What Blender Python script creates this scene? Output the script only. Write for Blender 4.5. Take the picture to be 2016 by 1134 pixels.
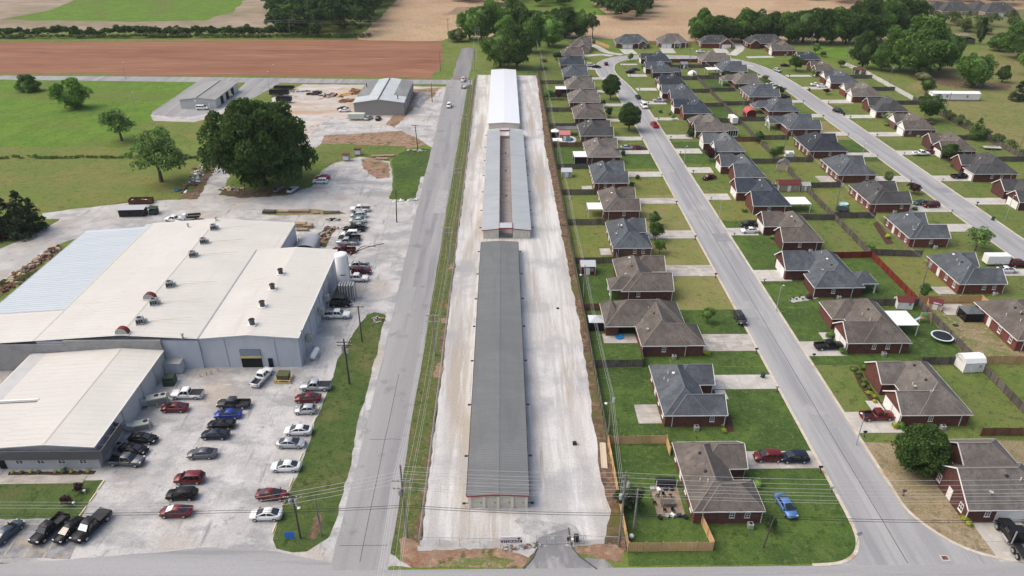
import bpy, math, random
from mathutils import Vector, Matrix
R = math.radians
rnd = random.Random(7)
for o in list(bpy.data.objects): bpy.data.objects.remove(o)
SC = bpy.context.scene
COL = SC.collection

# ------------------------------------------------------------------ camera
cam_d = bpy.data.cameras.new('camera'); cam = bpy.data.objects.new('camera', cam_d); COL.objects.link(cam)
cam_d.sensor_width = 36; cam_d.lens = 25.84; cam_d.clip_start = 1; cam_d.clip_end = 6000
cam.location = (0, 0, 84); cam.rotation_euler = (R(90 - 29.03), 0, R(-0.69))
SC.camera = cam
# ------------------------------------------------------------------ sky, sun, exposure (bright overcast noon)
SUN_EL, SUN_AZ = 54, -86            # azimuth from +Y towards +X
world = bpy.data.worlds.new('World'); SC.world = world; world.use_nodes = True
wn = world.node_tree.nodes; bg = wn['Background']
sky = wn.new('ShaderNodeTexSky'); sky.sky_type = 'NISHITA'; sky.sun_disc = False
sky.sun_elevation = R(SUN_EL); sky.sun_rotation = R(SUN_AZ); sky.dust_density = 5.0; sky.air_density = 1.0; sky.ozone_density = 0.6
world.node_tree.links.new(sky.outputs[0], bg.inputs[0]); bg.inputs[1].default_value = 0.15
sun_d = bpy.data.lights.new('sun', 'SUN'); sun = bpy.data.objects.new('sun', sun_d); COL.objects.link(sun)
sun_d.energy = 1.15; sun_d.angle = R(60); sun_d.color = (1, .95, .86)
sv = Vector((math.sin(R(SUN_AZ)) * math.cos(R(SUN_EL)), math.cos(R(SUN_AZ)) * math.cos(R(SUN_EL)), math.sin(R(SUN_EL))))
sun.rotation_euler = sv.to_track_quat('Z', 'Y').to_euler(); sun.location = (0, 100, 150)
vs = SC.view_settings; vs.view_transform = 'Standard'; vs.look = 'None'; vs.gamma = 1; vs.exposure = 0.36
SC.render.engine = 'CYCLES'

# ------------------------------------------------------------------ materials
MATS = {}
def mat(name, base, layers=(), fine=None, rough=.9, metal=0, coat=0, bump=None, spec=.3, island=None, objrand=0, trans=0):
    """Procedural surface: base colour, noise-blended layers [(colour, scale_xyz, lo, hi)], fine grain (scale, amount)."""
    if name in MATS: return MATS[name]
    m = bpy.data.materials.new(name); m.use_nodes = True; nt = m.node_tree; N = nt.nodes; L = nt.links
    p = N['Principled BSDF']; p.inputs['Roughness'].default_value = rough; p.inputs['Metallic'].default_value = metal
    p.inputs['Coat Weight'].default_value = coat; p.inputs['Specular IOR Level'].default_value = spec
    geo = N.new('ShaderNodeNewGeometry')
    def noise(scale, detail=4, off=0.0):
        mp = N.new('ShaderNodeMapping'); mp.inputs['Scale'].default_value = scale; mp.inputs['Location'].default_value = (off, off * .7, off * .3)
        L.new(geo.outputs['Position'], mp.inputs['Vector'])
        n = N.new('ShaderNodeTexNoise'); n.inputs['Scale'].default_value = 1; n.inputs['Detail'].default_value = detail; n.inputs['Roughness'].default_value = .6
        L.new(mp.outputs[0], n.inputs['Vector']); return n.outputs['Fac']
    rgb = N.new('ShaderNodeRGB'); rgb.outputs[0].default_value = (*base, 1); cur = rgb.outputs[0]
    for i, (c, sc, lo, hi) in enumerate(layers):
        sc = (sc,) * 3 if isinstance(sc, (int, float)) else sc
        mr = N.new('ShaderNodeMapRange'); mr.inputs['From Min'].default_value = lo; mr.inputs['From Max'].default_value = hi
        L.new(noise(sc, 5, 13.7 * (i + 1)), mr.inputs['Value'])
        mx = N.new('ShaderNodeMix'); mx.data_type = 'RGBA'; L.new(mr.outputs[0], mx.inputs[0]); L.new(cur, mx.inputs[6]); mx.inputs[7].default_value = (*c, 1); cur = mx.outputs[2]
    def mult(fac, lo, hi, cur):
        mr = N.new('ShaderNodeMapRange'); mr.inputs['To Min'].default_value = lo; mr.inputs['To Max'].default_value = hi; L.new(fac, mr.inputs['Value'])
        vm = N.new('ShaderNodeVectorMath'); vm.operation = 'SCALE'; L.new(cur, vm.inputs[0]); L.new(mr.outputs[0], vm.inputs['Scale']); return vm.outputs[0]
    if fine:
        f = noise((fine[0],) * 3 if isinstance(fine[0], (int, float)) else fine[0], 3, 3.1)
        cur = mult(f, 1 - fine[1] * 1.6, 1 + fine[1] * 1.6, cur)
    if island: cur = mult(geo.outputs['Random Per Island'], 1 - island, 1 + island, cur)
    if objrand:
        oi = N.new('ShaderNodeObjectInfo'); cur = mult(oi.outputs['Random'], 1 - objrand, 1 + objrand, cur)
    L.new(cur, p.inputs['Base Color'])
    if bump:
        b = N.new('ShaderNodeBump'); b.inputs['Strength'].default_value = bump[1]; b.inputs['Distance'].default_value = bump[2] if len(bump) > 2 else .05
        L.new(noise((bump[0],) * 3, 4, 5.5), b.inputs['Height']); L.new(b.outputs[0], p.inputs['Normal'])
    if trans:
        tb = N.new('ShaderNodeBsdfTranslucent'); ms = N.new('ShaderNodeMixShader'); ms.inputs[0].default_value = trans; L.new(cur, tb.inputs[0]); L.new(p.outputs[0], ms.inputs[1]); L.new(tb.outputs[0], ms.inputs[2]); L.new(ms.outputs[0], N['Material Output'].inputs[0])
    MATS[name] = m; return m
def grass(name, a, b, c, d=None, s=1.0, lo=.42):
    k = lambda v, f=1.66: (v[0] * f * 1.03, v[1] * f * 1.0, v[2] * f * 1.25)
    return mat(name, k(a), [(k(b), .35 * s, .42, .58), (k(c), .09 * s, lo + .02, lo + .16), (k(d or b), 1.3, .52, .68), (k(a, 1.0), .8, .54, .7)], (3.2, .42), .95, bump=(5, .6, .1), spec=.1)
M_GROUND = grass('meadow', (.063, .095, .017), (.082, .118, .02), (.095, .11, .028), s=.5)
M_FIELD = grass('pasture_bright', (.06, .112, .013), (.078, .132, .016), (.08, .098, .022), (.052, .088, .013), s=.35, lo=.47)
LAWN = {
 'l': grass('lawn_lush', (.038, .068, .013), (.05, .082, .015), (.03, .054, .012), (.062, .084, .02)),
 'm': grass('lawn_mid', (.058, .083, .019), (.075, .105, .02), (.085, .098, .026)),
 'o': grass('lawn_olive', (.088, .1, .024), (.105, .11, .027), (.075, .105, .02)),
 'y': grass('lawn_yellow', (.125, .125, .034), (.14, .12, .045), (.1, .115, .028)),
 't': grass('lawn_dormant', (.165, .135, .068), (.195, .16, .085), (.14, .12, .055), (.115, .112, .045)),
 'd': grass('lawn_dark', (.035, .06, .014), (.05, .075, .018), (.06, .07, .022)),
 'b': grass('lawn_patchy', (.12, .115, .04), (.17, .13, .07), (.08, .1, .025), (.2, .15, .09))}
M_DIRT = mat('dirt', (.2, .11, .06), [((.3, .2, .13), .5, .4, .65), ((.09, .07, .04), .9, .5, .7)], (3, .3), .95, bump=(3, .6, .1))
M_LITTER = mat('leaf_litter', (.13, .075, .045), [((.22, .15, .1), 1.1, .42, .6), ((.07, .05, .035), .6, .45, .65), ((.1, .1, .03), .25, .5, .66)], (4, .4), .95, bump=(4, .8, .15))
M_CLAY = mat('red_clay', (.27, .19, .135), [((.22, .115, .07), .4, .4, .66), ((.38, .25, .16), .9, .5, .68), ((.1, .1, .03), .5, .55, .62)], (4, .3), .95, bump=(3, .6, .1))
M_REDFIELD = mat('ploughed_field', (.225, .098, .05), [((.27, .135, .075), (.01, .09, .1), .4, .62), ((.165, .062, .034), (.008, .06, .1), .5, .7), ((.33, .2, .13), (.02, .3, .1), .57, .75), ((.2, .085, .05), (.015, .9, .1), .52, .66)], ((.06, 1.1, 1), .4), .95)
M_TANFIELD = mat('stubble_field', (.42, .30, .185), [((.36, .25, .15), (.03, .02, .1), .38, .62), ((.3, .18, .11), .02, .52, .72), ((.3, .27, .11), .03, .6, .75)], ((.9, .1, 1), .22), .95)
M_FALLOW = mat('fallow_field', (.26, .2, .145), [((.34, .27, .2), (.03, .1, .1), .4, .62), ((.2, .17, .1), .02, .45, .65)], ((.1, 1.0, 1), .4), .95)
M_GRAVEL = mat('gravel', (.46, .445, .42), [((.58, .57, .55), (.5, .03, 1), .44, .58), ((.385, .345, .295), (.28, .02, 1), .5, .64), ((.35, .35, .35), .09, .5, .68), ((.58, .58, .57), (.9, .06, 1), .58, .72), ((.36, .33, .3), (1.6, .05, 1), .6, .72)], (2.6, .15), .95, bump=(5, .35, .05))
M_LOT = mat('gravel_lot', (.41, .40, .385), [((.5, .49, .47), (.25, .16, 1), .42, .6), ((.31, .305, .3), (.13, .2, 1), .47, .6), ((.42, .365, .3), .06, .56, .72), ((.26, .26, .26), .6, .6, .74), ((.27, .265, .26), (.9, .12, 1), .58, .7), ((.52, .515, .5), (.2, .7, 1), .6, .72)], (2.6, .2), .95, bump=(5, .35, .05))
M_LOT2 = mat('crushed_stone_track', (.38, .37, .355), [((.46, .45, .43), .2, .42, .6), ((.35, .3, .25), .12, .52, .7), ((.28, .27, .26), .5, .58, .72)], (2.2, .14), .95, bump=(5, .35, .05))
M_LOT3 = mat('dusty_yard', (.44, .39, .335), [((.5, .485, .46), .12, .42, .6), ((.42, .29, .19), (.06, .14, 1), .5, .66), ((.3, .22, .15), .25, .58, .72)], (2.2, .14), .95)
M_ROAD = mat('asphalt_old', (.275, .272, .27), [((.33, .325, .32), (.22, .012, 1), .42, .62), ((.215, .215, .225), (.5, .02, 1), .5, .68), ((.2, .2, .205), .25, .58, .72)], (3, .1), .85)
M_STREET = mat('asphalt_street', (.30, .30, .305), [((.36, .36, .355), (.3, .03, 1), .42, .62), ((.25, .25, .26), (.6, .02, 1), .5, .68), ((.38, .375, .365), .12, .58, .74)], (3, .09), .85)
M_FRONT = mat('asphalt_front', (.30, .30, .30), [((.34, .34, .34), (.015, .35, 1), .42, .62), ((.23, .23, .24), (.02, .5, 1), .55, .7)], (3, .1), .85)
M_DRIVE = mat('asphalt_new', (.2, .2, .205), [((.33, .33, .33), (.5, .16, 1), .46, .64), ((.42, .41, .4), .35, .6, .75)], (3, .12), .85)
M_CONC = mat('concrete', (.47, .45, .41), [((.39, .37, .335), .3, .45, .66), ((.52, .505, .465), .8, .5, .66)], (3, .07), .85, objrand=.06)
M_CONCW = mat('concrete_worn', (.42, .39, .345), [((.3, .28, .25), (.2, .6, 1), .46, .66), ((.5, .47, .42), .5, .5, .66)], (3, .1), .85, objrand=.07)
M_KERB = mat('kerb_concrete', (.52, .46, .37), [((.4, .3, .2), .25, .5, .68), ((.6, .56, .5), 1, .5, .7)], (3, .1), .85)
M_CRACK = mat('tar_seal', (.09, .09, .095), rough=.8)
M_PAINTY = mat('yellow_paint', (.62, .45, .13), [((.5, .42, .3), 1.5, .45, .62)], rough=.7)
M_PAINTW = mat('white_paint_worn', (.42, .37, .25), [((.25, .25, .24), 1.5, .45, .62)], rough=.7)
def shingle(name, c, f=.16):
    d = tuple(v * .66 for v in c); l = tuple(min(1, v * 1.28) for v in c)
    return mat(name, c, [(d, (1.1, 1.1, .5), .46, .66), (l, (.35, .35, .2), .52, .72), (d, (.22, .22, .12), .46, .66), (d, (2.2, 2.2, .25), .54, .74)], (4, f * 1.3), .93, spec=.15, bump=(6, .4, .03))
SH = {'grey': shingle('shingle_grey', (.155, .165, .172)), 'slate': shingle('shingle_slate', (.105, .118, .13)), 'dark': shingle('shingle_dark', (.05, .055, .066)),
      'brown': shingle('shingle_brown', (.145, .127, .112)), 'taupe': shingle('shingle_taupe', (.175, .158, .142)), 'blue': shingle('shingle_blue_grey', (.06, .072, .09)), 'charcoal': shingle('shingle_charcoal', (.085, .085, .086))}
def brick(name, c): return mat(name, c, [(tuple(v * .7 for v in c), 1.2, .46, .66), (tuple(min(1, v * 1.4) for v in c), (3, 3, 9), .52, .72)], (7, .18), .92, spec=.15)
BR = {'red': brick('brick_red', (.135, .058, .047)), 'maroon': brick('brick_maroon', (.105, .048, .043)), 'brown': brick('brick_brown', (.15, .088, .07)), 'bright': brick('brick_bright', (.17, .062, .05)), 'tan': brick('brick_tan', (.36, .27, .21))}
M_TRIM = mat('white_trim', (.78, .77, .74), fine=(2, .05), rough=.6)
M_SIDING = mat('white_siding', (.78, .77, .75), fine=(1, .05), rough=.6)
M_RIDGE = {k: mat('ridge_' + k, tuple(min(1, v * 1.22) for v in c)) for k, c in dict(grey=(.155, .165, .172), slate=(.105, .118, .13), dark=(.05, .055, .066), brown=(.145, .127, .112), taupe=(.175, .158, .142), blue=(.06, .072, .09), charcoal=(.085, .085, .086)).items()}
M_GLASS = mat('window_glass', (.025, .03, .035), rough=.08, spec=.6)
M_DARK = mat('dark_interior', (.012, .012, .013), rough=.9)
M_BLACK = mat('black_metal', (.02, .02, .022), rough=.5)
M_METAL = mat('galvanised_metal', (.42, .43, .44), rough=.5, metal=.4)
M_POLE = mat('weathered_pole', (.23, .215, .19), [((.15, .14, .12), (4, 4, .4), .45, .65)], rough=.9)
M_POLED = mat('dark_pole', (.07, .062, .055), [((.1, .09, .08), (4, 4, .4), .45, .65)], rough=.9)
M_WIRE = mat('wire_aluminium', (.55, .55, .54), rough=.5, metal=.2)
M_CABLE = mat('cable_black', (.02, .02, .022), rough=.6)
M_WOODG = mat('wood_weathered', (.125, .108, .092), [((.075, .066, .058), (1.2, 1.2, .5), .44, .66), ((.19, .17, .15), (6, 6, .6), .5, .72)], (6, .2), .93, objrand=.2)
M_WOODB = mat('wood_brown', (.19, .105, .06), [((.13, .07, .042), (1.2, 1.2, .5), .44, .66)], (6, .15), .93, objrand=.12)
M_WOODN = mat('wood_new', (.56, .37, .19), [((.42, .25, .11), (6, 6, .6), .44, .66), ((.56, .39, .22), .7, .5, .7)], (6, .12), .9, objrand=.12)
M_WOODR = mat('wood_red_stain', (.20, .035, .024), [((.14, .025, .02), (2, 2, .5), .44, .66)], (6, .15), .9, objrand=.12)
M_WOODW = mat('fence_white', (.62, .62, .6), [((.48, .47, .45), 1.2, .46, .66)], (6, .06), .8, objrand=.06)
# metal buildings
M_ROOFW = mat('roof_membrane_white', (.565, .547, .50), [((.545, .525, .475), (.05, 1.4, 1), .45, .66), ((.6, .58, .53), .1, .45, .65), ((.5, .465, .41), (.06, .6, 1), .6, .76), ((.5, .46, .4), (.5, .04, 1), .62, .76)], (1.2, .03), .6)
M_ROOFB = mat('roof_metal_pale_blue', (.47, .515, .54), [((.52, .565, .59), (.05, 2, 1), .45, .65), ((.45, .51, .54), .2, .55, .72)], (1.5, .03), .5)
M_ROOFNEW = mat('roof_metal_new', (.72, .745, .775), fine=(.5, .01), rough=.4)
M_ROOFG = mat('roof_metal_grey', (.155, .163, .16), [((.175, .183, .18), (.05, .3, 1), .42, .62), ((.135, .14, .142), (.3, .05, 1), .5, .7)], (1.2, .06), .55)
M_ROOFL = mat('roof_metal_light', (.40, .43, .435), [((.44, .47, .475), (.1, .12, 1), .42, .62), ((.35, .375, .38), (.05, .4, 1), .5, .7)], (1.2, .04), .5)
M_SEAM = mat('roof_seam_white', (.555, .53, .47), rough=.6); M_SEAMB = mat('roof_seam_blue', (.4, .445, .47), rough=.5); M_SEAMG = mat('roof_seam_grey', (.15, .158, .155), rough=.55); M_SEAML = mat('roof_seam_light', (.34, .365, .37), rough=.5); M_SEAMN = mat('roof_seam_new', (.68, .705, .735), rough=.4)
M_WALLG = mat('metal_siding_grey', (.47, .50, .545), [((.43, .455, .495), (.6, .6, .1), .45, .65)], (2, .04), .6)
M_WALLD = mat('block_wall_grey', (.32, .315, .31), [((.26, .255, .25), .5, .45, .65)], (2, .07), .85)
M_FASCIA = mat('fascia_charcoal', (.105, .108, .113), [((.09, .092, .098), .6, .45, .65)], (2, .05), .7)
M_BEIGE = mat('siding_beige', (.66, .62, .52), [((.61, .575, .48), .4, .45, .65)], (2, .04), .7)
M_DOORB = mat('roller_door_beige', (.56, .53, .445), fine=((.5, .5, 14), .07), rough=.6)
M_REDTRIM = mat('red_trim', (.27, .055, .06), fine=(1, .1), rough=.5)
M_RUST = mat('rusty_steel', (.12, .05, .03), [((.2, .09, .05), 2, .45, .65)], (5, .3), .9)
M_GREENBOX = mat('green_box', (.03, .055, .038), fine=(2, .1), rough=.5)
M_UNIT = mat('hvac_unit', (.36, .37, .34), fine=(2, .06), rough=.6)
M_TYRE = mat('tyre', (.016, .016, .017), rough=.85)
M_RIM = mat('rim', (.45, .45, .46), rough=.35, metal=.6)
M_CGLASS = mat('car_glass', (.012, .015, .018), rough=.06, spec=.7, coat=.4)
M_SHADE = mat('sunshade', (.75, .8, .8), rough=.5)
M_LAMP = mat('headlight', (.7, .7, .7), rough=.2); M_TAIL = mat('taillight', (.3, .012, .012), rough=.3)
def paint(name, c, metal=.1): return mat('paint_' + name, c, rough=.3, metal=metal, coat=.06 if max(c) < .1 else .25, spec=.16 if max(c) < .1 else .35)
PT = {'white': paint('white', (.78, .78, .77), 0), 'black': paint('black', (.014, .014, .016)), 'grey': paint('grey', (.13, .135, .145), .4), 'silver': paint('silver', (.46, .48, .50), .4),
      'red': paint('red', (.135, .011, .014)), 'maroon': paint('maroon', (.09, .012, .016)), 'blue': paint('blue', (.022, .045, .28)), 'skyblue': paint('skyblue', (.09, .2, .46)), 'slate': paint('slate', (.055, .075, .10)),
      'darkgrey': paint('darkgrey', (.05, .052, .056)), 'tan': paint('tan', (.33, .29, .23)), 'mint': paint('mint', (.5, .6, .56), 0), 'brightred': paint('brightred', (.42, .02, .02), 0), 'yellow': paint('yellow', (.7, .55, .06), 0), 'navy': paint('navy', (.02, .025, .045))}
def leaf(name, c, isl=.42):
    return mat('leaf_' + name, c, [(tuple(v * 1.5 for v in c), .35, .48, .7), (tuple(v * .6 for v in c), .5, .5, .7)], rough=.75, spec=.25, island=isl, trans=.4)
LF = {'oak': leaf('oak', (0.074, 0.134, 0.032)), 'mid': leaf('mid', (0.118, 0.216, 0.046)), 'light': leaf('light', (0.179, 0.318, 0.065)), 'loose': leaf('loose', (0.186, 0.294, 0.087)), 'dark': leaf('dark', (0.049, 0.092, 0.028)), 'cedar': leaf('cedar', (0.052, 0.084, 0.036)),
      'purple': leaf('purple', (0.069, 0.027, 0.035)), 'lime': leaf('lime', (0.410, 0.451, 0.055)), 'olive': leaf('olive', (0.150, 0.199, 0.068)), 'pale': leaf('pale', (0.293, 0.332, 0.166)), 'wood': leaf('wood', (0.072, 0.140, 0.041))}
M_BARK = mat('bark', (.12, .095, .075), [((.07, .055, .045), (5, 5, .8), .45, .65)], (6, .2), .95)

# ------------------------------------------------------------------ mesh helpers
class MB:
    def __init__(s): s.v = []; s.f = []
    def add(s, vs, fs):
        n = len(s.v); s.v += [tuple(p) for p in vs]; s.f += [tuple(i + n for i in f) for f in fs]; return s
    def box(s, x0, x1, y0, y1, z0, z1):
        return s.add([(x0, y0, z0), (x1, y0, z0), (x1, y1, z0), (x0, y1, z0), (x0, y0, z1), (x1, y0, z1), (x1, y1, z1), (x0, y1, z1)],
                     [(0, 3, 2, 1), (4, 5, 6, 7), (0, 1, 5, 4), (1, 2, 6, 5), (2, 3, 7, 6), (3, 0, 4, 7)])
    def prism(s, poly, z0, z1):
        n = len(poly); v = [(x, y, z0) for x, y in poly] + [(x, y, z1) for x, y in poly]
        return s.add(v, [tuple(range(n - 1, -1, -1)), tuple(range(n, 2 * n))] + [(i, (i + 1) % n, n + (i + 1) % n, n + i) for i in range(n)])
    def sheet(s, poly, z): return s.add([(x, y, z) for x, y in poly], [tuple(range(len(poly)))])
    def bar(s, a, b, w, h=None):                      # square bar from a to b
        a = Vector(a); b = Vector(b); d = (b - a).normalized(); h = h or w
        u = d.cross(Vector((0, 0, 1)));  u = Vector((1, 0, 0)) if u.length < 1e-4 else u.normalized(); t = u.cross(d)
        v = [p + u * i * w / 2 + t * j * h / 2 for p in (a, b) for i, j in ((-1, -1), (1, -1), (1, 1), (-1, 1))]
        return s.add(v, [(0, 1, 2, 3), (7, 6, 5, 4), (0, 4, 5, 1), (1, 5, 6, 2), (2, 6, 7, 3), (3, 7, 4, 0)])
    def tube(s, pts, rads, n=8, cap=True):
        pts = [Vector(p) for p in pts]; rads = [rads] * len(pts) if isinstance(rads, (int, float)) else rads; rings = []
        base = len(s.v); u = None
        for i, p in enumerate(pts):
            d = (pts[min(i + 1, len(pts) - 1)] - pts[max(i - 1, 0)]).normalized()
            if u is None: u = d.orthogonal().normalized()
            else: u = (u - d * u.dot(d)).normalized()
            w = d.cross(u)
            s.v += [tuple(p + (u * math.cos(6.28319 * k / n) + w * math.sin(6.28319 * k / n)) * rads[i]) for k in range(n)]
        for i in range(len(pts) - 1):
            for k in range(n):
                a = base + i * n + k; b = base + i * n + (k + 1) % n; s.f.append((a, b, b + n, a + n))
        if cap: s.f.append(tuple(base + k for k in range(n - 1, -1, -1))); e = base + (len(pts) - 1) * n; s.f.append(tuple(e + k for k in range(n)))
        return s
    def lathe(s, prof, n=16, c=(0, 0)):
        base = len(s.v)
        for r, z in prof: s.v += [(c[0] + r * math.cos(6.28319 * k / n), c[1] + r * math.sin(6.28319 * k / n), z) for k in range(n)]
        for i in range(len(prof) - 1):
            for k in range(n):
                a = base + i * n + k; b = base + i * n + (k + 1) % n; s.f.append((a, b, b + n, a + n))
        e = base + (len(prof) - 1) * n; s.f.append(tuple(e + k for k in range(n))); s.f.append(tuple(base + k for k in range(n - 1, -1, -1))); return s
    def loft(s, rings):
        base = len(s.v); n = len(rings[0])
        for r in rings: s.v += [tuple(p) for p in r]
        for i in range(len(rings) - 1):
            for k in range(n):
                a = base + i * n + k; b = base + i * n + (k + 1) % n; s.f.append((a, b, b + n, a + n))
        s.f.append(tuple(base + k for k in range(n - 1, -1, -1))); e = base + (len(rings) - 1) * n; s.f.append(tuple(e + k for k in range(n))); return s
    def mesh(s, name, m=None, smooth=False):
        me = bpy.data.meshes.new(name); me.from_pydata(s.v, [], s.f); me.update()
        if m: me.materials.append(m)
        if smooth: me.polygons.foreach_set('use_smooth', [True] * len(me.polygons))
        return me
    def build(s, name, m, parent=None, loc=(0, 0, 0), rz=0, smooth=False): return link(name, s.mesh(name, m, smooth), parent, loc, rz)
def link(name, me, parent=None, loc=(0, 0, 0), rz=0, m=None, scale=None):
    o = bpy.data.objects.new(name, me); COL.objects.link(o); o.location = loc
    if rz: o.rotation_euler = (0, 0, rz)
    if scale: o.scale = scale if not isinstance(scale, (int, float)) else (scale,) * 3
    if parent: o.parent = parent
    if m: o.material_slots[0].link = 'OBJECT'; o.material_slots[0].material = m
    return o
def tag(o, label=None, cat=None, group=None, kind=None):
    if label: o['label'] = label
    if cat: o['category'] = cat
    if group: o['group'] = group
    if kind: o['kind'] = kind
    return o
def thing(name, label, cat, loc=(0, 0, 0), rz=0, group=None):
    o = bpy.data.objects.new(name, None); o.empty_display_size = .3; COL.objects.link(o); o.location = loc if len(loc) == 3 else (*loc, 0); o.rotation_euler = (0, 0, rz)
    return tag(o, label, cat, group)
CACHE = {}
def cached(key, fn):
    if key not in CACHE: CACHE[key] = fn()
    return CACHE[key]
def ordn(i): return ['first', 'second', 'third', 'fourth', 'fifth', 'sixth', 'seventh', 'eighth', 'ninth', 'tenth', 'eleventh', 'twelfth', 'thirteenth', 'fourteenth', 'fifteenth', 'sixteenth', 'seventeenth', 'eighteenth', 'nineteenth', 'twentieth'][i]

# ------------------------------------------------------------------ the ground and everything laid on it
def ragged(poly, step=1.6, amp=.3, seed=1):
    r = random.Random(seed); out = []
    for i, a in enumerate(poly):
        b = poly[(i + 1) % len(poly)]; d = math.hypot(b[0] - a[0], b[1] - a[1]); n = max(1, int(d / step))
        nx, ny = (-(b[1] - a[1]) / max(d, .01), (b[0] - a[0]) / max(d, .01)); w = 0
        for k in range(n):
            t = k / n; w = w * .6 + r.uniform(-amp, amp); j = w if k else 0
            out.append((a[0] + (b[0] - a[0]) * t + nx * j, a[1] + (b[1] - a[1]) * t + ny * j))
    return out
def sheet(name, poly, z, m, rag=None, seed=1):
    if rag: poly = ragged(poly, rag[0], rag[1], seed)
    return tag(MB().sheet(poly, z).build(name, m), kind='structure')
def rect(x0, x1, y0, y1): return [(x0, y0), (x1, y0), (x1, y1), (x0, y1)]
sheet('ground', rect(-2500, 2500, -600, 4000), 0, M_GROUND)
# far fields
sheet('pasture', [(-181.00, 257.83), (-137.43, 257.88), (-139.73, 294.80), (-145.26, 355.62), (-241.45, 359.83), (-600, 362), (-600, 246)], .010, M_FIELD, (5, .5), 2)
sheet('ploughed_field', [(-700, 384), (-249.67, 373.70), (-96.87, 365.38), (-34.55, 361.47), (-32.41, 385.82), (-33.34, 421.41), (-36.81, 453.80), (-88.39, 459.18), (-179.31, 458.69), (-297.15, 453.82), (-700, 512)], .012, M_REDFIELD, (6, 1.6), 3)
sheet('stubble_field', [(-87.14, 460.78), (-36.43, 456.96), (-26.45, 469.91), (60.09, 462.24), (108.11, 448.92), (153.13, 448.38), (330, 462), (620, 560), (620, 900), (-60, 900), (-86.40, 690.50)], .014, M_TANFIELD, (8, 2), 4)
sheet('fallow_field', [(-900, 515), (-321.20, 494.40), (-143.06, 481.57), (-197.36, 659.27), (-200, 900), (-900, 900)], .010, M_FALLOW, (8, 2), 5)
sheet('crop_field', [(-345.68, 535.71), (-254.66, 526.32), (-204.48, 529.83), (-197.15, 572.01), (-205.30, 629.56), (-215, 700), (-300, 700), (-347.54, 642.89), (-334.91, 573.68)], .016, M_FIELD, (6, 2), 6)
sheet('grass_strip', [(-146.80, 461.50), (-87.42, 462.40), (-90.68, 472.37), (-149.64, 471.40)], .018, LAWN['m'], (5, .5), 7)
sheet('wet_meadow', [(4.32, 627.02), (68.29, 656.06), (74.19, 550.20), (47.47, 555.05), (18.80, 569.40)], .018, M_FIELD, (5, .8), 8)
sheet('ploughed_field', [(-42.45, 551.61), (-34.38, 589.76), (4.08, 594.43), (14.95, 564.71), (-10.67, 551.22)], .02, M_CLAY, (5, .8), 9)
sheet('meadow', [(178.67, 435.95), (200.40, 438.66), (180.88, 392.84), (171.32, 397.92), (170.33, 413.51)], .012, M_FIELD, (4, .5), 10)
sheet('meadow', [(241.49, 399.59), (311.94, 452.75), (360, 470), (360, 180), (182, 200), (186, 340), (196.41, 352.50)], .011, grass('meadow_dry', (.105, .105, .03), (.12, .115, .036), (.085, .105, .024), (.16, .13, .06), s=.6), (5, .5), 11)
sheet('meadow', [(245.73, 412.60), (258.52, 417.88), (236.18, 384.93), (229.15, 382.65)], .0135, M_FIELD, (3, .5), 12)
sheet('bare_earth', [(199.86, 367.17), (220.18, 362.62), (237.69, 344.05), (229.61, 334.64), (209.45, 340.54), (197.41, 354.53)], .015, M_LITTER, (2, .6), 13)
sheet('meadow', [(236, 452), (420, 452), (430, 575), (262, 575)], .0175, grass('meadow_far', (.07, .088, .022), (.085, .1, .026), (.1, .1, .036), s=.6), (6, 1.5), 90)
# mown lawn on the left, beside the works
sheet('lawn', [(-260, 248), (-180.65, 257.26), (-137.17, 257.30), (-101.79, 249.59), (-101.59, 238.02), (-96.16, 210.57), (-112.38, 205.51), (-125.37, 201.40), (-133.69, 198.48), (-260, 190)], .011, LAWN['o'], (3, .4), 14)
sheet('lawn', [(-115.96, 298.92), (-122.80, 288.18), (-137.97, 290.47), (-116.74, 265.93), (-103.45, 259.80)], .013, LAWN['o'], (3, .4), 15)
# crushed stone yards
sheet('gravel_yard', [(-71.18, 72.54), (-25.44, 71.99), (-24.80, 78.28), (-24.71, 100.08), (-24.94, 137.06), (-24.93, 168.25), (-24.81, 206.05), (-34.52, 206.97), (-34.97, 217.47), (-35.99, 226.53), (-38.88, 240.84), (-49.74, 245.71), (-57.30, 239.52), (-60.01, 232.06), (-60.26, 216.91), (-67.31, 212.30), (-81.60, 213.31), (-86.67, 215.93), (-88.71, 227.17), (-97.67, 242.59), (-102.47, 247.96), (-101.62, 239.54), (-96.15, 216.04), (-94.79, 207.70), (-112.03, 204.72), (-124.98, 200.63), (-133.09, 197.36), (-130.61, 193.33), (-125.49, 192.55), (-128.00, 181.74), (-131.29, 173.96), (-160, 160), (-160, 140), (-120.40, 155.58), (-117.36, 176.24), (-114.58, 179.97), (-100, 72)], .020, M_LOT, (1.6, .3), 16)
sheet('stone_track', [(-130.93, 173.36), (-127.64, 181.09), (-125.01, 192.19), (-111.33, 203.15), (-88.43, 210.48), (-80.82, 210.80), (-55.28, 214.26), (-34.20, 204.57), (-25.54, 199.81), (-27.28, 188.91), (-57.82, 198.31), (-85.03, 200.53), (-102.08, 198.84), (-116.46, 189.29), (-121.00, 156.61), (-150, 150)], .026, M_LOT2, (1.6, .4), 17)
sheet('equipment_yard', [(-101.79, 326.09), (-101.16, 350.11), (-65.16, 348.69), (-43.86, 345.52), (-26.05, 344.34), (-24.92, 334.05), (-24.24, 272.29), (-23.84, 259.42), (-25.35, 255.38), (-32.90, 266.75), (-50.03, 271.33), (-69.26, 262.34), (-77.27, 250.94), (-95.01, 288.55)], .020, M_LOT3, (2, .4), 18)
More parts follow.
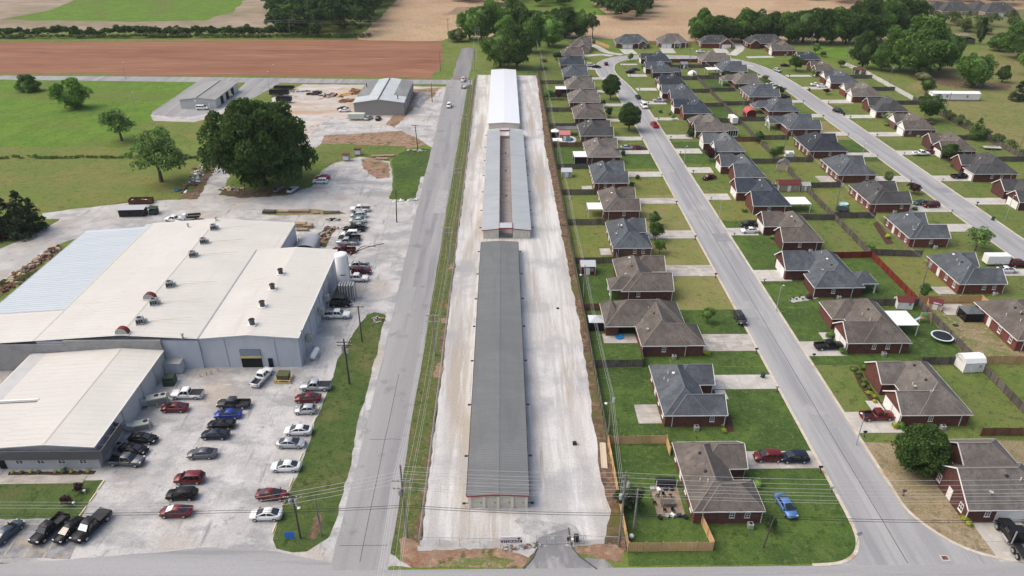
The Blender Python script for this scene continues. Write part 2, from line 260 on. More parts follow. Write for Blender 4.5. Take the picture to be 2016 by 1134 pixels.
sheet('gravel_drive', [(-70.10, 250.85), (-73.09, 273.52), (-71.54, 291.81), (-58.32, 286.01), (-43.65, 281.05), (-39.74, 298.75), (-32.81, 327.00), (-26.21, 339.60), (-24.10, 272.93), (-24.12, 258.25), (-26.78, 257.12), (-32.58, 269.23), (-50.33, 273.25), (-62.83, 268.35)], .028, M_LOT, (2, .4), 19)
sheet('bare_earth', [(-46.00, 283.80), (-44.66, 296.58), (-42.17, 320.23), (-40.90, 339.78), (-28.82, 343.41), (-31.54, 325.24), (-37.66, 308.73), (-39.84, 290.71), (-41.90, 279.69)], .033, M_CLAY, (1.5, .4), 20)
sheet('worn_pavement', [(-39.16, 308.75), (-38.71, 334.21), (-32.74, 334.14), (-33.61, 318.45), (-35.15, 307.12)], .039, M_DRIVE, (1.5, .25), 21)
sheet('bare_earth', [(-67.16, 270.91), (-50.33, 273.25), (-39.07, 275.70), (-27.90, 259.47), (-34.77, 254.92), (-53.77, 259.78), (-66.70, 259.94)], .033, M_CLAY, (1.5, .5), 22)
sheet('grass_strip', [(-103.68, 331.39), (-104.35, 354.12), (-93.74, 351.99), (-97.55, 338.60), (-99.07, 322.61)], .031, LAWN['o'], (1.5, .4), 23)
sheet('asphalt_forecourt', [(-145.74, 355.63), (-145.50, 303.81), (-140.79, 291.93), (-123.06, 288.88), (-115.96, 298.92), (-113.40, 315.28), (-109.48, 327.92), (-105.53, 353.13), (-114.09, 356.25), (-122.82, 356.36), (-121.34, 340.75), (-127.72, 338.96), (-129.86, 356.44)], .022, M_ROAD, (2, .3), 24)
sheet('gravel_drive', [(-144.45, 299.26), (-136.20, 296.21), (-125.90, 296.09), (-119.16, 303.49), (-115.22, 321.11), (-111.65, 331.49), (-112.89, 313.64), (-115.71, 298.17), (-122.80, 288.18), (-139.59, 290.49)], .029, M_LOT, (1.5, .25), 25)
sheet('grass_strip', [(-125.54, 340.80), (-122.09, 356.35), (-127.19, 356.41), (-126.58, 348.45)], .027, LAWN['o'], (1.5, .2), 26)
# grass islands
sheet('grass_verge', [(-28.90, 140.56), (-30.41, 139.49), (-31.79, 133.21), (-33.53, 122.21), (-33.31, 111.36), (-33.65, 101.41), (-33.49, 90.38), (-34.29, 82.43), (-33.91, 76.19), (-32.97, 74.59), (-30.38, 73.83), (-28.47, 73.99), (-25.99, 76.37), (-24.95, 78.28), (-24.80, 100.08), (-25.05, 137.07), (-26.52, 139.66)], .034, grass('verge_grass', (.036, .06, .013), (.048, .07, .016), (.075, .078, .025), (.03, .052, .012), s=1.2, lo=.5), (1.2, .18), 27)
sheet('bare_earth', [(-29.06, 76.22), (-29.09, 80.32), (-27.82, 81.52), (-27.11, 77.82), (-27.65, 76.21)], .040, M_LITTER, (.8, .25), 28)
sheet('grass_patch', [(-24.96, 207.66), (-29.14, 205.30), (-34.58, 207.37), (-34.77, 218.35), (-35.61, 227.46), (-38.36, 240.83), (-36.05, 250.44), (-31.13, 254.88), (-25.21, 253.67)], .034, LAWN['l'], (1.5, .25), 29)
sheet('grass_patch', [(-60.64, 235.02), (-66.86, 256.45), (-53.56, 258.61), (-35.03, 257.22), (-38.43, 243.98), (-50.01, 247.33), (-57.61, 241.07)], .036, LAWN['m'], (1.5, .35), 30)
sheet('bare_earth', [(-48.94, 244.10), (-45.07, 245.12), (-38.78, 238.78), (-36.63, 225.14), (-41.08, 224.27), (-46.90, 234.85)], .042, M_CLAY, (1.2, .4), 31)
sheet('grass_island', [(-70.64, 195.86), (-66.13, 199.16), (-55.12, 199.40), (-48.96, 198.20), (-44.94, 195.55), (-51.21, 194.90), (-65.77, 195.07)], .036, LAWN['b'], (1.2, .3), 32)
sheet('bare_earth', [(-49.40, 176.03), (-50.39, 183.08), (-48.17, 187.09), (-46.48, 187.07), (-46.55, 179.14), (-46.74, 173.55)], .036, M_LITTER, (1, .4), 33)
sheet('lawn', [(-132.25, 173.37), (-135.38, 180.86), (-132.43, 190.18), (-130.66, 193.69), (-125.67, 192.91), (-127.73, 181.73)], .034, LAWN['m'], (1.2, .3), 34)
sheet('front_lawn', [(-76.01, 80.68), (-80.93, 88.98), (-64.41, 88.78), (-63.99, 80.64)], .036, LAWN['d'], (1, .1), 35)
sheet('parking_bay', [(-71.55, 73.16), (-61.63, 73.04), (-62.77, 80.32), (-75.95, 80.58)], .032, mat('bay_asphalt', (.2, .2, .205), [((.42, .34, .22), .35, .5, .66), ((.3, .3, .3), .8, .45, .6)], (3, .15), .85), (1.2, .12), 36)
sheet('planting_strip', [(-119.79, 154.57), (-117.04, 175.62), (-115.07, 174.37), (-116.16, 148.44)], .034, M_LITTER, (1, .3), 37)
sheet('bare_earth', [(-98.15, 206.94), (-96.62, 214.34), (-101.44, 239.54), (-100.35, 247.94), (-97.50, 243.11), (-93.45, 216.87), (-92.03, 207.67)], .0385, M_LITTER, (1, .4), 38)
sheet('bare_earth', [(-87.02, 210.87), (-88.04, 217.68), (-80.56, 215.00), (-63.24, 214.79), (-66.66, 209.80), (-80.05, 208.33)], .038, M_LITTER, (1, .4), 39)
# storage yard
sheet('storage_yard', [(-12.2, 75.2), (14.2, 75.2), (16.08, 81.30), (15.30, 89.20), (15.62, 99.59), (16.20, 126.57), (16.00, 148.99), (15.61, 185.98), (15.40, 209.63), (14.97, 252.06), (16.40, 366.15), (-12.4, 368)], .022, M_GRAVEL, (1.4, .18), 40)
sheet('dirt_bank', [(13.0, 74.0), (17.4, 73.5), (17.6, 366), (14.0, 366)], .016, M_LITTER, (1.2, .15), 41)
sheet('grass_verge', [(-16.6, 72.5), (-12.2, 75.5), (-12.4, 366), (-16.4, 345), (-16.5, 200)], .014, grass('verge_rough', (.045, .072, .016), (.065, .07, .02), (.055, .072, .017), (.11, .085, .04), s=2.2, lo=.5), (1.2, .1), 42)
sheet('dirt_strip', [(-12.9, 74), (-12.0, 74), (-12.2, 366), (-13.2, 366)], .019, M_LITTER, (1.0, .45), 43)
for i, (a, b) in enumerate(((118.5, 2.6), (163, 2), (137, 1.2))):
    sheet('bare_earth', [(-13.8, a - b), (-12.4, a - b), (-12.4, a + b), (-13.4, a + b * .8)], .024, M_CLAY, (.5, .25), 44 + i)
sheet('bare_earth', [(-14.69, 71.68), (-15.59, 76.06), (-13.44, 76.70), (-10.67, 74.79), (0.31, 74.01), (4.36, 75.07), (4.07, 73.05), (2.42, 70.86), (-9.65, 71.01)], .027, M_CLAY, (1, .3), 50)
sheet('grass_patch', [(-9.54, 71.44), (-6.89, 72.47), (-0.78, 72.57), (1.37, 72.02), (0.29, 70.98), (-8.95, 71.09)], .031, LAWN['b'], (.8, .3), 51)
sheet('gravel_patch', [(-0.78, 74.67), (4.00, 75.17), (4.40, 74.14), (3.18, 72.53), (0.31, 73.73)], .034, M_LOT2, (.7, .2), 52)
sheet('bare_earth', [(9.67, 74.26), (15.01, 74.75), (17.27, 74.17), (16.41, 71.75), (13.24, 72.23), (10.45, 73.16)], .029, M_CLAY, (.8, .25), 53)
sheet('gravel_patch', [(-12.6, 73.9), (1.6, 74.2), (1.9, 75.6), (-12.4, 75.8)], .0285, M_LOT2, (.6, .2), 54)
sheet('gravel_patch', [(9.4, 73.2), (14.6, 73.6), (14.4, 75.6), (8.8, 75.8)], .0285, M_LOT2, (.6, .2), 55)
# roads
sheet('main_road', [(-24.6, 60), (-16.2, 60), (-16.6, 100), (-16.7, 354), (-26.6, 354), (-26.2, 320), (-25.6, 230), (-24.9, 150), (-24.4, 100)], .050, M_ROAD, (2.5, .1), 60)
sheet('road_shoulder', [(-25.4, 72), (-24.0, 72), (-24.2, 110), (-24.6, 180), (-24.4, 226), (-26.6, 226), (-26.4, 180), (-25.9, 110)], .044, M_LOT, (1.5, .25), 61)
sheet('road_shoulder', [(-27.93, 71.67), (-25.10, 77.51), (-23.99, 76.35), (-24.51, 71.62)], .046, M_LOT, (1, .2), 62)
sheet('road_shoulder', [(-18.09, 71.55), (-17.29, 73.95), (-15.72, 73.02), (-13.19, 70.96), (-18.02, 71.02)], .042, M_LOT, (1, .2), 63)
sheet('far_road', [(-247.08, 369.33), (-146.14, 364.92), (-71.14, 359.83), (-14.70, 357.09), (-14.39, 348.08), (-28.76, 349.23), (-142.48, 354.58), (-242.06, 360.87), (-700, 364), (-700, 375)], .046, M_ROAD)
sheet('dead_end_road', [(-25.2, 352), (-16.8, 352), (-16.6, 432), (-19.5, 436), (-23.4, 434)], .042, mat('asphalt_dead_end', (.19, .19, .195), [((.24, .235, .23), (.3, .03, 1), .44, .62)], (3, .12), .85), (2, .3), 64)
sheet('front_road', rect(-400, 400, 40, 70.6), .058, M_FRONT)
sheet('front_apron', [(-72.39, 72.20), (-61.59, 72.95), (-42.09, 74.89), (-32.75, 74.04), (-30.42, 73.38), (-24.72, 71.98), (-23.46, 69.21), (-70.93, 69.78)], .054, M_FRONT, (1.5, .12), 65)
drv = [(2.48, 70.60), (3.90, 72.52), (4.47, 74.14), (4.45, 75.44), (4.93, 76.19), (9.30, 77.87), (9.47, 74.45), (10.40, 72.62), (11.71, 71.36), (12.67, 70.39)]
sheet('entrance_drive', drv, .046, M_DRIVE, (1.2, .08), 66)
sheet('entrance_drive', [(11.10, 72.43), (13.94, 72.04), (15.29, 70.36), (12.32, 70.40)], .040, M_DRIVE, (1, .12), 67)
sheet('worn_drive', [(1.26, 79.35), (4.93, 79.51), (9.60, 78.85), (11.44, 75.92), (9.19, 75.57), (4.62, 75.82), (2.57, 76.98)], .035, mat('worn_drive', (.33, .325, .32), [((.45, .44, .42), .4, .45, .62), ((.26, .26, .26), .7, .5, .66)], (3, .15)), (.9, .5), 68)
for pts in (drv[:4], drv[5:]):
    tag(MB().tube([(x, y, .05) for x, y in pts], .12, 6).build('kerb', M_CRACK), kind='structure')
# residential streets: one loop, concrete kerbs both sides
def offset(path, d):
    out = []
    for i, p in enumerate(path):
        a = path[max(i - 1, 0)]; b = path[min(i + 1, len(path) - 1)]; t = Vector((b[0] - a[0], b[1] - a[1])).normalized(); out.append((p[0] + t.y * d, p[1] - t.x * d))
    return out
def smooth(path, n=3):
    for _ in range(n):
        q = [path[0]]
        for a, b in zip(path, path[1:]): q += [(a[0] * .75 + b[0] * .25, a[1] * .75 + b[1] * .25), (a[0] * .25 + b[0] * .75, a[1] * .25 + b[1] * .75)]
        path = q + [path[-1]]
    return path
loop = smooth([(56.4, 84), (56.4, 200), (56.4, 310), (54.6, 345), (50.5, 372), (54, 396), (66, 408), (84, 409), (104, 407), (120, 402), (129, 388), (133.4, 362), (134, 320), (134.2, 240), (134.2, 140)])
lp, rp = offset(loop, -4.4), offset(loop, 4.4)
sheet('street', lp + rp[::-1], .052, M_STREET)
sheet('street', smooth([(52.0, 84.5), (52.0, 80), (51.7, 75.6), (50.2, 72.5), (47.5, 70.8), (43, 70.4)]) + smooth([(75, 70.4), (69, 71.4), (64.9, 73.8), (62.0, 77.6), (60.8, 81), (60.8, 84.5)]), .055, M_STREET)
def kerb(path, w=.5, h=.11):
    a, b = offset(path, -w / 2), offset(path, w / 2); m = MB(); n = len(path)
    for i in range(n - 1):
        m.add([(*a[i], 0), (*b[i], 0), (*b[i + 1], 0), (*a[i + 1], 0), (*a[i], h), (*b[i], h), (*b[i + 1], h), (*a[i + 1], h)], [(4, 5, 6, 7), (0, 1, 5, 4), (3, 7, 6, 2), (0, 4, 7, 3), (1, 2, 6, 5)])
    return tag(m.build('kerb', M_KERB), kind='structure')
kerb(smooth([(43, 70.7), (47.2, 70.9), (50.0, 72.6), (51.5, 75.6), (51.75, 80), (51.75, 84)]) + offset(loop, -4.65)[1:]); kerb(smooth([(76, 70.7), (69.2, 71.5), (65.0, 74.0), (62.3, 77.8), (61.05, 81), (61.05, 84)]) + offset(loop, 4.65)[1:])
# tar seams down the streets
def seam(path, r=.05, z=.057):
    a, b = offset(path, -r), offset(path, r); return tag(MB().sheet(a + b[::-1], z).build('tar_seam', M_CRACK), kind='structure')
seam([(x + rnd.uniform(-.04, .04), y) for x, y in [(56.5, 70.8 + 4 * i) for i in range(62)]], .06); seam([(134.2 + rnd.uniform(-.04, .04), 150 + 4 * i) for i in range(48)], .05)
seam([(-20.6 + rnd.uniform(-.05, .05), 72 + 5 * i) for i in range(10)], .05); seam([(-24 + .5 * i, 75 + rnd.uniform(-.05, .05)) for i in range(15)], .05); seam([(-23.4 + .5 * i, 98 + rnd.uniform(-.1, .1)) for i in range(12)], .05)
# painted marks
for p in range(3): tag(MB().sheet([(-71.24, 73.25), (-70.95, 73.24), (-70.98, 79.83), (-71.28, 79.83)], .040).build('bay_line', M_PAINTW, loc=(p * 2.9 - .3, 0, 0)), kind='structure')
tag(MB().sheet([(-75.47, 79.78), (-68.27, 79.69), (-68.09, 79.49), (-75.35, 79.58)], .042).build('bay_line', M_PAINTW), kind='structure')
# ------------------------------------------------------------------ lawns of the lots
YA = [73.0, 96.4, 118.9, 140.8, 163.4, 187.2, 209.6, 232.6, 255.6, 279.0, 301.6, 325.0, 349.0, 373.0, 396.0]
YB = [72.0, 96.4, 119.0, 141.6, 165.6, 189.6, 213.0, 237.0, 261.0, 284.4, 307.6, 331.4, 356.0, 380.0, 400.0]
YC = [96.0, 119.4, 143.0, 167.4, 191.0, 214.6, 238.4, 263.0, 287.0, 310.6, 334.0, 358.0, 382.0, 400.0]
YD = [168, 191, 214.6, 238.0, 262.0, 286.8, 310.8, 334.6, 358.4, 378.0]
def lots(ys, x0, xm, x1, codes, seed):
    for i, c in enumerate(codes):
        for (a, b), k in zip(((x0, xm), (xm, x1)), c):
            sheet('lawn', rect(a, b, ys[i] + .02, ys[i + 1] - .02), .012 + .0015 * (i % 2), LAWN[k], (1.6, .22), seed * 100 + i)
lots(YA, 17.4, 33, 51.8, 'ml ll ll ly oy oy oo ll mm mo mm mo mm mm'.split(), 1)
lots(YB, 61.2, 76, 93.2, 'tt mm ll ll lm om mm lo mm ml mm mm mm mm'.split(), 2)
lots(YC, 93.4, 111, 129.6, 'mo bm om mm om om ol my mm mm ll ml mm'.split(), 3)
lots(YD, 138.8, 156, 178.5, 'mm mo mo mm om mo om om mm'.split(), 4)
sheet('lawn', [(17.2, 70.9), (47, 70.9), (50.2, 73), (51.4, 77), (51.6, 97), (17.2, 97)], .0155, LAWN['l'], (1.6, .12), 401)
# concrete drives, poured in slabs
def slabs(x0, x1, y0, y1, m=None, name='driveway'):
    m = m or M_CONC; base = tag(MB().box(x0, x1, y0, y1, .01, .045).build(name, mat('joint_dark', (.2, .19, .17))), kind='structure')
    nx, ny = max(1, round((x1 - x0) / 3.4)), max(1, round((y1 - y0) / 3.2)); dx, dy = (x1 - x0) / nx, (y1 - y0) / ny
    me = cached(('slab', round(dx, 1), round(dy, 1), m.name), lambda: MB().box(-dx / 2 + .02, dx / 2 - .02, -dy / 2 + .02, dy / 2 - .02, .03, .085).mesh('slab', m))
    for i in range(nx):
        for j in range(ny): link('slab', me, base, (x0 + dx * (i + .5), y0 + dy * (j + .5), rnd.uniform(-.006, .006)))
DRA = [(90.0, 94.2, 38), (111.4, 116.0, 38.4), (124.2, 130.6, 39.6), (156.6, 162.4, 39), (178.0, 183.2, 38.2), (202.2, 206.6, 38.6), (224.8, 229.6, 38.6), (247.4, 251.6, 39.4), (262.8, 267.4, 40), (287.0, 291.0, 40), (309.6, 314, 40.4), (332.6, 337, 40.6), (357.4, 362, 40.8), (378.4, 383.6, 41)]
for i, (a, b, x) in enumerate(DRA): slabs(x, 51.7 if i < 13 else 48, a, b, M_CONCW if i in (0, 2, 3, 4, 5, 9, 10) else M_CONC)
DRB = [None, (98.6, 104.4, 69.4), (122.2, 127.6, 69.4), (153.8, 159.6, 69), (179.8, 184.6, 69), (205, 210, 68.4), (228.2, 233.6, 69), (247.8, 253.2, 70), (264.6, 269.6, 70.4), (288.6, 292.4, 70.4), (312.6, 317.6, 70.2), (336, 341, 70.4), (363, 368, 70.6), (389, 392, 70)]
for d in DRB:
    if d: slabs(61.2, d[2], d[0], d[1])
slabs(69.6, 77.0, 70.9, 78.2); 
DRC = [None, (155.8, 159.4), (181.4, 186.6), (195.0, 200.2), (219.2, 224.6), (243.2, 248), (267.6, 272.4), (292, 297), (314.4, 318.8), (337.8, 342.4), (361, 365), (385, 388)]
for d in DRC:
    if d: slabs(117, 129.6, d[0], d[1])
DRD = [(200.4, 205.6), (219.8, 224.8), (245.4, 250), (266.6, 271.8), (290.6, 295.4), (313.2, 319), (337.4, 342), (362, 366)]
for d in DRD: slabs(138.8, 151, *d)
def ribbon(path, w, m=M_CONC, name='driveway', z=.06):
    p = smooth(path, 2); a, b = offset(p, -w / 2), offset(p, w / 2); return tag(MB().sheet(a + b[::-1], z).build(name, m), kind='structure')
ribbon([(41, 409), (53.21, 416.27), (59.68, 412.17)], 4.2); ribbon([(52.21, 443.47), (55.16, 433.05), (57.92, 420.30), (65.62, 414.77)], 4.4)
ribbon([(69.82, 429.99), (70.85, 416.06)], 7.5); ribbon([(93.73, 439.95), (92.40, 418.52)], 7.5); ribbon([(123.27, 430.78), (121.90, 416.80)], 7.5); ribbon([(138.12, 448.56), (136.00, 430.63), (125.29, 412.71)], 5); ribbon([(132.10, 407.35), (146.84, 408.48)], 4.5)
# patios and walks
for (x0, x1, y0, y1) in ((23.6, 27.8, 101.6, 107.0), (20.6, 27.6, 127.4, 131), (22.9, 27.2, 80.0, 86.4), (107, 112.5, 152, 153), (24.8, 27.6, 168.4, 172.2), (24.4, 27.6, 213.6, 217), (100.6, 104.8, 147, 150.6), (100.8, 106, 219.6, 225), (97.6, 103.4, 137.8, 142.6)):
    slabs(x0, x1, y0, y1, mat('patio_tan', (.3, .235, .165), [((.22, .17, .12), .8, .45, .65)], (3, .12), objrand=.1) if y0 == 80.0 else M_CONCW, 'patio')
slabs(66.6, 68.6, 128.4, 131, M_CONC, 'walk'); slabs(66.4, 68.8, 104.8, 107.6, M_CONC, 'walk'); slabs(39.4, 41.4, 108.4, 111.2, M_CONC, 'walk')
slabs(-82.5, -67.4, 88.0, 89.8, M_CONCW, 'walk'); ribbon([(-98, 89), (-82.4, 88.9)], 1.8, M_CONCW, 'walk', .05)
# planting beds
for poly in ([(67.3, 106.8), (69.2, 106.8), (69.6, 118.6), (68.2, 118.4), (67.2, 112)], [(70.12, 140.02), (72.00, 141.34), (71.48, 129.96), (69.88, 129.19)], [(69.49, 87.05), (71.44, 87.95), (69.85, 78.12), (68.53, 77.94)], [(-80.31, 90.01), (-66.49, 90.08), (-66.48, 90.89), (-80.55, 90.83)], [(39.95, 104.61), (40.63, 103.74), (39.95, 99.30), (38.02, 99.05)], [(152.72, 238.52), (157.20, 241.61), (152.90, 228.52), (150.05, 228.56)], [(103.17, 187.33), (105.22, 188.70), (103.01, 174.19), (100.71, 173.60)]):
    sheet('planting_bed', poly, .03, mat('mulch', (.06, .03, .022), [((.1, .05, .035), 3, .45, .65)], (6, .3), .95), (.6, .08), 70)
sheet('gravel_bed', [(65.30, 145.54), (68.20, 146.45), (71.31, 146.89), (72.36, 145.93), (69.28, 144.56), (65.48, 143.69)], .035, M_LOT, (.6, .1), 71)

for i, (x0, x1, y0, y1) in enumerate(((53.0, 56.3, 229, 236), (56.6, 60.4, 176, 181), (53.2, 56.2, 138, 141), (130.4, 134, 262, 270), (134.4, 138, 210, 214), (-24, -20.8, 140, 152), (-20.4, -17.2, 196, 214), (-23.6, -20.8, 262, 268), (57, 60.4, 100, 103))):
    sheet('asphalt_patch', rect(x0, x1, y0, y1), .0605, mat('patch_%d' % (i % 3), ((.36, .355, .35), (.235, .235, .24), (.31, .31, .305))[i % 3], [((.29, .29, .29), .8, .45, .65)], (3, .12), .85), (.8, .12), 80 + i)

# ------------------------------------------------------------------ houses
def win_meshes():
    f = MB()
    for a in ((-.5, -.42, 0, 1), (.42, .5, 0, 1), (-.42, .42, 0, .07), (-.42, .42, .93, 1), (-.42, .42, .47, .53), (-.03, .03, .07, .47), (-.03, .03, .53, .93)): f.box(a[0], a[1], -.05, .06, a[2], a[3])
    return f.mesh('window', M_TRIM), MB().box(-.42, .42, -.01, .05, .05, .95).mesh('pane', M_GLASS), MB().box(-.56, .56, -.12, .06, -.06, -.005).mesh('sill', M_TRIM)
WIN = win_meshes()
def window(parent, x, y, z, w, h, rz):
    o = link('window', WIN[0], parent, (x, y, z), rz, scale=(w, 1, h)); link('pane', WIN[1], o); link('sill', WIN[2], o); return o
def garage_mesh(w, h):
    m = MB().box(-w / 2 - .1, -w / 2, -.05, .05, 0, h + .1).box(w / 2, w / 2 + .1, -.05, .05, 0, h + .1).box(-w / 2, w / 2, -.05, .05, h, h + .1)
    for i in range(4): m.box(-w / 2, w / 2, -.02, .04, h / 4 * i + .015, h / 4 * (i + 1) - .015)
    return m.mesh('garage_door', M_SIDING)
def door_mesh(): return MB().box(-.55, -.47, -.05, .05, 0, 2.15).box(.47, .55, -.05, .05, 0, 2.15).box(-.47, .47, -.05, .05, 2.05, 2.15).box(-.46, .46, -.02, .03, .02, 2.04).box(-.3, .3, -.035, 0, 1.2, 1.8).mesh('door', M_TRIM)
def roof_block(b, ez, p, roof, ridge, gut, wall, gable):
    x0, x1, y0, y1, ax, e0, e1 = b[:7]
    T = (lambda u, v, z: (u, v, z)) if ax == 'x' else (lambda u, v, z: (v, u, z))          # u along the ridge
    u0, u1, v0, v1 = (x0, x1, y0, y1) if ax == 'x' else (y0, y1, x0, x1)
    hw = (v1 - v0) / 2; h = hw * p; vm = (v0 + v1) / 2
    r0 = u0 + (min(hw, (u1 - u0) / 2) if e0 == 'h' else 0); r1 = u1 - (min(hw, (u1 - u0) / 2) if e1 == 'h' else 0)
    A, B, C, D, P, Q = T(u0, v0, ez), T(u1, v0, ez), T(u1, v1, ez), T(u0, v1, ez), T(r0, vm, ez + h), T(r1, vm, ez + h)
    fs = [(0, 1, 5, 4), (2, 3, 4, 5)]
    if e0 == 'h': fs.append((3, 0, 4))
    if e1 == 'h': fs.append((1, 2, 5))
    if ax == 'y': fs = [f[::-1] for f in fs]
    roof.add([A, B, C, D, P, Q], fs)
    if r1 - r0 > .2: ridge.bar(P, Q, .26, .05)
    for e, a, c, s in ((e0, A, D, P), (e1, B, C, Q)):
        if e == 'h': ridge.bar(a, s, .2, .05); ridge.bar(c, s, .2, .05)
    g = .16
    for a, c, e in ((A, B, 'e'), (C, D, 'e'), (D, A, e0), (B, C, e1)):
        if e in 'eh': gut.bar((a[0], a[1], ez - g / 2), (c[0], c[1], ez - g / 2), .1, g)
    for e, a, c, s, u, d in ((e0, A, D, P, u0, 1), (e1, B, C, Q, u1, -1)):
        if e == 'g':
            gut.bar((a[0], a[1], ez - .03), (s[0], s[1], s[2] - .03), .08, .2); gut.bar((c[0], c[1], ez - .03), (s[0], s[1], s[2] - .03), .08, .2)
            i = .32 * d; k = [T(u + i, v0 + .3, ez - .25), T(u + i, v1 - .3, ez - .25), T(u + i, vm, ez + h - .22), T(u + i + .2 * d, v0 + .3, ez - .25), T(u + i + .2 * d, v1 - .3, ez - .25), T(u + i + .2 * d, vm, ez + h - .22)]
            gable.append(MB().add(k, [(0, 1, 2), (5, 4, 3), (0, 2, 5, 3), (2, 1, 4, 5), (1, 0, 3, 4)]))
    if len(b) < 8 or b[7]: wall.box(x0 + .35, x1 - .35, y0 + .35, y1 - .35, 0, ez - .02)
VENT = MB().tube([(0, 0, -.5), (0, 0, .55)], .07, 8).mesh('vent_pipe', M_TRIM)
TURT = MB().lathe([(.32, 0), (.3, .12), (.16, .22)], 10).mesh('roof_vent', M_TRIM)
TURTD = MB().lathe([(.3, 0), (.28, .14), (.14, .24)], 10).mesh('roof_vent', M_BLACK)
ACU = MB().box(-.4, .4, -.4, .4, .05, .85).lathe([(.3, .85), (.28, .9)], 10).mesh('condenser', M_UNIT); ACG = MB().lathe([(.26, .9), (.24, .93)], 10).mesh('fan_grille', M_BLACK)
def house(label, blocks, roof='grey', br='red', ez=2.75, pitch=.73, rz=0, garage=None, gable=None, porch=None, name='brick_house', group=None, near=True, cat='house'):
    cx = sum((b[0] + b[1]) / 2 for b in blocks) / len(blocks); cy = sum((b[2] + b[3]) / 2 for b in blocks) / len(blocks)
    t = thing(name, label, cat, (cx, cy, 0), rz, group)
    bl = []
    for i, b in enumerate(blocks):
        e = i * .011; bl.append((b[0] - cx - e, b[1] - cx + e, b[2] - cy - e, b[3] - cy + e, *b[4:]))
    r, rc, gu, wa, ga = MB(), MB(), MB(), MB(), []
    for i, b in enumerate(bl): roof_block(b, ez + .012 * i, pitch, r, rc, gu, wa, ga)
    wa.build('wall', BR[br], t); ro = r.build('roof', SH[roof], t); rc.build('ridge_cap', M_RIDGE[roof], ro); gu.build('gutter', M_TRIM, t)
    for q in ga: q.build('gable', gable or BR[br], t)
    # downpipes at the outer corners
    X0, X1 = min(b[0] for b in bl), max(b[1] for b in bl); Y0, Y1 = min(b[2] for b in bl), max(b[3] for b in bl)
    nb = min(bl, key=lambda b: b[2]); lb = min(bl, key=lambda b: b[0]); rb = max(bl, key=lambda b: b[1])
    for x in (nb[0] + .3, nb[1] - .3): MB().bar((x, nb[2] + .28, .1), (x, nb[2] + .28, ez - .1), .09).build('downpipe', M_TRIM, t)
    # openings
    w = nb[1] - nb[0]; rn = random.Random(int(cx * 7 + cy * 3))
    if near:
        for f in rn.sample((.24, .5, .74), rn.choice((1, 1, 2))): window(t, nb[0] + f * w, nb[2] + .34, 1.15, .8, 1.05, 0)
    gb = garage[0] if garage else -1
    for b, s in ((lb, -1), (rb, 1)):
        x = b[0] + .34 if s < 0 else b[1] - .34; n = max(2, int((b[3] - b[2]) / 3.3))
        if garage and bl[gb] is b and garage[1] == s: continue
        for i in range(n):
            y = b[2] + (i + .6) * (b[3] - b[2]) / (n + .2)
            if i == n // 2 and s < 0 and n > 2: link('door', cached('door', door_mesh), t, (x, y, .12), -math.pi / 2)
            else: window(t, x, y, .85, .95, 1.4, s * math.pi / 2)
    if garage:
        b = bl[gb]; s = garage[1]; n = garage[2]; gw = garage[3] if len(garage) > 3 else 2.6
        me = cached(('garage', gw), lambda: garage_mesh(gw, 2.15))
        if s in (-1, 1):
            x = b[0] + .33 if s < 0 else b[1] - .33
            for i in range(n): link('garage_door', me, t, (x, (b[2] + b[3]) / 2 + (i - (n - 1) / 2) * (gw + .35), .05), s * math.pi / 2)
        else:
            for i in range(n): link('garage_door', me, t, ((b[0] + b[1]) / 2 + (i - (n - 1) / 2) * (gw + .35), b[2] + .33, .05), 0)
    if porch:
        for (px_, py_) in porch: MB().box(px_ - cx - .12, px_ - cx + .12, py_ - cy - .12, py_ - cy + .12, 0, ez - .1).build('column', M_TRIM, t)
    # roof fittings on the first block's left slope
    b = bl[0]; W2 = (b[1] - b[0]) / 2 if b[4] == 'y' else (b[3] - b[2]) / 2
    def on(u, v):                       # u 0..1 along ridge, v 0..1 from eave up, on the low-coordinate slope
        if b[4] == 'y': return (b[0] + W2 * v, b[2] + W2 + u * max(.2, b[3] - b[2] - 2 * W2), ez + W2 * v * pitch)
        return (b[0] + W2 + u * max(.2, b[1] - b[0] - 2 * W2), b[2] + W2 * v, ez + W2 * v * pitch)
    link('roof_vent', TURT if rn.random() < .6 else TURTD, ro, on(rn.uniform(.4, 1), .8))
    if rn.random() < .5: link('roof_vent', TURTD, ro, on(rn.uniform(0, .5), .78))
    if rn.random() < .35: link('satellite_dish', cached('dish', lambda: MB().tube([(0, 0, 0), (0, 0, .6)], .03, 6).lathe([(.05, .55), (.3, .62), (.34, .7), (.05, .6)], 10).mesh('satellite_dish', M_UNIT)), ro, on(rn.uniform(-.4, .2), .35))
    for k in range(rn.choice((1, 2, 3))): link('vent_pipe', VENT, ro, on(rn.uniform(-.3, 1), rn.uniform(.3, .8)))
    if near: link('fan_grille', ACG, link('condenser', ACU, t, (nb[0] + w * rn.uniform(.45, .8), nb[2] - .5, 0)))
    return t
def tA(x0, y0, x1, y1, nend='h', gend='g', mw=.76, nd=.44, gd=.42, gx=0.0):
    W, L = x1 - x0, y1 - y0
    return [(x0, x0 + mw * W, y0, y1, 'y', 'h', 'h'), (x0 + .12 * W, x1, y0, y0 + nd * L, 'x', 'h', nend), (x0 + .3 * W, x1 + gx, y1 - gd * L, y1, 'x', 'h', gend)]
def tB(x0, y0, x1, y1, nend='g', fend='h', mw=.76, nd=.42, fd=.44, fx=.8):
    W, L = x1 - x0, y1 - y0
    return [(x1 - mw * W, x1, y0, y1, 'y', 'h', 'h'), (x0, x1 - .12 * W, y0, y0 + nd * L, 'x', nend, 'h'), (x0 + fx, x1 - .3 * W, y1 - fd * L, y1, 'x', fend, 'h')]
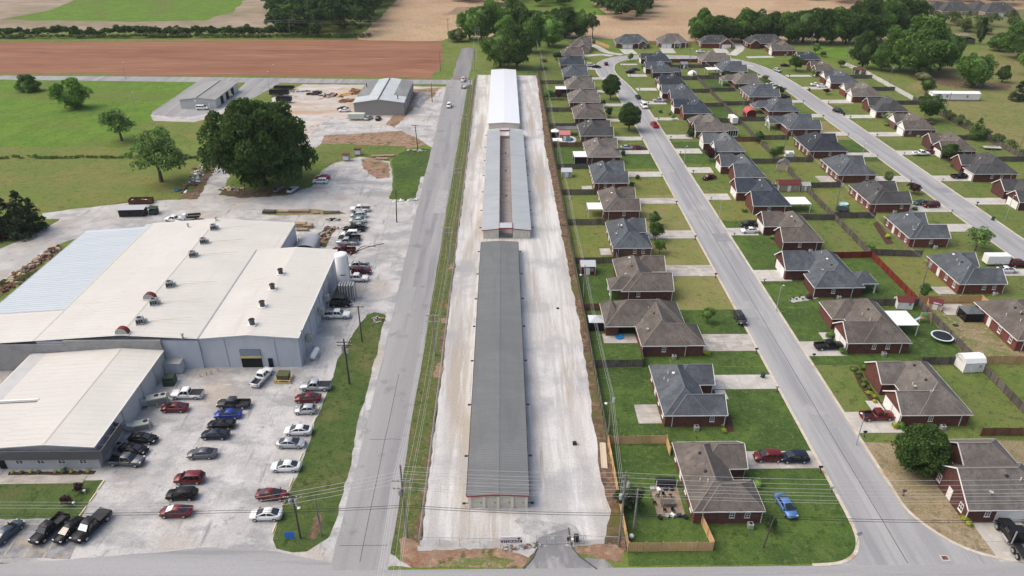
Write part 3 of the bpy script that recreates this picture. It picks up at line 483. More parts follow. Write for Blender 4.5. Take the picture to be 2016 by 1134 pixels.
RN = {'grey': 'light grey', 'slate': 'slate grey', 'dark': 'near black', 'brown': 'brown', 'taupe': 'taupe', 'blue': 'blue black', 'charcoal': 'charcoal'}
BN = {'red': 'red', 'maroon': 'maroon', 'brown': 'brown', 'bright': 'bright red', 'tan': 'tan'}
ROW = {'A': 'beside the storage yard', 'B': 'right of the near street', 'C': 'left of far right street', 'D': 'right of far right street'}
def hlabel(roof, br, i, row): return f'{RN[roof]} roofed {BN[br]} brick house, {ordn(i)} from the front, {ROW[row]}'
G_H = 'single storey brick houses'
# --- row A (garage wings to the right)
HA = [(27.6, 78.2, 38.3, 93.6, 'brown', 'red'), (27.6, 100.4, 38.7, 115.6, 'slate', 'red'), None, (26.5, 144.5, 38.4, 160.8, 'brown', 'maroon'), (27.5, 166.8, 37.6, 183.0, 'slate', 'brown'), (28.0, 190.6, 38.5, 206.0, 'brown', 'red'), (27.7, 212.3, 38.5, 228.8, 'slate', 'red'), (28.1, 236.6, 39.7, 252.7, 'taupe', 'maroon'), (28.0, 259.9, 40.2, 274.6, 'charcoal', 'brown'), (27.8, 282.6, 40.5, 298, 'brown', 'maroon'), (27.7, 305.9, 40.6, 320.6, 'taupe', 'maroon'), (28.2, 328.9, 40.9, 344, 'taupe', 'maroon'), (28.6, 353.2, 41, 367.6, 'slate', 'brown'), (28.8, 377.3, 41.1, 391.4, 'blue', 'brown'), (31.4, 400.4, 43, 413.6, 'brown', 'brown')]
for i, h in enumerate(HA):
    if h is None: continue
    x0, y0, x1, y1, rf, br = h
    bl = tA(x0, y0, x1, y1, nend='h' if i in (0, 4, 7, 9, 12) else 'g', nd=(.42, .4, .44, .46, .46, .42)[i % 6], mw=(.72, .74, .76, .72, .8, .76)[i % 6])
    if i == 3: bl.append((23.9, 31, 145.2, 150.6, 'x', 'h', 'h', 0))
    house(hlabel(rf, br, i, 'A'), bl, rf, br, garage=(2, 1, 2), group=G_H, porch=((24.3, 145.6), (24.3, 150.2)) if i == 3 else None)
house(hlabel('brown', 'red', 2, 'A'), [(27.3, 36.6, 122.2, 138.4, 'y', 'h', 'h'), (21.0, 37.8, 129.6, 139.4, 'x', 'h', 'h', 0), (27.6, 40.2, 122.3, 130.0, 'x', 'h', 'h'), (20.95, 24.2, 129.9, 139.2, 'x', 'h', 'h')], 'brown', 'red', garage=(2, 1, 2), porch=((36.9, 130.6),), group=G_H)
house('brown roofed tan brick house at the back of the loop, by the trees', [(38, 50, 424, 436, 'x', 'h', 'g'), (41, 48, 418, 430, 'y', 'g', 'h')], 'brown', 'tan', group=G_H)
# --- row B (garage wings to the left, towards the near street)
house(hlabel('taupe', 'red', 0, 'B'), [(68.2, 82.4, 78.0, 88.0, 'x', 'g', 'h'), (71.2, 81.6, 83.2, 93.7, 'x', 'g', 'h')], 'taupe', 'maroon', garage=(0, 0, 1, 4.6), porch=((71.6, 88.4),), group=G_H)
HB = [None, (68.8, 100, 81.5, 116.1, 'taupe', 'red', 'n'), (68.8, 122.7, 81.9, 139.4, 'brown', 'red', 'n'), None, (70.6, 169.8, 82.3, 187.1, 'brown', 'maroon', 'f'), (70.1, 193.7, 82.2, 212.2, 'blue', 'red', 'f'), (71.4, 216.8, 82.3, 234.8, 'slate', 'red', 'f'), (71.4, 241.6, 83, 258.1, 'grey', 'maroon', 'f'), (71, 264.9, 83.4, 281.4, 'taupe', 'brown', 'n'), (70.6, 288.6, 83.5, 304.5, 'blue', 'bright', 'f'), (70.2, 311.1, 83.2, 328.4, 'slate', 'maroon', 'f'), (70.8, 335.3, 83.5, 349.1, 'dark', 'maroon', 'n'), (71.1, 360, 82.8, 376, 'slate', 'maroon', 'f'), (72.4, 384, 86.5, 397, 'blue', 'maroon', 'f')]
for i, h in enumerate(HB):
    if h is None: continue
    x0, y0, x1, y1, rf, br, g = h
    bl = tB(x0, y0, x1, y1, nend='g', fend='g' if g == 'f' or i == 1 else 'h', fx=.6 if g == 'n' else -.8, nd=(.42, .44, .46, .44)[i % 4])
    if g == 'f': b = bl[1]; bl[1] = (b[0] + 1.0, *b[1:])
    if i in (8, 12): bl.append((x1 - 3, x1 + 4.2, y0 + 1.2, y0 + 5.6, 'x', 'h', 'h', 0))
    t = house(hlabel(rf, br, i, 'B'), bl, rf, br, garage=(1 if g == 'n' else 2, -1, 2), group=G_H, gable=M_SIDING if i in (7,) else None)
    if i in (8, 12):
        cx, cy = t.location.x, t.location.y
        f = MB(); X0, X1, Y0, Y1 = x1 - .4 - cx, x1 + 3.9 - cx, y0 + 1.5 - cy, y0 + 5.3 - cy
        for k in range(6): f.box(X0 + (X1 - X0) * k / 5 - .06, X0 + (X1 - X0) * k / 5 + .06, Y0 - .06, Y0 + .06, 0, 2.6)
        f.box(X0, X1, Y0 - .05, Y0 + .05, 0, .5).box(X1 - .06, X1 + .06, Y0, Y1, 0, .6).box(X1 - .06, X1 + .06, Y1 - .1, Y1, 0, 2.6); f.build('sunroom_frame', M_TRIM, t)
        MB().box(X0, X1 - .1, Y0 + .08, Y1, .05, 2.5).build('screen', M_GLASS, t)
house(hlabel('slate', 'maroon', 3, 'B'), [(72.4, 82.4, 145.7, 163, 'y', 'h', 'h'), (70.7, 80, 145.6, 152.6, 'x', 'h', 'h'), (67.0, 77, 154.2, 162.6, 'x', 'g', 'h'), (80.4, 86.2, 147.4, 152.6, 'x', 'h', 'h', 0)], 'slate', 'maroon', garage=(2, -1, 2), porch=((85.8, 147.8), (85.8, 152.2)), group=G_H)
# --- row C (backs to the left)
HC = [(103.5, 123.3, 115.5, 139, 'brown', 'bright'), (104.6, 146.9, 115.8, 161.7, 'slate', 'bright'), (105.2, 171.6, 116, 186.3, 'slate', 'bright'), (105.2, 194.8, 117.4, 210, 'charcoal', 'bright'), (105.5, 218.5, 117.8, 233.5, 'slate', 'red'), (104.8, 241.8, 118.2, 257.1, 'dark', 'red'), (106.1, 267, 118.9, 282.3, 'slate', 'red'), (106.8, 291.5, 119.3, 304.9, 'slate', 'red'), (105.5, 314, 119, 329.8, 'slate', 'bright'), (106, 337.3, 119.1, 351.2, 'taupe', 'red'), (106.2, 361.8, 119, 377, 'slate', 'red'), (102, 384.7, 117, 398, 'taupe', 'red')]
for i, (x0, y0, x1, y1, rf, br) in enumerate(HC):
    bl = tA(x0, y0, x1, y1, nend='h' if i in (4, 5, 7, 9) else 'g', mw=.78, gx=-1.6 if i in (1, 2) else 0); pc = None
    if i in (6, 7, 9): bl.append((x0 - 4.4, x0 + 4, y1 - 7.4, y1 - 1.8, 'x', 'g' if i == 6 else 'h', 'h', 0)); pc = ((x0 - 4, y1 - 7), (x0 - 4, y1 - 2.2))
    house(hlabel(rf, br, i, 'C'), bl, rf, br, garage=(2, 1, 2), porch=pc, group=G_H, gable=M_SIDING if i == 6 else None)
# --- row D (garages to the left)
HD = [(148.8, 195.6, 161.5, 211, 'charcoal', 'maroon'), (148.6, 218.8, 163, 234, 'charcoal', 'red'), (150.4, 241.2, 162.6, 257, 'brown', 'maroon'), (149.2, 265.8, 161.4, 282, 'brown', 'brown'), (149.8, 290.5, 163, 305.9, 'charcoal', 'red'), (150, 314.3, 163.3, 330.5, 'taupe', 'bright'), (150, 337.8, 163.1, 354, 'slate', 'red'), (152.3, 362.3, 162.4, 377, 'brown', 'brown'), (154, 388, 165, 400, 'blue', 'red')]
for i, (x0, y0, x1, y1, rf, br) in enumerate(HD):
    house(hlabel(rf, br, i, 'D'), tB(x0, y0, x1, y1, nend='h' if i in (1, 4) else 'g', fend='g'), rf, br, garage=(1, -1, 1, 4.6), group=G_H, gable=M_SIDING if i in (3, 5, 6) else None)
# --- head of the loop, fronts to the camera
def tT(x, y, w, d, gx, gw, gable=True, off=2.2): return [(x, x + w, y, y + d, 'x', 'h', 'h'), (x + gx, x + gx + gw, y - off, y + d * .6, 'y', 'g' if gable else 'h', 'h')]
house('slate roofed brown brick house with two grey garage doors at the loop head', tT(64.5, 433, 19, 11, 2.6, 7.6, False) + [(77, 82, 430.6, 440, 'y', 'g', 'h')], 'slate', 'brown', garage=(1, 0, 2), group=G_H)
house('taupe roofed brown brick house with white garages and columned porch at the loop head', tT(89, 434.5, 17.4, 11, .6, 7.6, False) + [(97.8, 101.6, 432, 440, 'y', 'g', 'h')], 'taupe', 'brown', garage=(1, 0, 2), gable=M_SIDING, porch=((97.9, 432.4), (101.4, 432.4), (104.6, 433.6)), group=G_H)
house('charcoal roofed bright red brick house with one wide white garage door at the loop head', tT(113, 432.5, 18, 10, 10.2, 7.8), 'charcoal', 'bright', garage=(1, 0, 1, 5), group=G_H)
house('charcoal roofed red brick house right of the curved drive at the loop head', tT(139.5, 432, 22, 11, 1, 6) + [(152, 158, 429, 440, 'y', 'g', 'h')], 'charcoal', 'red', group=G_H)
house('brown roofed red brick house where the loop turns down the far right street', tB(146.5, 411, 160, 426), 'brown', 'bright', garage=(1, -1, 1, 4.4), gable=M_SIDING, group=G_H)
house('far grey roofed pale house behind the barn, left of two', [(311, 335, 546, 561, 'x', 'h', 'h'), (305, 320, 552, 566, 'x', 'h', 'h')], 'charcoal', 'tan', garage=(0, 0, 1, 5), group=G_H)
house('far grey roofed pale house behind the barn, right of two', [(338, 363, 540, 556, 'x', 'h', 'h'), (334, 350, 548, 566, 'y', 'h', 'h')], 'charcoal', 'tan', garage=(0, 0, 2, 3), group=G_H)

# ------------------------------------------------------------------ storage buildings
def roll_door(parent, x, y, rz, w=2.15, h=2.15):
    def mk():
        m = MB()
        for i in range(12): m.box(-w / 2, w / 2, -.03 if i % 2 else -.045, .03, h / 12 * i, h / 12 * (i + 1) - .004)
        return m.mesh('roller_door', M_DOORB)
    d = link('roller_door', cached(('rd', w, h), mk), parent, (x, y, .03), rz)
    link('latch', cached('latch', lambda: MB().box(-.06, .06, -.09, -.04, -.1, .1).mesh('latch', M_BLACK)), d, (w / 2 - .25, 0, .95))
def wall_light(parent, x, y, z, s): link('wall_light', cached('walllight', lambda: MB().box(0, .7, -.05, .05, .05, .12).box(.45, .95, -.16, .16, -.04, .1).mesh('wall_light', M_BLACK)), parent, (x, y, z), 0 if s > 0 else math.pi)
def ribs(poly_fn, n, m, parent, w=.05, h=.035):
    b = MB()
    for i in range(n): b.bar(*poly_fn(i), w, h)
    return b.build('roof_seam', m, parent)
# long grey one
x0, x1, y0, y1, ez, rzg = -5.75, 3.5, 82.1, 171.0, 2.6, 2.92; xm = (x0 + x1) / 2
t = thing('storage_building', 'long low grey roofed storage building with four beige doors at its front end', 'storage building', (xm, y0, 0)); hw = (x1 - x0) / 2; Ln = y1 - y0
MB().box(-hw + .1, hw - .1, .1, Ln - .1, 0, ez - .05).add([(-hw + .1, .1, ez - .05), (hw - .1, .1, ez - .05), (0, .1, rzg - .08), (-hw + .1, Ln - .1, ez - .05), (hw - .1, Ln - .1, ez - .05), (0, Ln - .1, rzg - .08)], [(0, 1, 2), (5, 4, 3)]).build('wall', M_BEIGE, t)
ro = MB().add([(-hw - .12, -.15, ez), (0, -.15, rzg), (hw + .12, -.15, ez), (-hw - .12, Ln + .1, ez), (0, Ln + .1, rzg), (hw + .12, Ln + .1, ez)], [(0, 1, 4, 3), (1, 2, 5, 4)]).build('roof', M_ROOFG, t)
for s in (-1, 1): ribs(lambda i: ((s * (hw + .1), .3 + i * .61, ez + .015), (s * .08, .3 + i * .61, rzg + .01)), 145, M_SEAMG, ro, .05, .008)
MB().bar((0, -.15, rzg + .02), (0, Ln, rzg + .02), .4, .05).build('ridge_cap', M_ROOFG, ro)
for yy in (-.18, Ln + .13): MB().bar((-hw - .15, yy, ez - .1), (0, yy, rzg - .1), .08, .26).bar((hw + .15, yy, ez - .1), (0, yy, rzg - .1), .08, .26).build('rake_trim', M_REDTRIM, t)
for s in (-1, 1): MB().bar((s * (hw + .17), -.1, ez - .08), (s * (hw + .17), Ln, ez - .08), .12, .14).build('gutter', M_BLACK, t)
for k in range(5): MB().box(-hw + .12 + k * (2 * hw - .66) / 4, -hw + .54 + k * (2 * hw - .66) / 4, -.14, .12, 0, 2.4).build('pilaster', M_BEIGE, t)
for k in range(4): roll_door(t, -hw + .33 + (k + .5) * (2 * hw - .66) / 4, .08, 0, 1.72, 2.05)
MB().box(-1.1, 1.2, -.03, .09, 2.42, 2.56).build('sign_strip', mat('sign_olive', (.16, .14, .06)), t)
for k in range(30):
    for s in (-1, 1): roll_door(t, s * (hw - .08), 1.8 + k * 2.95, -s * math.pi / 2 * -1, 2.4, 2.1)
for yy in (9, 22.3, 36, 48.6, 60.2, 72, 84): wall_light(t, hw - .1, yy, 2.3, 1); wall_light(t, -hw + .1, yy, 2.3, -1)
wall_light(t, -hw + .1, .3, .6, -1); wall_light(t, hw - .1, .3, .6, 1)
# the pair of wings round a courtyard
x0, x1, y0, y1 = -5.75, 7.1, 178.7, 269.0; a0, a1 = -1.35, 2.35; ez, hz = 2.5, 2.95; Ln = y1 - y0
t = thing('storage_building', 'light grey storage building with red trimmed central aisle, behind the long dark one', 'storage building', ((x0 + x1) / 2, y0, 0)); c = (x0 + x1) / 2
for s, (p, q) in ((-1, (x0 - c, a0 - c)), (1, (x1 - c, a1 - c))):
    w = MB(); lo, hi = min(p, q), max(p, q); w.box(lo + .1, hi - .1, .1, Ln, 0, ez - .04)
    w.add([(p - .1 * s, .1, ez - .05), (q + .1 * s, .1, ez - .05), (q + .1 * s, .1, hz - .05), (p - .1 * s, .12, ez - .05), (q + .1 * s, .12, ez - .05), (q + .1 * s, .12, hz - .05)], [(0, 1, 2), (5, 4, 3)]).box(min(q, q + .1 * s), max(q, q + .1 * s), .1, Ln, ez - .3, hz - .03); w.build('wall', M_BEIGE, t)
    ro = MB().add([(p + .12 * s, -.15, ez), (q - .1 * s, -.15, hz), (q - .1 * s, Ln, hz), (p + .12 * s, Ln, ez)], [(0, 1, 2, 3) if s < 0 else (3, 2, 1, 0)]).build('roof', M_ROOFL, t)
    ribs(lambda i: ((p + .1 * s, .3 + i * .61, ez + .01), (q - .08 * s, .3 + i * .61, hz + .01)), 146, M_SEAML, ro, .06, .05)
    MB().bar((q - .14 * s, -.1, hz - .12), (q - .14 * s, Ln, hz - .12), .08, .3).bar((p + .14 * s, -.18, ez - .1), (q, -.18, hz - .1), .08, .24).build('fascia', M_REDTRIM, t)
    MB().bar((p + .16 * s, -.1, ez - .08), (p + .16 * s, Ln, ez - .08), .1, .14).build('gutter', M_METAL, t)
    for k in range(2): roll_door(t, lo + .3 + (k + .5) * (hi - lo - .6) / 2, .08, 0, 1.65, 2.05)
    for k in range(28): roll_door(t, q - .08 * s, 5 + k * 3, (1 if s < 0 else -1) * math.pi / 2, 2.4, 2.1)
    for yy in (2, 14, 28, 42, 56, 70, 84): wall_light(t, p - .1 * s, yy, 2.25, s)
for yy0, yy1 in ((-.1, 3.4), (Ln - 3, Ln - .2)):
    MB().box(a0 - c + .14, a1 - c - .14, yy0, yy1, 3.0, 3.16).build('canopy', M_ROOFL, t); MB().box(a0 - c + .05, a1 - c - .05, yy0 - .1, yy0 - .02, 2.75, 3.2).build('fascia', M_REDTRIM, t)
    for xx in (a0 - c + .06, a1 - c - .06): MB().box(xx - .05, xx + .05, yy0, yy1, 2.9, 3.25).build('canopy_trim', M_REDTRIM, t)
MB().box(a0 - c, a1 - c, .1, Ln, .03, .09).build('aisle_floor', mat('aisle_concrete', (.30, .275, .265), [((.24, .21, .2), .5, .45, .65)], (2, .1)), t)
for yy in (30, 52, 70): MB().box(-.1, .3, yy, yy + .4, .09, .35).build('aisle_drain', M_BLACK, t)
# the new white one
x0, x1, y0, y1, ez, rzg = -5.7, 6.2, 275.3, 366.0, 2.95, 3.35; hw = (x1 - x0) / 2; Ln = y1 - y0
t = thing('storage_building', 'storage building with bright white metal roof at the far end of the yard', 'storage building', ((x0 + x1) / 2, y0, 0))
MB().box(-hw + .1, hw - .1, .1, Ln, 0, ez - .05).add([(-hw + .1, .1, ez - .05), (hw - .1, .1, ez - .05), (0, .1, rzg - .06), (-hw + .1, .12, ez - .05), (hw - .1, .12, ez - .05), (0, .12, rzg - .06)], [(0, 1, 2), (5, 4, 3)]).build('wall', M_BEIGE, t)
ro = MB().add([(-hw - .12, -.15, ez), (0, -.15, rzg), (hw + .12, -.15, ez), (-hw - .12, Ln + .1, ez), (0, Ln + .1, rzg), (hw + .12, Ln + .1, ez)], [(0, 1, 4, 3), (1, 2, 5, 4)]).build('roof', M_ROOFNEW, t)
for s in (-1, 1): ribs(lambda i: ((s * (hw + .1), .3 + i * .91, ez + .01), (s * .08, .3 + i * .91, rzg)), 99, M_SEAMN, ro, .05, .03)
MB().bar((-hw - .15, -.18, ez - .08), (0, -.18, rzg - .08), .06, .16).bar((hw + .15, -.18, ez - .08), (0, -.18, rzg - .08), .06, .16).build('rake_trim', M_METAL, t)
roll_door(t, hw - .6, .08, 0, .5, 2.0)
for k in range(28):
    for s in (-1, 1): roll_door(t, s * (hw - .08), 2 + k * 3.1, s * math.pi / 2, 2.4, 2.1)

# ------------------------------------------------------------------ the works on the left
t = thing('works_building', 'large pale roofed metal works building with grey walls beside the gravel lot', 'factory', (-70, 117.6, 0)); O = (-70, 117.6)
def L(x, y, z): return (x - O[0], y - O[1], z)
# right bay
MB().box(-59 - O[0], -40 - O[0], 119.8 - O[1], 158 - O[1], 0, 6.8).add([L(-59, 119.8, 6.8), L(-40, 119.8, 6.8), L(-49.4, 119.8, 7.55), L(-59, 119.82, 6.8), L(-40, 119.82, 6.8), L(-49.4, 119.82, 7.55)], [(0, 1, 2), (5, 4, 3)]).build('wall', M_WALLG, t)
ro = MB().add([L(-59, 119.6, 6.95), L(-49.4, 119.6, 7.72), L(-39.8, 119.6, 6.95), L(-59, 158.2, 6.95), L(-49.4, 158.2, 7.72), L(-39.8, 158.2, 6.95)], [(0, 1, 4, 3), (1, 2, 5, 4)]).build('roof', M_ROOFW, t)
for xa, za in ((-59, 6.95), (-39.85, 6.95)): ribs(lambda i: (L(xa, 120.4 + i * 1.22, za + .01), L(-49.4, 120.4 + i * 1.22, 7.73)), 31, M_SEAM, ro, .06, .012)
MB().bar(L(-59.1, 119.55, 6.88), L(-49.4, 119.55, 7.64), .08, .16).bar(L(-39.7, 119.55, 6.88), L(-49.4, 119.55, 7.64), .08, .16).build('rake_trim', M_TRIM, t)
MB().bar(L(-39.72, 119.6, 6.86), L(-39.72, 158.2, 6.86), .14, .18).build('gutter', M_TRIM, t)
# main hall
MB().box(-92 - O[0], -54 - O[0], 158.05 - O[1], 174.6 - O[1], 0, 6.6).box(-106 - O[0], -59.05 - O[0], 119.5 - O[1], 158.04 - O[1], 0, 5.4).box(-90 - O[0], -59.05 - O[0], 119.52 - O[1], 158.03 - O[1], 5.4, 6.5).build('wall', M_WALLG, t)
pr = [(-106.8, 5.65), (-90.4, 6.75), (-73.6, 7.9), (-59.02, 7.0)]
def prof(ya, yb, ps, m, sm, nm='roof', st=1.22, sw=.06, sh_=.012):
    v = [L(x, ya, z) for x, z in ps] + [L(x, yb, z) for x, z in ps]; n = len(ps)
    r = MB().add(v, [(i, i + 1, n + i + 1, n + i) for i in range(n - 1)]).build(nm, m, t); cnt = int((yb - ya - .5) / st)
    for a, b in zip(ps, ps[1:]): ribs(lambda i: (L(a[0], ya + .4 + i * st, a[1] + .01), L(b[0], ya + .4 + i * st, b[1] + .01)), cnt, sm, r, sw, sh_)
    return r
r1 = prof(119.3, 158.2, pr[1:], M_ROOFW, M_SEAM); prof(158.2, 174.8, pr[1:3] + [(-53.8, 6.68)], M_ROOFW, M_SEAM); prof(119.3, 131, pr[:2], M_ROOFW, M_SEAM); prof(131.02, 172.6, pr[:2], M_ROOFB, M_SEAMB, st=.9, sw=.14, sh_=.04)
MB().bar(L(-106.9, 131, 5.6), L(-106.9, 172.6, 5.6), .1, .2).bar(L(-106.8, 130.98, 5.62), L(-90.4, 130.98, 6.72), .08, .2).bar(L(-53.7, 158.2, 6.6), L(-53.7, 174.8, 6.6), .1, .2).build('eave_trim', M_METAL, t)
for xv in (-90.4, -73.6): MB().bar(L(xv, 119.5, [6.78, 7.92][xv > -80]), L(xv, 174.6, [6.78, 7.92][xv > -80]), .35, .05).build('ridge_cap', M_SEAM, r1)
MB().bar(L(-59.0, 119.5, 7.02), L(-59.0, 158, 7.02), .3, .08).build('valley_gutter', M_METAL, r1)
# step wall above the office roof and wall stiles
MB().box(-84.6 - O[0], -66 - O[0], 119.0 - O[1], 119.45 - O[1], 0, 6.9).box(-104 - O[0], -84.7 - O[0], 119.1 - O[1], 119.45 - O[1], 0, 6.0).build('step_wall', M_WALLD, t)
for y in (124, 129, 133.5, 138, 142.5, 147, 152): MB().box(-39.97 - O[0], -39.9 - O[0], y - O[1], y + .09 - O[1], 0, 6.75).build('wall_stile', M_METAL, t)
for x in (-54.2, -44.6): MB().box(x - O[0], x + .08 - O[0], 119.72 - O[1], 119.79 - O[1], 0, 6.7).build('wall_stile', M_METAL, t)
# loading door with yellow beam
MB().box(-51.6 - O[0], -47.6 - O[0], 119.7 - O[1], 119.78 - O[1], 0, 4.2).build('loading_door', M_DARK, t)
MB().box(-51.6 - O[0], -47.6 - O[0], 119.6 - O[1], 119.69 - O[1], 2.6, 4.2).build('door_panel', mat('door_blue_grey', (.2, .25, .3)), t); MB().box(-51.7 - O[0], -47.5 - O[0], 119.5 - O[1], 119.6 - O[1], 2.3, 2.75).build('door_beam', M_PAINTY, t)
MB().box(-46.4 - O[0], -45.5 - O[0], 119.7 - O[1], 119.78 - O[1], 0, 2.1).build('door', M_DARK, t)
for y in (124.6, 135.2, 141): # coolers on the side wall
    MB().box(-39.85 - O[0], -38.7 - O[0], y - O[1], y + 1.2 - O[1], 2.6, 4.0).build('wall_cooler', M_UNIT, t)
MB().tube([L(-39.6, 121.6, .2), L(-39.6, 121.6, 7.4)], .1, 8).build('flue_pipe', M_METAL, t)
for y in (155.5, 160, 166, 171): MB().box(-53.95 - O[0], -53.88 - O[0], y + 4 - O[1], y + 4.9 - O[1], 0, 2.1).build('door', M_METAL, t) if y > 158 else None
# rooftop plant: each a thing standing on the roof
def rz_at(x):
    if x > -59: return 6.95 + (1 - abs(x + 49.4) / 9.6) * .77
    return 7.9 - (abs(x + 73.6) / 14.6 * .9 if x > -73.6 else (-73.6 - x) / 16.8 * 1.15)
VENTS = ['nearest the front wall', 'second from the front wall', 'third from the front wall', 'nearest the back edge']
for i, p in enumerate(((-49.48, 123.27), (-49.50, 130.35), (-49.40, 137.61), (-49.49, 144.55))):
    b = thing('roof_exhaust', f'dark round roof exhaust on the right bay, {VENTS[i]}', 'roof vent', (*p, rz_at(p[0])), group='dark round exhausts on the right bay roof')
    MB().lathe([(.5, -.1), (.5, 1.0), (.62, 1.05), (.62, 1.2)], 14).build('stack', mat('vent_dark', (.09, .09, .09), rough=.7), b, smooth=False); MB().box(-.8, .8, -.8, .8, -.06, .1).build('flashing', M_TRIM, b); MB().lathe([(.52, 1.2), (.5, 1.215)], 12).build('opening', M_DARK, b)
def cooler(p, lab):
    b = thing('roof_cooler', lab, 'cooler', (*p, rz_at(p[0])), .35, group='grey box coolers on the main hall roof'); b.scale = (.78, .78, .78)
    MB().box(-.9, .9, -.9, .9, .25, 1.5).build('housing', mat('cooler_grey', (.34, .345, .34), [((.26, .26, .26), 2, .45, .65)]), b); MB().lathe([(.75, 1.5), (.7, 1.72), (.6, 1.72), (.55, 1.5)], 14).build('fan_ring', M_METAL, b); MB().lathe([(.56, 1.52), (.55, 1.56)], 12).build('fan', M_DARK, b)
    for k in range(3): MB().box(-.75 + k * .55, -.35 + k * .55, -.94, -.9, .45, 1.3).build('louvre', M_BLACK, b)
    MB().box(.9, 1.7, -.4, .4, .35, 1.0).build('duct', M_UNIT, b); MB().box(-1, 1, -1, 1, 0, .25).build('curb', M_METAL, b)
    MB().bar((1.7, .1, .1), (min(14, -59.6 - p[0]), -1.6, .03), .06, .05).build('drain_line', mat('rust_stain_pipe', (.5, .42, .3)), b)
for p, n in (((-71.64, 124.03), 'grey roof cooler nearest the front, behind the front red hood'), ((-71.98, 131.38), 'grey roof cooler close beside the rear red hood'), ((-71.74, 138.95), 'grey roof cooler third from the front, with no hood near it'), ((-72.13, 153.35), 'grey roof cooler fourth from the front'), ((-72.18, 160.45), 'grey roof cooler fifth from the front, second from the back'), ((-72.47, 168.39), 'small grey roof cooler nearest the back edge of the main hall')): cooler(p, n)
def hood(p, lab):
    b = thing('roof_hood', lab, 'roof vent', (*p, rz_at(p[0])), group='red half round hoods on the main hall roof'); prf = [(1.25 * math.cos(a), 1.25 * math.sin(a)) for a in [math.pi * i / 10 for i in range(11)]]
    m = MB(); m.loft([[(x, y, .15 + z) for x, z in prf] for y in (-.55, .55)]); m.build('hood', mat('hood_red', (.16, .03, .028)), b)
    MB().loft([[(x * .94, y, .15 + z * .94) for x, z in prf] for y in (-.6, -.56)]).build('screen', M_UNIT, b); MB().box(-1.35, 1.35, -.7, .7, -.1, .15).build('curb', M_TRIM, b)
hood((-73.29, 120.13), 'red half round roof hood nearest the step wall'); hood((-73.60, 133.46), 'red half round roof hood behind a grey cooler')
for p, vl in (((-61.73, 119.46), 'short capped vent pipe on the main hall roof near the front'), ((-79.62, 170.55), 'short capped vent pipe at the back left of the main hall roof'), ((-73.58, 173.68), 'short capped vent pipe at the back edge of the roof ridge')): tag(MB().tube([(0, 0, -.2), (0, 0, .8)], .18, 8).lathe([(.3, .75), (.3, .95), (.1, 1.05)], 10).build('vent_pipe', M_UNIT, loc=(*p, rz_at(p[0]))), vl, 'vent pipe', 'small capped vent pipes')
# office block in front
t2 = thing('office_building', 'low pale roofed office block with charcoal fascia in front of the works', 'office', (-73.6, 91, 0)); O = (-73.6, 91)
MB().box(-81.2 - O[0], -66 - O[0], 91.6 - O[1], 104 - O[1], 0, 4.6).box(-91 - O[0], -66.01 - O[0], 104.01 - O[1], 118.9 - O[1], 0, 4.2).box(-103 - O[0], -81.21 - O[0], 92 - O[1], 104 - O[1], 0, 3.9).add([L(-81.2, 91.6, 4.6), L(-66, 91.6, 4.6), L(-73.7, 91.6, 5.2), L(-81.2, 91.62, 4.6), L(-66, 91.62, 4.6), L(-73.7, 91.62, 5.2)], [(0, 1, 2), (5, 4, 3)]).build('wall', mat('wall_pale', (.5, .495, .485), [((.45, .445, .43), .5, .45, .65)]), t2)
t = t2
prof(91.3, 104, [(-81.3, 4.72), (-73.7, 5.3), (-65.8, 4.72)], M_ROOFW, M_SEAM); prof(104, 118.95, [(-91.6, 3.95), (-73.7, 5.3), (-65.8, 4.72)], M_ROOFW, M_SEAM); prof(91.3, 103.6, [(-103, 3.2), (-81.32, 4.3)], M_ROOFW, M_SEAM)
MB().bar(L(-73.7, 91.4, 5.32), L(-73.7, 118.9, 5.32), .3, .05).build('ridge_cap', M_SEAM, t2); MB().bar(L(-103, 103.8, 3.55), L(-81.4, 103.8, 4.62), .3, .4).build('roof_step', M_TRIM, t2)
MB().bar(L(-65.74, 91.4, 4.66), L(-65.74, 118.9, 4.66), .12, .16).bar(L(-81.3, 91.25, 4.64), L(-73.7, 91.25, 5.22), .08, .16).bar(L(-65.7, 91.25, 4.64), L(-73.7, 91.25, 5.22), .08, .16).build('eave_trim', M_TRIM, t2)
f = MB(); f.box(-104 - O[0], -64.6 - O[0], 90.75 - O[1], 90.9 - O[1], 2.5, 4.25).box(-64.75 - O[0], -64.6 - O[0], 90.91 - O[1], 98 - O[1], 2.5, 4.25).box(-65.95 - O[0], -64.76 - O[0], 97.86 - O[1], 98 - O[1], 2.5, 4.25).build('fascia', M_FASCIA, t2)
MB().box(-104 - O[0], -64.76 - O[0], 90.91 - O[1], 91.58 - O[1], 2.52, 2.6).box(-65.95 - O[0], -64.76 - O[0], 91.59 - O[1], 97.8 - O[1], 2.5, 2.6).build('soffit', M_FASCIA, t2)
for k in range(12): MB().bar(L(-103.8 + k * 3.4, 90.95, 3.95), L(-103.8 + k * 3.4, 91.58, 3.95), .1).build('brace', M_WALLD, t2)
for k in range(3): MB().bar(L(-65.95, 92.6 + k * 2.2, 3.95), L(-64.8, 92.6 + k * 2.2, 3.95), .1).build('brace', M_WALLD, t2)
for p in (42, 84, 126, 169, ): 
    x = {42: -78.85, 84: -75.4, 126: -72.0, 169: -68.55}[p]; w = link('window', WIN[0], t2, L(x, 91.55, 1.05), 0, scale=(1.3, 1, .75)); link('pane', WIN[1], w)
for y in (94, 96.4): w = link('window', WIN[0], t2, L(-65.96, y, 1.05), math.pi / 2, scale=(1.3, 1, .75)); link('pane', WIN[1], w)
MB().box(-82.3 - O[0], -81.2 - O[0], 91.5 - O[1], 91.58 - O[1], 0, 2.2).build('door', M_DARK, t2)
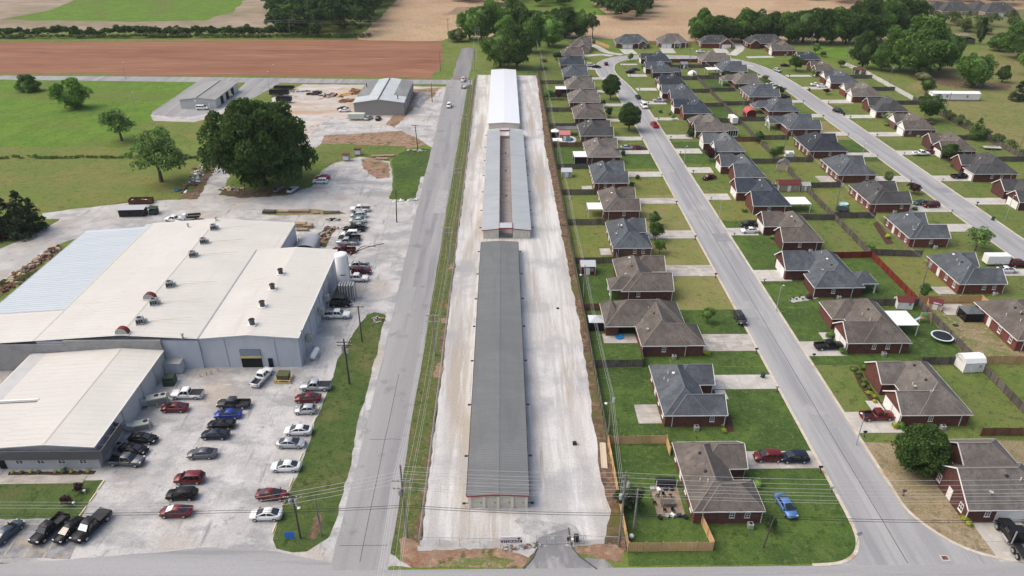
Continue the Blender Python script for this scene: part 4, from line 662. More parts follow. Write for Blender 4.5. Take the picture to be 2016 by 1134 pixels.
for y in (101, 108.6, 114): MB().box(-65.98 - O[0], -65.9 - O[0], y - O[1], y + .1 - O[1], 0, 4.5).build('wall_stile', M_METAL, t2)
# buildings further up
def metal_hall(label, x0, x1, y0, y1, ez, rz, roofm, seamm, wallm, rot=0, panels=None):
    t = thing('metal_building', label, 'building', ((x0 + x1) / 2, y0, 0), rot); hw = (x1 - x0) / 2; Ln = y1 - y0
    MB().box(-hw, hw, 0, Ln, 0, ez - .05).add([(-hw, 0, ez - .05), (hw, 0, ez - .05), (0, 0, rz - .1), (-hw, .02, ez - .05), (hw, .02, ez - .05), (0, .02, rz - .1)], [(0, 1, 2), (5, 4, 3)]).build('wall', wallm, t)
    r = MB().add([(-hw - .3, -.3, ez), (0, -.3, rz), (hw + .3, -.3, ez), (-hw - .3, Ln + .3, ez), (0, Ln + .3, rz), (hw + .3, Ln + .3, ez)], [(0, 1, 4, 3), (1, 2, 5, 4)]).build('roof', roofm, t)
    for s in (-1, 1): ribs(lambda i: ((s * (hw + .25), .3 + i * 1.2, ez + .01), (0, .3 + i * 1.2, rz + .01)), int(Ln / 1.2), seamm, r, .08, .05)
    MB().bar((0, -.3, rz + .03), (0, Ln + .3, rz + .03), .6, .06).build('ridge_cap', mat('ridge_dark', (.2, .22, .23)), r)
    MB().bar((-hw - .3, -.33, ez - .1), (0, -.33, rz - .1), .08, .2).bar((hw + .3, -.33, ez - .1), (0, -.33, rz - .1), .08, .2).build('rake_trim', M_METAL, t)
    return t, hw, Ln
t, hw, Ln = metal_hall('grey metal workshop with pale and dark roof panels beside the main road', -60.6, -40.4, 297.4, 334, 5.2, 6.6, mat('roof_pale_metal', (.52, .56, .57), [((.46, .5, .5), .2, .45, .65)]), M_SEAML, mat('wall_taupe', (.3, .28, .265)))
for s in (-1, 1): MB().add([(s * (hw + .28), 9, 5.26), (s * hw * .5, 9, 5.98), (s * hw * .5, Ln, 5.98), (s * (hw + .28), Ln, 5.26)], [(0, 1, 2, 3) if s < 0 else (3, 2, 1, 0)]).build('roof_panel', mat('roof_weathered_panel', (.2, .205, .2), [((.27, .275, .27), (.3, .05, 1), .45, .65)]), t)
for y in (6, 13, 20, 28): MB().box(hw + .02, hw + .1, y, y + 3.6, 0, 3.8).build('roller_door', M_UNIT, t)
for x, y in ((7.4, 4), (-8.5, 24)): MB().tube([(x, y, 5.0), (x, y, 7.2)], .2, 8).build('flue_pipe', M_BLACK, t)
t, hw, Ln = metal_hall('pale low building with shallow grey roof on the asphalt forecourt', -135.4, -120.6, 308.6, 338, 3.8, 4.6, mat('roof_dull', (.33, .325, .31), [((.28, .275, .26), (.3, .05, 1), .45, .65)], (1.5, .08)), M_SEAML, mat('wall_offwhite', (.52, .52, .5)))
for y in (6, 13, 20): MB().box(hw + .02, hw + .08, y, y + 3.4, 0, 3.2).build('roller_door', M_DARK, t)
MB().box(hw - 3.2, hw - 2.6, -.08, -.02, 0, 2.1).build('door', M_SIDING, t); o = MB().lathe([(.5, 0), (.5, .06)], 12).build('round_sign', M_TRIM, t); o.rotation_euler = (math.pi / 2, 0, 0); o.location = (-1, -.02, 3.3)

# ------------------------------------------------------------------ vehicles
def ring(x, zl, zs, zt, hw): return [(x, -hw * .82, zl), (x, -hw, zl + .16), (x, -hw, zs), (x, -hw * .9, zt), (x, hw * .9, zt), (x, hw, zs), (x, hw, zl + .16), (x, hw * .82, zl)]
CARS = {  # stations (x, low, shoulder, top, half width); cabin (base rear, base front, top rear, top front, base z, top z, base hw, top hw); wheels; axles
 'sedan': dict(st=[(-2.42, .42, .78, .96, .7), (-2.3, .28, .88, 1.05, .85), (-1.6, .2, .9, 1.07, .92), (0, .18, .86, 1.02, .93), (1.1, .18, .84, 1.0, .92), (1.8, .2, .76, .9, .9), (2.25, .26, .64, .76, .82), (2.42, .36, .54, .62, .66)], cab=(-2.1, 1.45, -.85, .15, 1.0, 1.47, .85, .62), ax=(-1.42, 1.45), r=.34),
 'suv': dict(st=[(-2.35, .5, .85, 1.0, .74), (-2.28, .35, .95, 1.1, .9), (-1.5, .28, .95, 1.12, .95), (0, .27, .94, 1.1, .95), (1.2, .27, .92, 1.08, .94), (2.0, .3, .85, 1.0, .9), (2.3, .36, .74, .88, .8), (2.4, .45, .62, .72, .68)], cab=(-2.3, 1.45, -1.9, .4, 1.08, 1.72, .9, .7), ax=(-1.4, 1.42), r=.37),
 'hatch': dict(st=[(-2.0, .42, .75, .95, .68), (-1.94, .3, .85, 1.02, .82), (-1.2, .22, .85, 1.02, .88), (0, .2, .82, .98, .89), (1.0, .2, .8, .95, .88), (1.75, .22, .72, .84, .84), (2.02, .32, .6, .68, .7)], cab=(-1.9, 1.0, -1.35, .15, .98, 1.5, .8, .6), ax=(-1.2, 1.25), r=.32),
 'van': dict(st=[(-2.5, .5, .9, 1.15, .78), (-2.45, .35, 1.0, 1.2, .94), (-1, .28, 1.0, 1.2, .97), (0.4, .27, 1.0, 1.18, .97), (1.5, .27, .95, 1.12, .95), (2.2, .3, .82, .95, .9), (2.45, .42, .65, .75, .74)], cab=(-2.45, 1.6, -2.35, .75, 1.16, 1.9, .92, .82), ax=(-1.5, 1.55), r=.35),
 'pickup': dict(st=[(-.75, .35, 1.0, 1.14, .98), (0, .33, 1.0, 1.14, .98), (1.4, .33, 1.0, 1.14, .98), (2.2, .35, .98, 1.12, .97), (2.75, .4, .9, 1.04, .92), (2.9, .48, .75, .9, .85)], cab=(-.7, 1.5, -.55, .72, 1.12, 1.88, .9, .74), ax=(-1.85, 1.85), r=.41, bed=(-2.9, -.75))}
import bmesh
def soften(me, w):
    b = bmesh.new(); b.from_mesh(me); b.normal_update()
    es = [e for e in b.edges if len(e.link_faces) == 2 and e.calc_face_angle(0) > .35]
    bmesh.ops.bevel(b, geom=es, offset=w, segments=2, affect='EDGES', clamp_overlap=True); b.to_mesh(me); b.free(); me.polygons.foreach_set('use_smooth', [True] * len(me.polygons)); me.update()
def car_parts(kind, bedcover=None):
    C = CARS[kind]; P = []; m = MB(); m.loft([ring(*s) for s in C['st']])
    b0, b1, t0, t1, zb, zt, wb, wt = C['cab']
    def cabring(f, g=0):
        x0, x1, w, z = b0 + (t0 - b0) * f, b1 + (t1 - b1) * f, wb + (wt - wb) * f, zb - .06 + (zt - zb + .06) * f
        return [(x0 + g, -w * .86, z), (x0 + .12 + g, -w, z), (x1 - .12 - g, -w, z), (x1 - g, -w * .86, z), (x1 - g, w * .86, z), (x1 - .12 - g, w, z), (x0 + .12 + g, w, z), (x0 + g, w * .86, z)]
    top = cabring(1); top2 = [(x * .94 + .06 * (t0 + t1) / 2, y * .9, zt + .045) for x, y, z in top]
    m.loft([cabring(0), cabring(1), top2])
    if 'bed' in C:
        r0, r1 = C['bed']; m.box(r0, r1, -.98, -.86, .4, 1.12).box(r0, r1, .86, .98, .4, 1.12).box(r0, r0 + .09, -.86, .86, .45, 1.1).box(r0, r1, -.86, .86, .45, .62).box(r0 - .08, r0, -.8, .8, .42, .6)
    bm_ = m.mesh('body'); soften(bm_, .09); P.append(('body', bm_, 1))
    def lerp(f, e):                                   # point sets on cabin faces
        return b0 + (t0 - b0) * f, b1 + (t1 - b1) * f, wb + (wt - wb) * f, zb + (zt - zb) * f
    A, B = lerp(.12, 0), lerp(.9, 0); o = .012
    w = MB().add([(A[1] + o, -A[2] * .8, A[3]), (A[1] + o, A[2] * .8, A[3]), (B[1] + o, B[2] * .8, B[3]), (B[1] + o, -B[2] * .8, B[3])], [(0, 1, 2, 3)]); P.append(('windshield', w.mesh('windshield', M_CGLASS), 0))
    w = MB().add([(A[0] - o, -A[2] * .8, A[3]), (B[0] - o, -B[2] * .8, B[3]), (B[0] - o, B[2] * .8, B[3]), (A[0] - o, A[2] * .8, A[3])], [(0, 1, 2, 3)]); P.append(('rear_window', w.mesh('rear_window', M_CGLASS), 0))
    for s in (-1, 1):
        for u0, u1 in ((.1, .48), (.53, .9)) if kind != 'van' and kind != 'suv' else ((.06, .33), (.37, .63), (.67, .92)):
            q = [];
            for (u, F) in ((u0, A), (u1, A), (u1, B), (u0, B)): q.append((F[0] + (F[1] - F[0]) * u, s * (F[2] + o), F[3]))
            P.append(('side_window', MB().add(q, [(0, 1, 2, 3) if s < 0 else (3, 2, 1, 0)]).mesh('side_window', M_CGLASS), 0))
    xe, xr = C['st'][-1][0], (C['bed'][0] if 'bed' in C else C['st'][0][0]); hz = C['st'][-2][3]
    for s in (-1, 1):
        f = C['st'][-2]; P.append(('headlight', MB().box(f[0] - .16, f[0] + .05, s * f[4] * .78 - .17, s * f[4] * .78 + .17, f[3] - .14, f[3] + .015).mesh('headlight', M_LAMP), 0))
        yy = .86 if 'bed' in C else C['st'][1][4] * .82; P.append(('taillight', MB().box(xr - .02 + (0 if 'bed' in C else .04), xr + .14, s * yy - .1, s * yy + .12, .72, 1.0).mesh('taillight', M_TAIL), 0))
    if 'bed' in C: P.append(('bed_liner', MB().box(-2.78, -.78, -.84, .84, .63, .67).mesh('bed_liner', M_BLACK), 0))
    for s in (-1, 1): P.append(('mirror', MB().box(b1 - .42, b1 - .28, s * (wb + .12) - .1, s * (wb + .12) + .1, zb - .02, zb + .13).mesh('mirror', M_BLACK), 0))
    P.append(('grille', MB().box(xe - .03, xe + .03, -.5, .5, C['st'][-1][1] + .06, C['st'][-1][3] - .03).mesh('grille', M_BLACK), 0))
    return P
def wheel_mesh(r): return MB().loft([[(r_ * math.cos(a), y, r_ * math.sin(a)) for a in [6.28319 * k / 16 for k in range(16)]] for r_, y in ((r * .9, -.12), (r, -.08), (r, .08), (r * .9, .12))]).mesh('wheel', M_TYRE), MB().loft([[(r * .6 * math.cos(a), y, r * .6 * math.sin(a)) for a in [6.28319 * k / 10 for k in range(10)]] for y in (-.13, .13)]).mesh('rim', M_RIM)
def car(kind, color, pos, head, label, cat=None, cover=False, shade=False, group=None, name=None, scale=1, z=.06):
    P = cached(('car', kind), lambda: car_parts(kind)); C = CARS[kind]
    nm = name or {'sedan': 'parked_car', 'hatch': 'parked_car', 'suv': 'parked_suv', 'van': 'parked_van', 'pickup': 'pickup_truck'}[kind]
    t = thing(nm, label, cat or {'sedan': 'car', 'hatch': 'car', 'suv': 'suv', 'van': 'van', 'pickup': 'pickup truck'}[kind], (pos[0], pos[1], z), R(head), group); t.scale = (scale,) * 3
    for n, me, painted in P:
        if painted:
            me2 = cached(('body', kind, color), lambda: me.copy())
            if not me2.materials: me2.materials.append(PT[color])
            link(n, me2, t)
        else:
            o = link(n, me, t)
            if shade and n == 'windshield': o.material_slots[0].link = 'OBJECT'; o.material_slots[0].material = M_SHADE
    W, RM = cached(('wheel', C['r']), lambda: wheel_mesh(C['r'])); hw = max(s[4] for s in C['st']) - .1
    for x in C['ax']:
        for s in (-1, 1): link('rim', RM, link('wheel', W, t, (x, s * hw, C['r'])))
    if cover: MB().box(-2.85, -.76, -.95, .95, 1.09, 1.15).build('bed_cover', M_BLACK, t)
    return t
FL = 'cars in the gravel front lot'; BT = 'vehicles beside the works'; DR = 'vehicles on the driveways'
V = car
V('sedan', 'slate', (-72.79, 77.51), 72, 'slate blue sedan at the left edge of the marked bays', group=FL)
V('pickup', 'black', (-67.00, 78.02), 252, 'black pickup with open bed, left of the black coupe', group=FL)
V('sedan', 'black', (-63.98, 77.79), 252, 'low black coupe between two black pickups', group=FL)
V('pickup', 'black', (-61.10, 78.43), 253, 'large black pickup with pale sunshade and closed bed cover', cover=True, shade=True, scale=1.08, group=FL)
V('pickup', 'grey', (-62.18, 92.51), -4, 'grey crew cab pickup parked nose out beside the office corner', group=FL)
V('sedan', 'black', (-62.24, 95.33), -10, 'black sedan between grey pickup and another black sedan by office', group=FL)
V('sedan', 'black', (-61.76, 98.01), -6, 'black sedan nearest the air units along the office side', group=FL)
V('sedan', 'red', (-49.79, 81.28), 181, 'dark red sedan at the near end of the middle row', shade=True, group=FL)
V('suv', 'black', (-50.17, 84.74), 181, 'black suv behind the near red sedan in the middle row', group=FL)
V('suv', 'red', (-50.30, 88.27), 182, 'red suv behind the black suv in the middle row', group=FL)
V('sedan', 'grey', (-50.41, 94.07), 182, 'grey sedan alone in the middle of the front lot', group=FL)
V('sedan', 'navy', (-49.86, 98.92), 180, 'navy sedan in front of the black hatchback in the middle row', group=FL)
V('sedan', 'black', (-49.71, 101.61), 181, 'black sedan between the blue and navy cars', group=FL)
V('sedan', 'blue', (-49.46, 104.40), 182, 'bright blue sedan beside the black pickup', shade=False, group=FL)
V('pickup', 'darkgrey', (-49.38, 107.30), 180, 'dark pickup at the far end of the middle row', group=FL)
V('sedan', 'red', (-59.73, 106.39), 180, 'dark red sedan parked beside the large air handling unit', group=FL)
V('pickup', 'white', (-58.88, 110.27), 180, 'white pickup with black bed cover near the green transformer', cover=True, group=FL)
V('pickup', 'white', (-46.54, 115.52), 74, 'white pickup parked nose in by the loading door', group=FL)
V('pickup', 'silver', (-35.65, 112.49), 181, 'silver pickup with black bed cover at the top of the verge row', cover=True, group=FL)
V('sedan', 'red', (-36.27, 108.93), 181, 'red coupe below the silver pickup on the verge row', group=FL)
V('hatch', 'silver', (-35.94, 105.53), 182, 'silver hatchback below the red coupe on the verge row', group=FL)
V('sedan', 'white', (-35.85, 99.81), 180, 'white sedan with sunroof above the silver sedan on verge row', group=FL)
V('sedan', 'silver', (-36.26, 96.54), -1, 'silver sedan parked nose to the verge', group=FL)
V('sedan', 'white', (-35.68, 90.87), 180, 'white sedan with black wheels on the verge row, fourth from the near end', group=FL)
V('sedan', 'red', (-36.19, 84.57), -2, 'red sedan parked nose to the verge near the lamp pole', group=FL)
V('sedan', 'white', (-36.00, 80.50), 180, 'white sedan at the near end of the verge row', group=FL)
V('pickup', 'white', (-36.71, 138.48), 0, 'white crew cab pickup along the side wall of the works', group=BT)
V('suv', 'black', (-36.86, 143.33), 2, 'black suv between the wall pickup and the steel skip', group=BT)
V('pickup', 'white', (-35.38, 155.32), 0, 'white pickup nearest the white tank', group=BT)
V('suv', 'maroon', (-34.77, 158.95), 0, 'maroon suv behind the white pickup near the tank', group=BT)
V('pickup', 'silver', (-36.27, 161.92), 180, 'silver pickup behind the maroon suv near the tank', group=BT)
V('pickup', 'maroon', (-41.19, 170.78), 180, 'maroon pickup half hidden behind the white tank', group=BT)
V('pickup', 'silver', (-41.29, 175.63), 180, 'pale silver pickup, nearest of the long back row', cover=True, group=BT)
V('pickup', 'black', (-41.21, 178.13), 180, 'black pickup between silver pickup and white suv in back row', group=BT)
V('suv', 'white', (-41.40, 180.69), 180, 'white suv with roof in the long back row', group=BT)
V('pickup', 'black', (-41.02, 183.97), 180, 'black pickup behind the white suv in the back row', group=BT)
V('sedan', 'tan', (-40.25, 185.97), 180, 'tan sedan behind the black pickup in the back row', group=BT)
V('sedan', 'mint', (-41.04, 189.77), 180, 'pale mint sedan in the back row', group=BT)
V('suv', 'silver', (-41.36, 193.33), 180, 'silver suv below the farthest white pickup in the back row', group=BT)
V('pickup', 'white', (-41.67, 197.74), 180, 'white pickup with bed cover at the far end of the back row', cover=True, group=BT)
V('pickup', 'white', (-92.34, 190.74), 165, 'white pickup behind the far edge of the pale blue roof', group=BT)
V('sedan', 'brightred', (-58.07, 224.48), 178, 'bright red sedan near the big oak', group=BT)
V('suv', 'white', (-58.01, 220.40), 178, 'white suv in front of the red sedan near the oak', group=BT)
V('hatch', 'grey', (-69.36, 213.59), 75, 'grey hatchback under the edge of the oak', group=BT)
V('sedan', 'silver', (-64.97, 213.53), 75, 'silver sedan facing away at the edge of the oak shade', group=BT)
V('pickup', 'red', (-133.63, 180.20), 190, 'red pickup at the left edge under the cedars')
V('van', 'white', (-125.74, 306.65), 0, 'white van in front of the pale forecourt building')
V('sedan', 'white', (-65.87, 302.84), 180, 'white coupe left of the grey metal workshop')
V('sedan', 'black', (-66.94, 305.17), 180, 'black car just behind the white coupe by the workshop')
V('sedan', 'silver', (-54.00, 291.60), 70, 'silver car beside the trailer in front of the workshop')
V('hatch', 'black', (-50.02, 290.83), 85, 'black hatchback in front of the workshop wall')
V('suv', 'white', (-22.91, 309.34), -92, 'white suv driving down the main road', name='moving_car')
V('pickup', 'white', (-19.00, 355.10), 86, 'white pickup towing a trailer at the road junction', name='moving_pickup_truck')
# the residential streets
V('suv', 'darkgrey', (51.23, 135.93), -86, 'dark grey suv parked at the kerb of the near street')
V('pickup', 'black', (66.43, 125.02), 3, 'black pickup on the third driveway right of the near street', group=DR)
V('pickup', 'red', (66.23, 102.57), 2, 'red pickup on the second driveway right of the near street', group=DR)
V('suv', 'red', (43.47, 92.20), 180, 'red suv with pale roof on the nearest left driveway', group=DR)
V('suv', 'navy', (47.68, 91.91), 180, 'navy suv behind the red suv on the nearest left driveway', group=DR)
V('sedan', 'skyblue', (42.73, 81.29), -82, 'light blue coupe parked on the corner lawn')
V('sedan', 'white', (66.85, 181.67), 182, 'white sedan on the fifth driveway right of the near street', group=DR)
V('suv', 'black', (67.65, 185.35), 180, 'black suv behind the white sedan on the fifth driveway', group=DR)
V('pickup', 'maroon', (65.81, 222.52), 205, 'dark purple pickup parked on a front lawn', scale=.85)
V('sedan', 'red', (48.19, 252.78), 0, 'red sedan on a driveway beside the near street', group=DR)
V('sedan', 'silver', (44.02, 252.83), 0, 'silver sedan left of the red sedan on the driveway', group=DR)
V('pickup', 'brightred', (58.86, 280.49), 98, 'bright red pickup parked on the near street')
V('van', 'white', (59.47, 307.55), -85, 'white work van parked on the near street', scale=1.15)
V('sedan', 'black', (59.31, 322.41), -85, 'black car behind the white van on the near street')
V('sedan', 'slate', (66.55, 376.55), 12, 'slate car at back of a driveway inside the loop', group=DR)
V('sedan', 'black', (63.39, 371.01), 12, 'black car in front of the slate car inside the loop', group=DR)
V('suv', 'white', (45.24, 386.05), 0, 'white suv on a driveway left of the loop bend', group=DR)
V('sedan', 'black', (47.73, 382.51), 0, 'black sedan in front of the white suv at the loop bend', group=DR)
V('sedan', 'maroon', (53.54, 389.52), 90, 'small dark red car at the kerb of the loop bend')
V('pickup', 'silver', (67.58, 316.39), 180, 'silver pickup on the tenth driveway right of the near street', group=DR)
V('sedan', 'white', (109.91, 419.68), 0, 'white sedan on the lawn edge at the loop head')
V('suv', 'silver', (137.54, 373.45), -70, 'silver suv parked on the far right street')
V('sedan', 'white', (124.91, 344.44), 180, 'white sedan on a driveway left of the far right street', group=DR)
V('sedan', 'navy', (123.71, 322.50), 180, 'navy sedan behind a hedge left of the far right street', group=DR)
V('sedan', 'white', (146.02, 344.19), 0, 'white car on the left of two on a far driveway', group=DR)
V('sedan', 'white', (147.77, 341.28), 0, 'white car on the right of two on a far driveway', group=DR)
V('suv', 'black', (138.28, 298.85), -55, 'black suv parked on the far right street')
V('pickup', 'white', (145.48, 244.97), 0, 'white pickup on a driveway right of the far street', group=DR)
V('sedan', 'red', (150.03, 246.54), 0, 'red car behind the white pickup on the right driveway', group=DR)
V('pickup', 'black', (147.05, 222.46), 0, 'black pickup before a white garage door on the right', group=DR)
V('sedan', 'slate', (123.61, 200.70), 185, 'slate sedan beside the maroon suv left of the far street', group=DR)
V('suv', 'maroon', (125.33, 198.75), 183, 'maroon suv at the kerb end of a driveway', group=DR)
V('sedan', 'white', (123.00, 157.84), 0, 'white sedan in front of the white box trailer', group=DR)
V('suv', 'maroon', (127.85, 161.04), 0, 'dark maroon suv beside the white box trailer', group=DR)
V('sedan', 'maroon', (145.23, 384.85), 0, 'dark red car half under the tree at the far driveway', group=DR)
# black truck tractor on the corner driveway
def wheels(t, xs, ys, r, m=None):
    W, RM = cached(('wheel', r), lambda: wheel_mesh(r))
    for x in xs:
        for y in ys: link('rim', RM, link('wheel', W, t, (x, y, r)))
t = thing('truck_tractor', 'black truck tractor parked on the corner house driveway', 'truck', (73.3, 74.3, .1), R(86))
MB().loft([ring(-3.4, .6, .8, .95, .5), ring(-.4, .6, .8, .95, .5), ring(2.6, .6, .85, 1.0, .6)]).build('chassis', M_BLACK, t)
MB().loft([ring(1.1, .8, 1.7, 1.95, .95), ring(2.2, .8, 1.6, 1.85, .92), ring(3.1, .75, 1.4, 1.7, .85), ring(3.35, .75, 1.2, 1.5, .7)]).build('hood', PT['black'], t)
MB().loft([[(-.9, -1.1, .8), (1.3, -1.1, .8), (1.3, 1.1, .8), (-.9, 1.1, .8)], [(-.9, -1.15, 1.9), (1.3, -1.15, 1.9), (1.3, 1.15, 1.9), (-.9, 1.15, 1.9)], [(-.85, -1.05, 2.9), (.75, -1.0, 2.8), (.75, 1.0, 2.8), (-.85, 1.05, 2.9)]]).build('cab', PT['black'], t)
MB().add([(1.27, -.9, 1.98), (1.27, .9, 1.98), (.8, .85, 2.72), (.8, -.85, 2.72)], [(0, 1, 2, 3)]).build('windshield', M_CGLASS, t)
for s in (-1, 1): MB().box(-.2, .8, s * 1.15 - .03, s * 1.15 + .03, 1.9, 2.5).build('side_window', M_CGLASS, t); MB().tube([(-1.05, s * .9, .9), (-1.05, s * .9, 3.3)], .1, 8).build('exhaust_stack', M_METAL, t); MB().tube([(-.6, s * .95, .7), (.9, s * .95, .7)], .3, 10).build('fuel_tank', M_METAL, t); MB().box(2.3, 3.2, s * 1.0 - .12, s * 1.0 + .12, 1.0, 1.2).build('fender', PT['black'], t)
MB().box(3.3, 3.5, -1.1, 1.1, .5, .85).build('bumper', M_METAL, t); wheels(t, (2.5, -1.9, -3.0), (-.95, .95), .5)
MB().lathe([(.5, .96), (.45, 1.1)], 12, (-2.4, 0)).build('fifth_wheel', M_BLACK, t)
# trailers, box truck, flatbed, steel skips
def trailer(pos, head, L_, W_, z0, H_, m, label, group=None, name='box_trailer', open_=False, cat='trailer'):
    t = thing(name, label, cat, (*pos, .04), R(head), group); b = MB()
    if open_: b.box(-L_ / 2, L_ / 2, -W_ / 2, W_ / 2, z0, z0 + .12).box(-L_ / 2, L_ / 2, -W_ / 2, -W_ / 2 + .08, z0, z0 + H_).box(-L_ / 2, L_ / 2, W_ / 2 - .08, W_ / 2, z0, z0 + H_).box(-L_ / 2, -L_ / 2 + .08, -W_ / 2, W_ / 2, z0, z0 + H_).box(L_ / 2 - .08, L_ / 2, -W_ / 2, W_ / 2, z0, z0 + H_)
    else: b.loft([[(x, -W_ / 2 * k, z0), (x, -W_ / 2 * k, z0 + H_ * .96), (x, -W_ / 2 * k * .93, z0 + H_), (x, W_ / 2 * k * .93, z0 + H_), (x, W_ / 2 * k, z0 + H_ * .96), (x, W_ / 2 * k, z0)] for x, k in ((-L_ / 2, .99), (-L_ / 2 + .1, 1), (L_ / 2 - .1, 1), (L_ / 2, .97))])
    b.build('box', m, t)
    for k in range(int(L_ / .9)): MB().box(-L_ / 2 + .5 + k * .9, -L_ / 2 + .56 + k * .9, -W_ / 2 - .03, -W_ / 2, z0 + .05, z0 + H_ * .94).build('rib', m, t)
    MB().bar((L_ / 2, 0, z0), (L_ / 2 + 1.2, 0, .5), .12).build('tongue', M_BLACK, t); wheels(t, (-.5, .45), (-W_ / 2 + .05, W_ / 2 - .05), .35)
    return t
trailer((122.69, 162.21), 0, 5.6, 2.3, .5, 2.2, M_SIDING, 'white box trailer on the driveway beside a white sedan')
trailer((-58.57, 290.94), 180, 6.6, 2.4, .55, 2.1, mat('pale_green_paint', (.5, .55, .47)), 'pale green box trailer in front of the workshop')
BLK = mat('black_trailer', (.018, .017, .022), rough=.6)
trailer((-99.34, 328.68), 178, 8.4, 2.5, .8, 1.8, BLK, 'larger black dump trailer behind the big oak', 'black dump trailers', open_=True)
trailer((-94.43, 317.52), 178, 6.4, 2.4, .7, 1.6, BLK, 'smaller black dump trailer nearest the big oak', 'black dump trailers', open_=True)
trailer((-100.11, 339.56), 178, 9, 2.4, .7, 1.0, BLK, 'low black dump trailer farthest from the big oak', 'black dump trailers', open_=True)
trailer((-18.18, 342.33), 86, 5.0, 2.1, .5, .6, mat('pale_trailer', (.5, .48, .44)), 'open trailer towed by the white pickup at the junction', open_=True)
trailer((174.16, 251.26), 170, 5.6, 2.2, .5, .4, mat('pale_trailer', (.5, .48, .44)), 'flat white trailer beside the back fence on the right', open_=True)
t = thing('box_truck', 'yellow and white box truck at the side of the forecourt building', 'truck', (*(-122.09, 324.60), .04), R(62))
MB().box(-3, 1.8, -1.2, 1.2, .9, 3.3).build('box', M_SIDING, t); MB().box(-3.02, 1.82, -1.24, -1.2, 1.2, 3.2).build('side_panel', PT['yellow'], t); MB().box(-2.9, 1.7, -1.1, 1.1, .6, .9).build('chassis', M_BLACK, t)
MB().loft([ring(1.85, .5, 1.4, 1.6, 1.0), ring(3.0, .5, 1.3, 1.5, .98), ring(3.6, .55, 1.0, 1.2, .85)]).build('cab', M_SIDING, t); MB().box(1.9, 2.8, -.9, .9, 1.5, 2.3).build('cab_top', M_SIDING, t); MB().box(2.8, 2.84, -.8, .8, 1.55, 2.2).build('windshield', M_CGLASS, t); wheels(t, (-1.8, 2.7), (-1, 1), .42)
t = thing('flatbed_truck', 'white cab flatbed truck beside the white pickup behind the pale blue roof', 'truck', (*(-88.88, 191.76), .05), R(190))
MB().loft([ring(1.0, .5, 1.1, 1.2, 1.0), ring(2.2, .5, 1.05, 1.2, .98), ring(3.1, .55, .9, 1.0, .85)]).build('cab', PT['white'], t); MB().loft([[(.4, -.9, 1.1), (1.9, -.9, 1.1), (1.9, .9, 1.1), (.4, .9, 1.1)], [(.5, -.75, 1.95), (1.4, -.75, 1.95), (1.4, .75, 1.95), (.5, .75, 1.95)]]).build('cab_top', PT['white'], t)
MB().add([(1.87, -.75, 1.2), (1.87, .75, 1.2), (1.45, .65, 1.88), (1.45, -.65, 1.88)], [(0, 1, 2, 3)]).build('windshield', M_CGLASS, t); MB().box(-3.2, .3, -1.1, 1.1, .95, 1.1).build('bed', M_WOODG, t)
for s in (-1.1, 1.02): MB().box(-3.2, .3, s, s + .08, 1.1, 1.6).build('side_rail', M_BLACK, t)
wheels(t, (-1.9, 2.1), (-.9, .9), .4)
def skip(pos, head, L_, W_, H_, m, label, fill=None, lid=None):
    t = thing('steel_skip', label, 'dumpster', (*pos, .03), R(head)); b = MB()
    b.loft([[(x, -W_ / 2 * .9, .12), (x, -W_ / 2, H_), (x, -W_ / 2 + .1, H_), (x, -W_ / 2 * .88, .22), (x, W_ / 2 * .88, .22), (x, W_ / 2 - .1, H_), (x, W_ / 2, H_), (x, W_ / 2 * .9, .12)] for x in (-L_ / 2, L_ / 2)]); b.box(-L_ / 2, -L_ / 2 + .08, -W_ / 2 + .1, W_ / 2 - .1, .1, H_).box(L_ / 2 - .08, L_ / 2, -W_ / 2 + .1, W_ / 2 - .1, .1, H_); b.build('bin', m, t)
    for k in range(int(L_)): MB().box(-L_ / 2 + .4 + k, -L_ / 2 + .5 + k, -W_ / 2 - .07, -W_ / 2 * .93, .2, H_ - .02).build('rib', m, t)
    if fill:
        for k in range(14): a = rnd.uniform(.2, .5); link('rubbish', cached('rub', lambda: MB().box(-.5, .5, -.4, .4, -.2, .3).mesh('rubbish', M_SIDING)), t, (rnd.uniform(-L_ / 2 + .6, L_ / 2 - .6), rnd.uniform(-W_ / 3.2, W_ / 3.2), H_ * .6), rnd.random() * 3, m=rnd.choice(fill), scale=(a * 1.6, a * 1.5, a))
    if lid: o = MB().box(-L_ / 2 - .1, L_ / 2 + .1, -W_ / 2 - .15, W_ / 2 + .15, 0, .08).build('lid', lid, t, (0, 0, H_ + .45)); o.rotation_euler = (.12, 0, 0)
    return t
skip((-107.65, 204.67), 3, 6.6, 2.4, 1.5, M_RUST, 'rusty red open skip full of rubbish at the lawn edge', [M_SIDING, M_WOODG, M_RUST, M_BEIGE])
skip((-105.94, 195.56), 3, 7.2, 2.6, 1.9, M_BLACK, 'black covered skip with grey roof beside the green dumpster', lid=M_METAL)
t = skip((-100.57, 196.59), 92, 2.3, 2.1, 1.5, M_GREENBOX, 'green dumpster with lid beside the black covered skip', lid=M_GREENBOX)
t = thing('compactor_skip', 'olive steel skip inside a yellow guard frame by the loading door', 'dumpster', (*(-42.35, 115.47), .03), R(-4)); MB().loft([[(-.95, -.8, .3), (.95, -.8, .3), (.95, .8, .3), (-.95, .8, .3)], [(-1.15, -.95, 1.6), (1.15, -.95, 1.6), (1.15, .95, 1.6), (-1.15, .95, 1.6)]]).build('bin', mat('olive_paint', (.09, .095, .045)), t)
for a in ((-1.5, -1.2, 1.5, -1.2), (1.5, -1.2, 1.5, 1.2), (-1.5, -1.2, -1.5, 1.2)):
    for zz in (.15, .7): MB().bar((a[0], a[1], zz), (a[2], a[3], zz), .12).build('guard_rail', M_PAINTY, t)
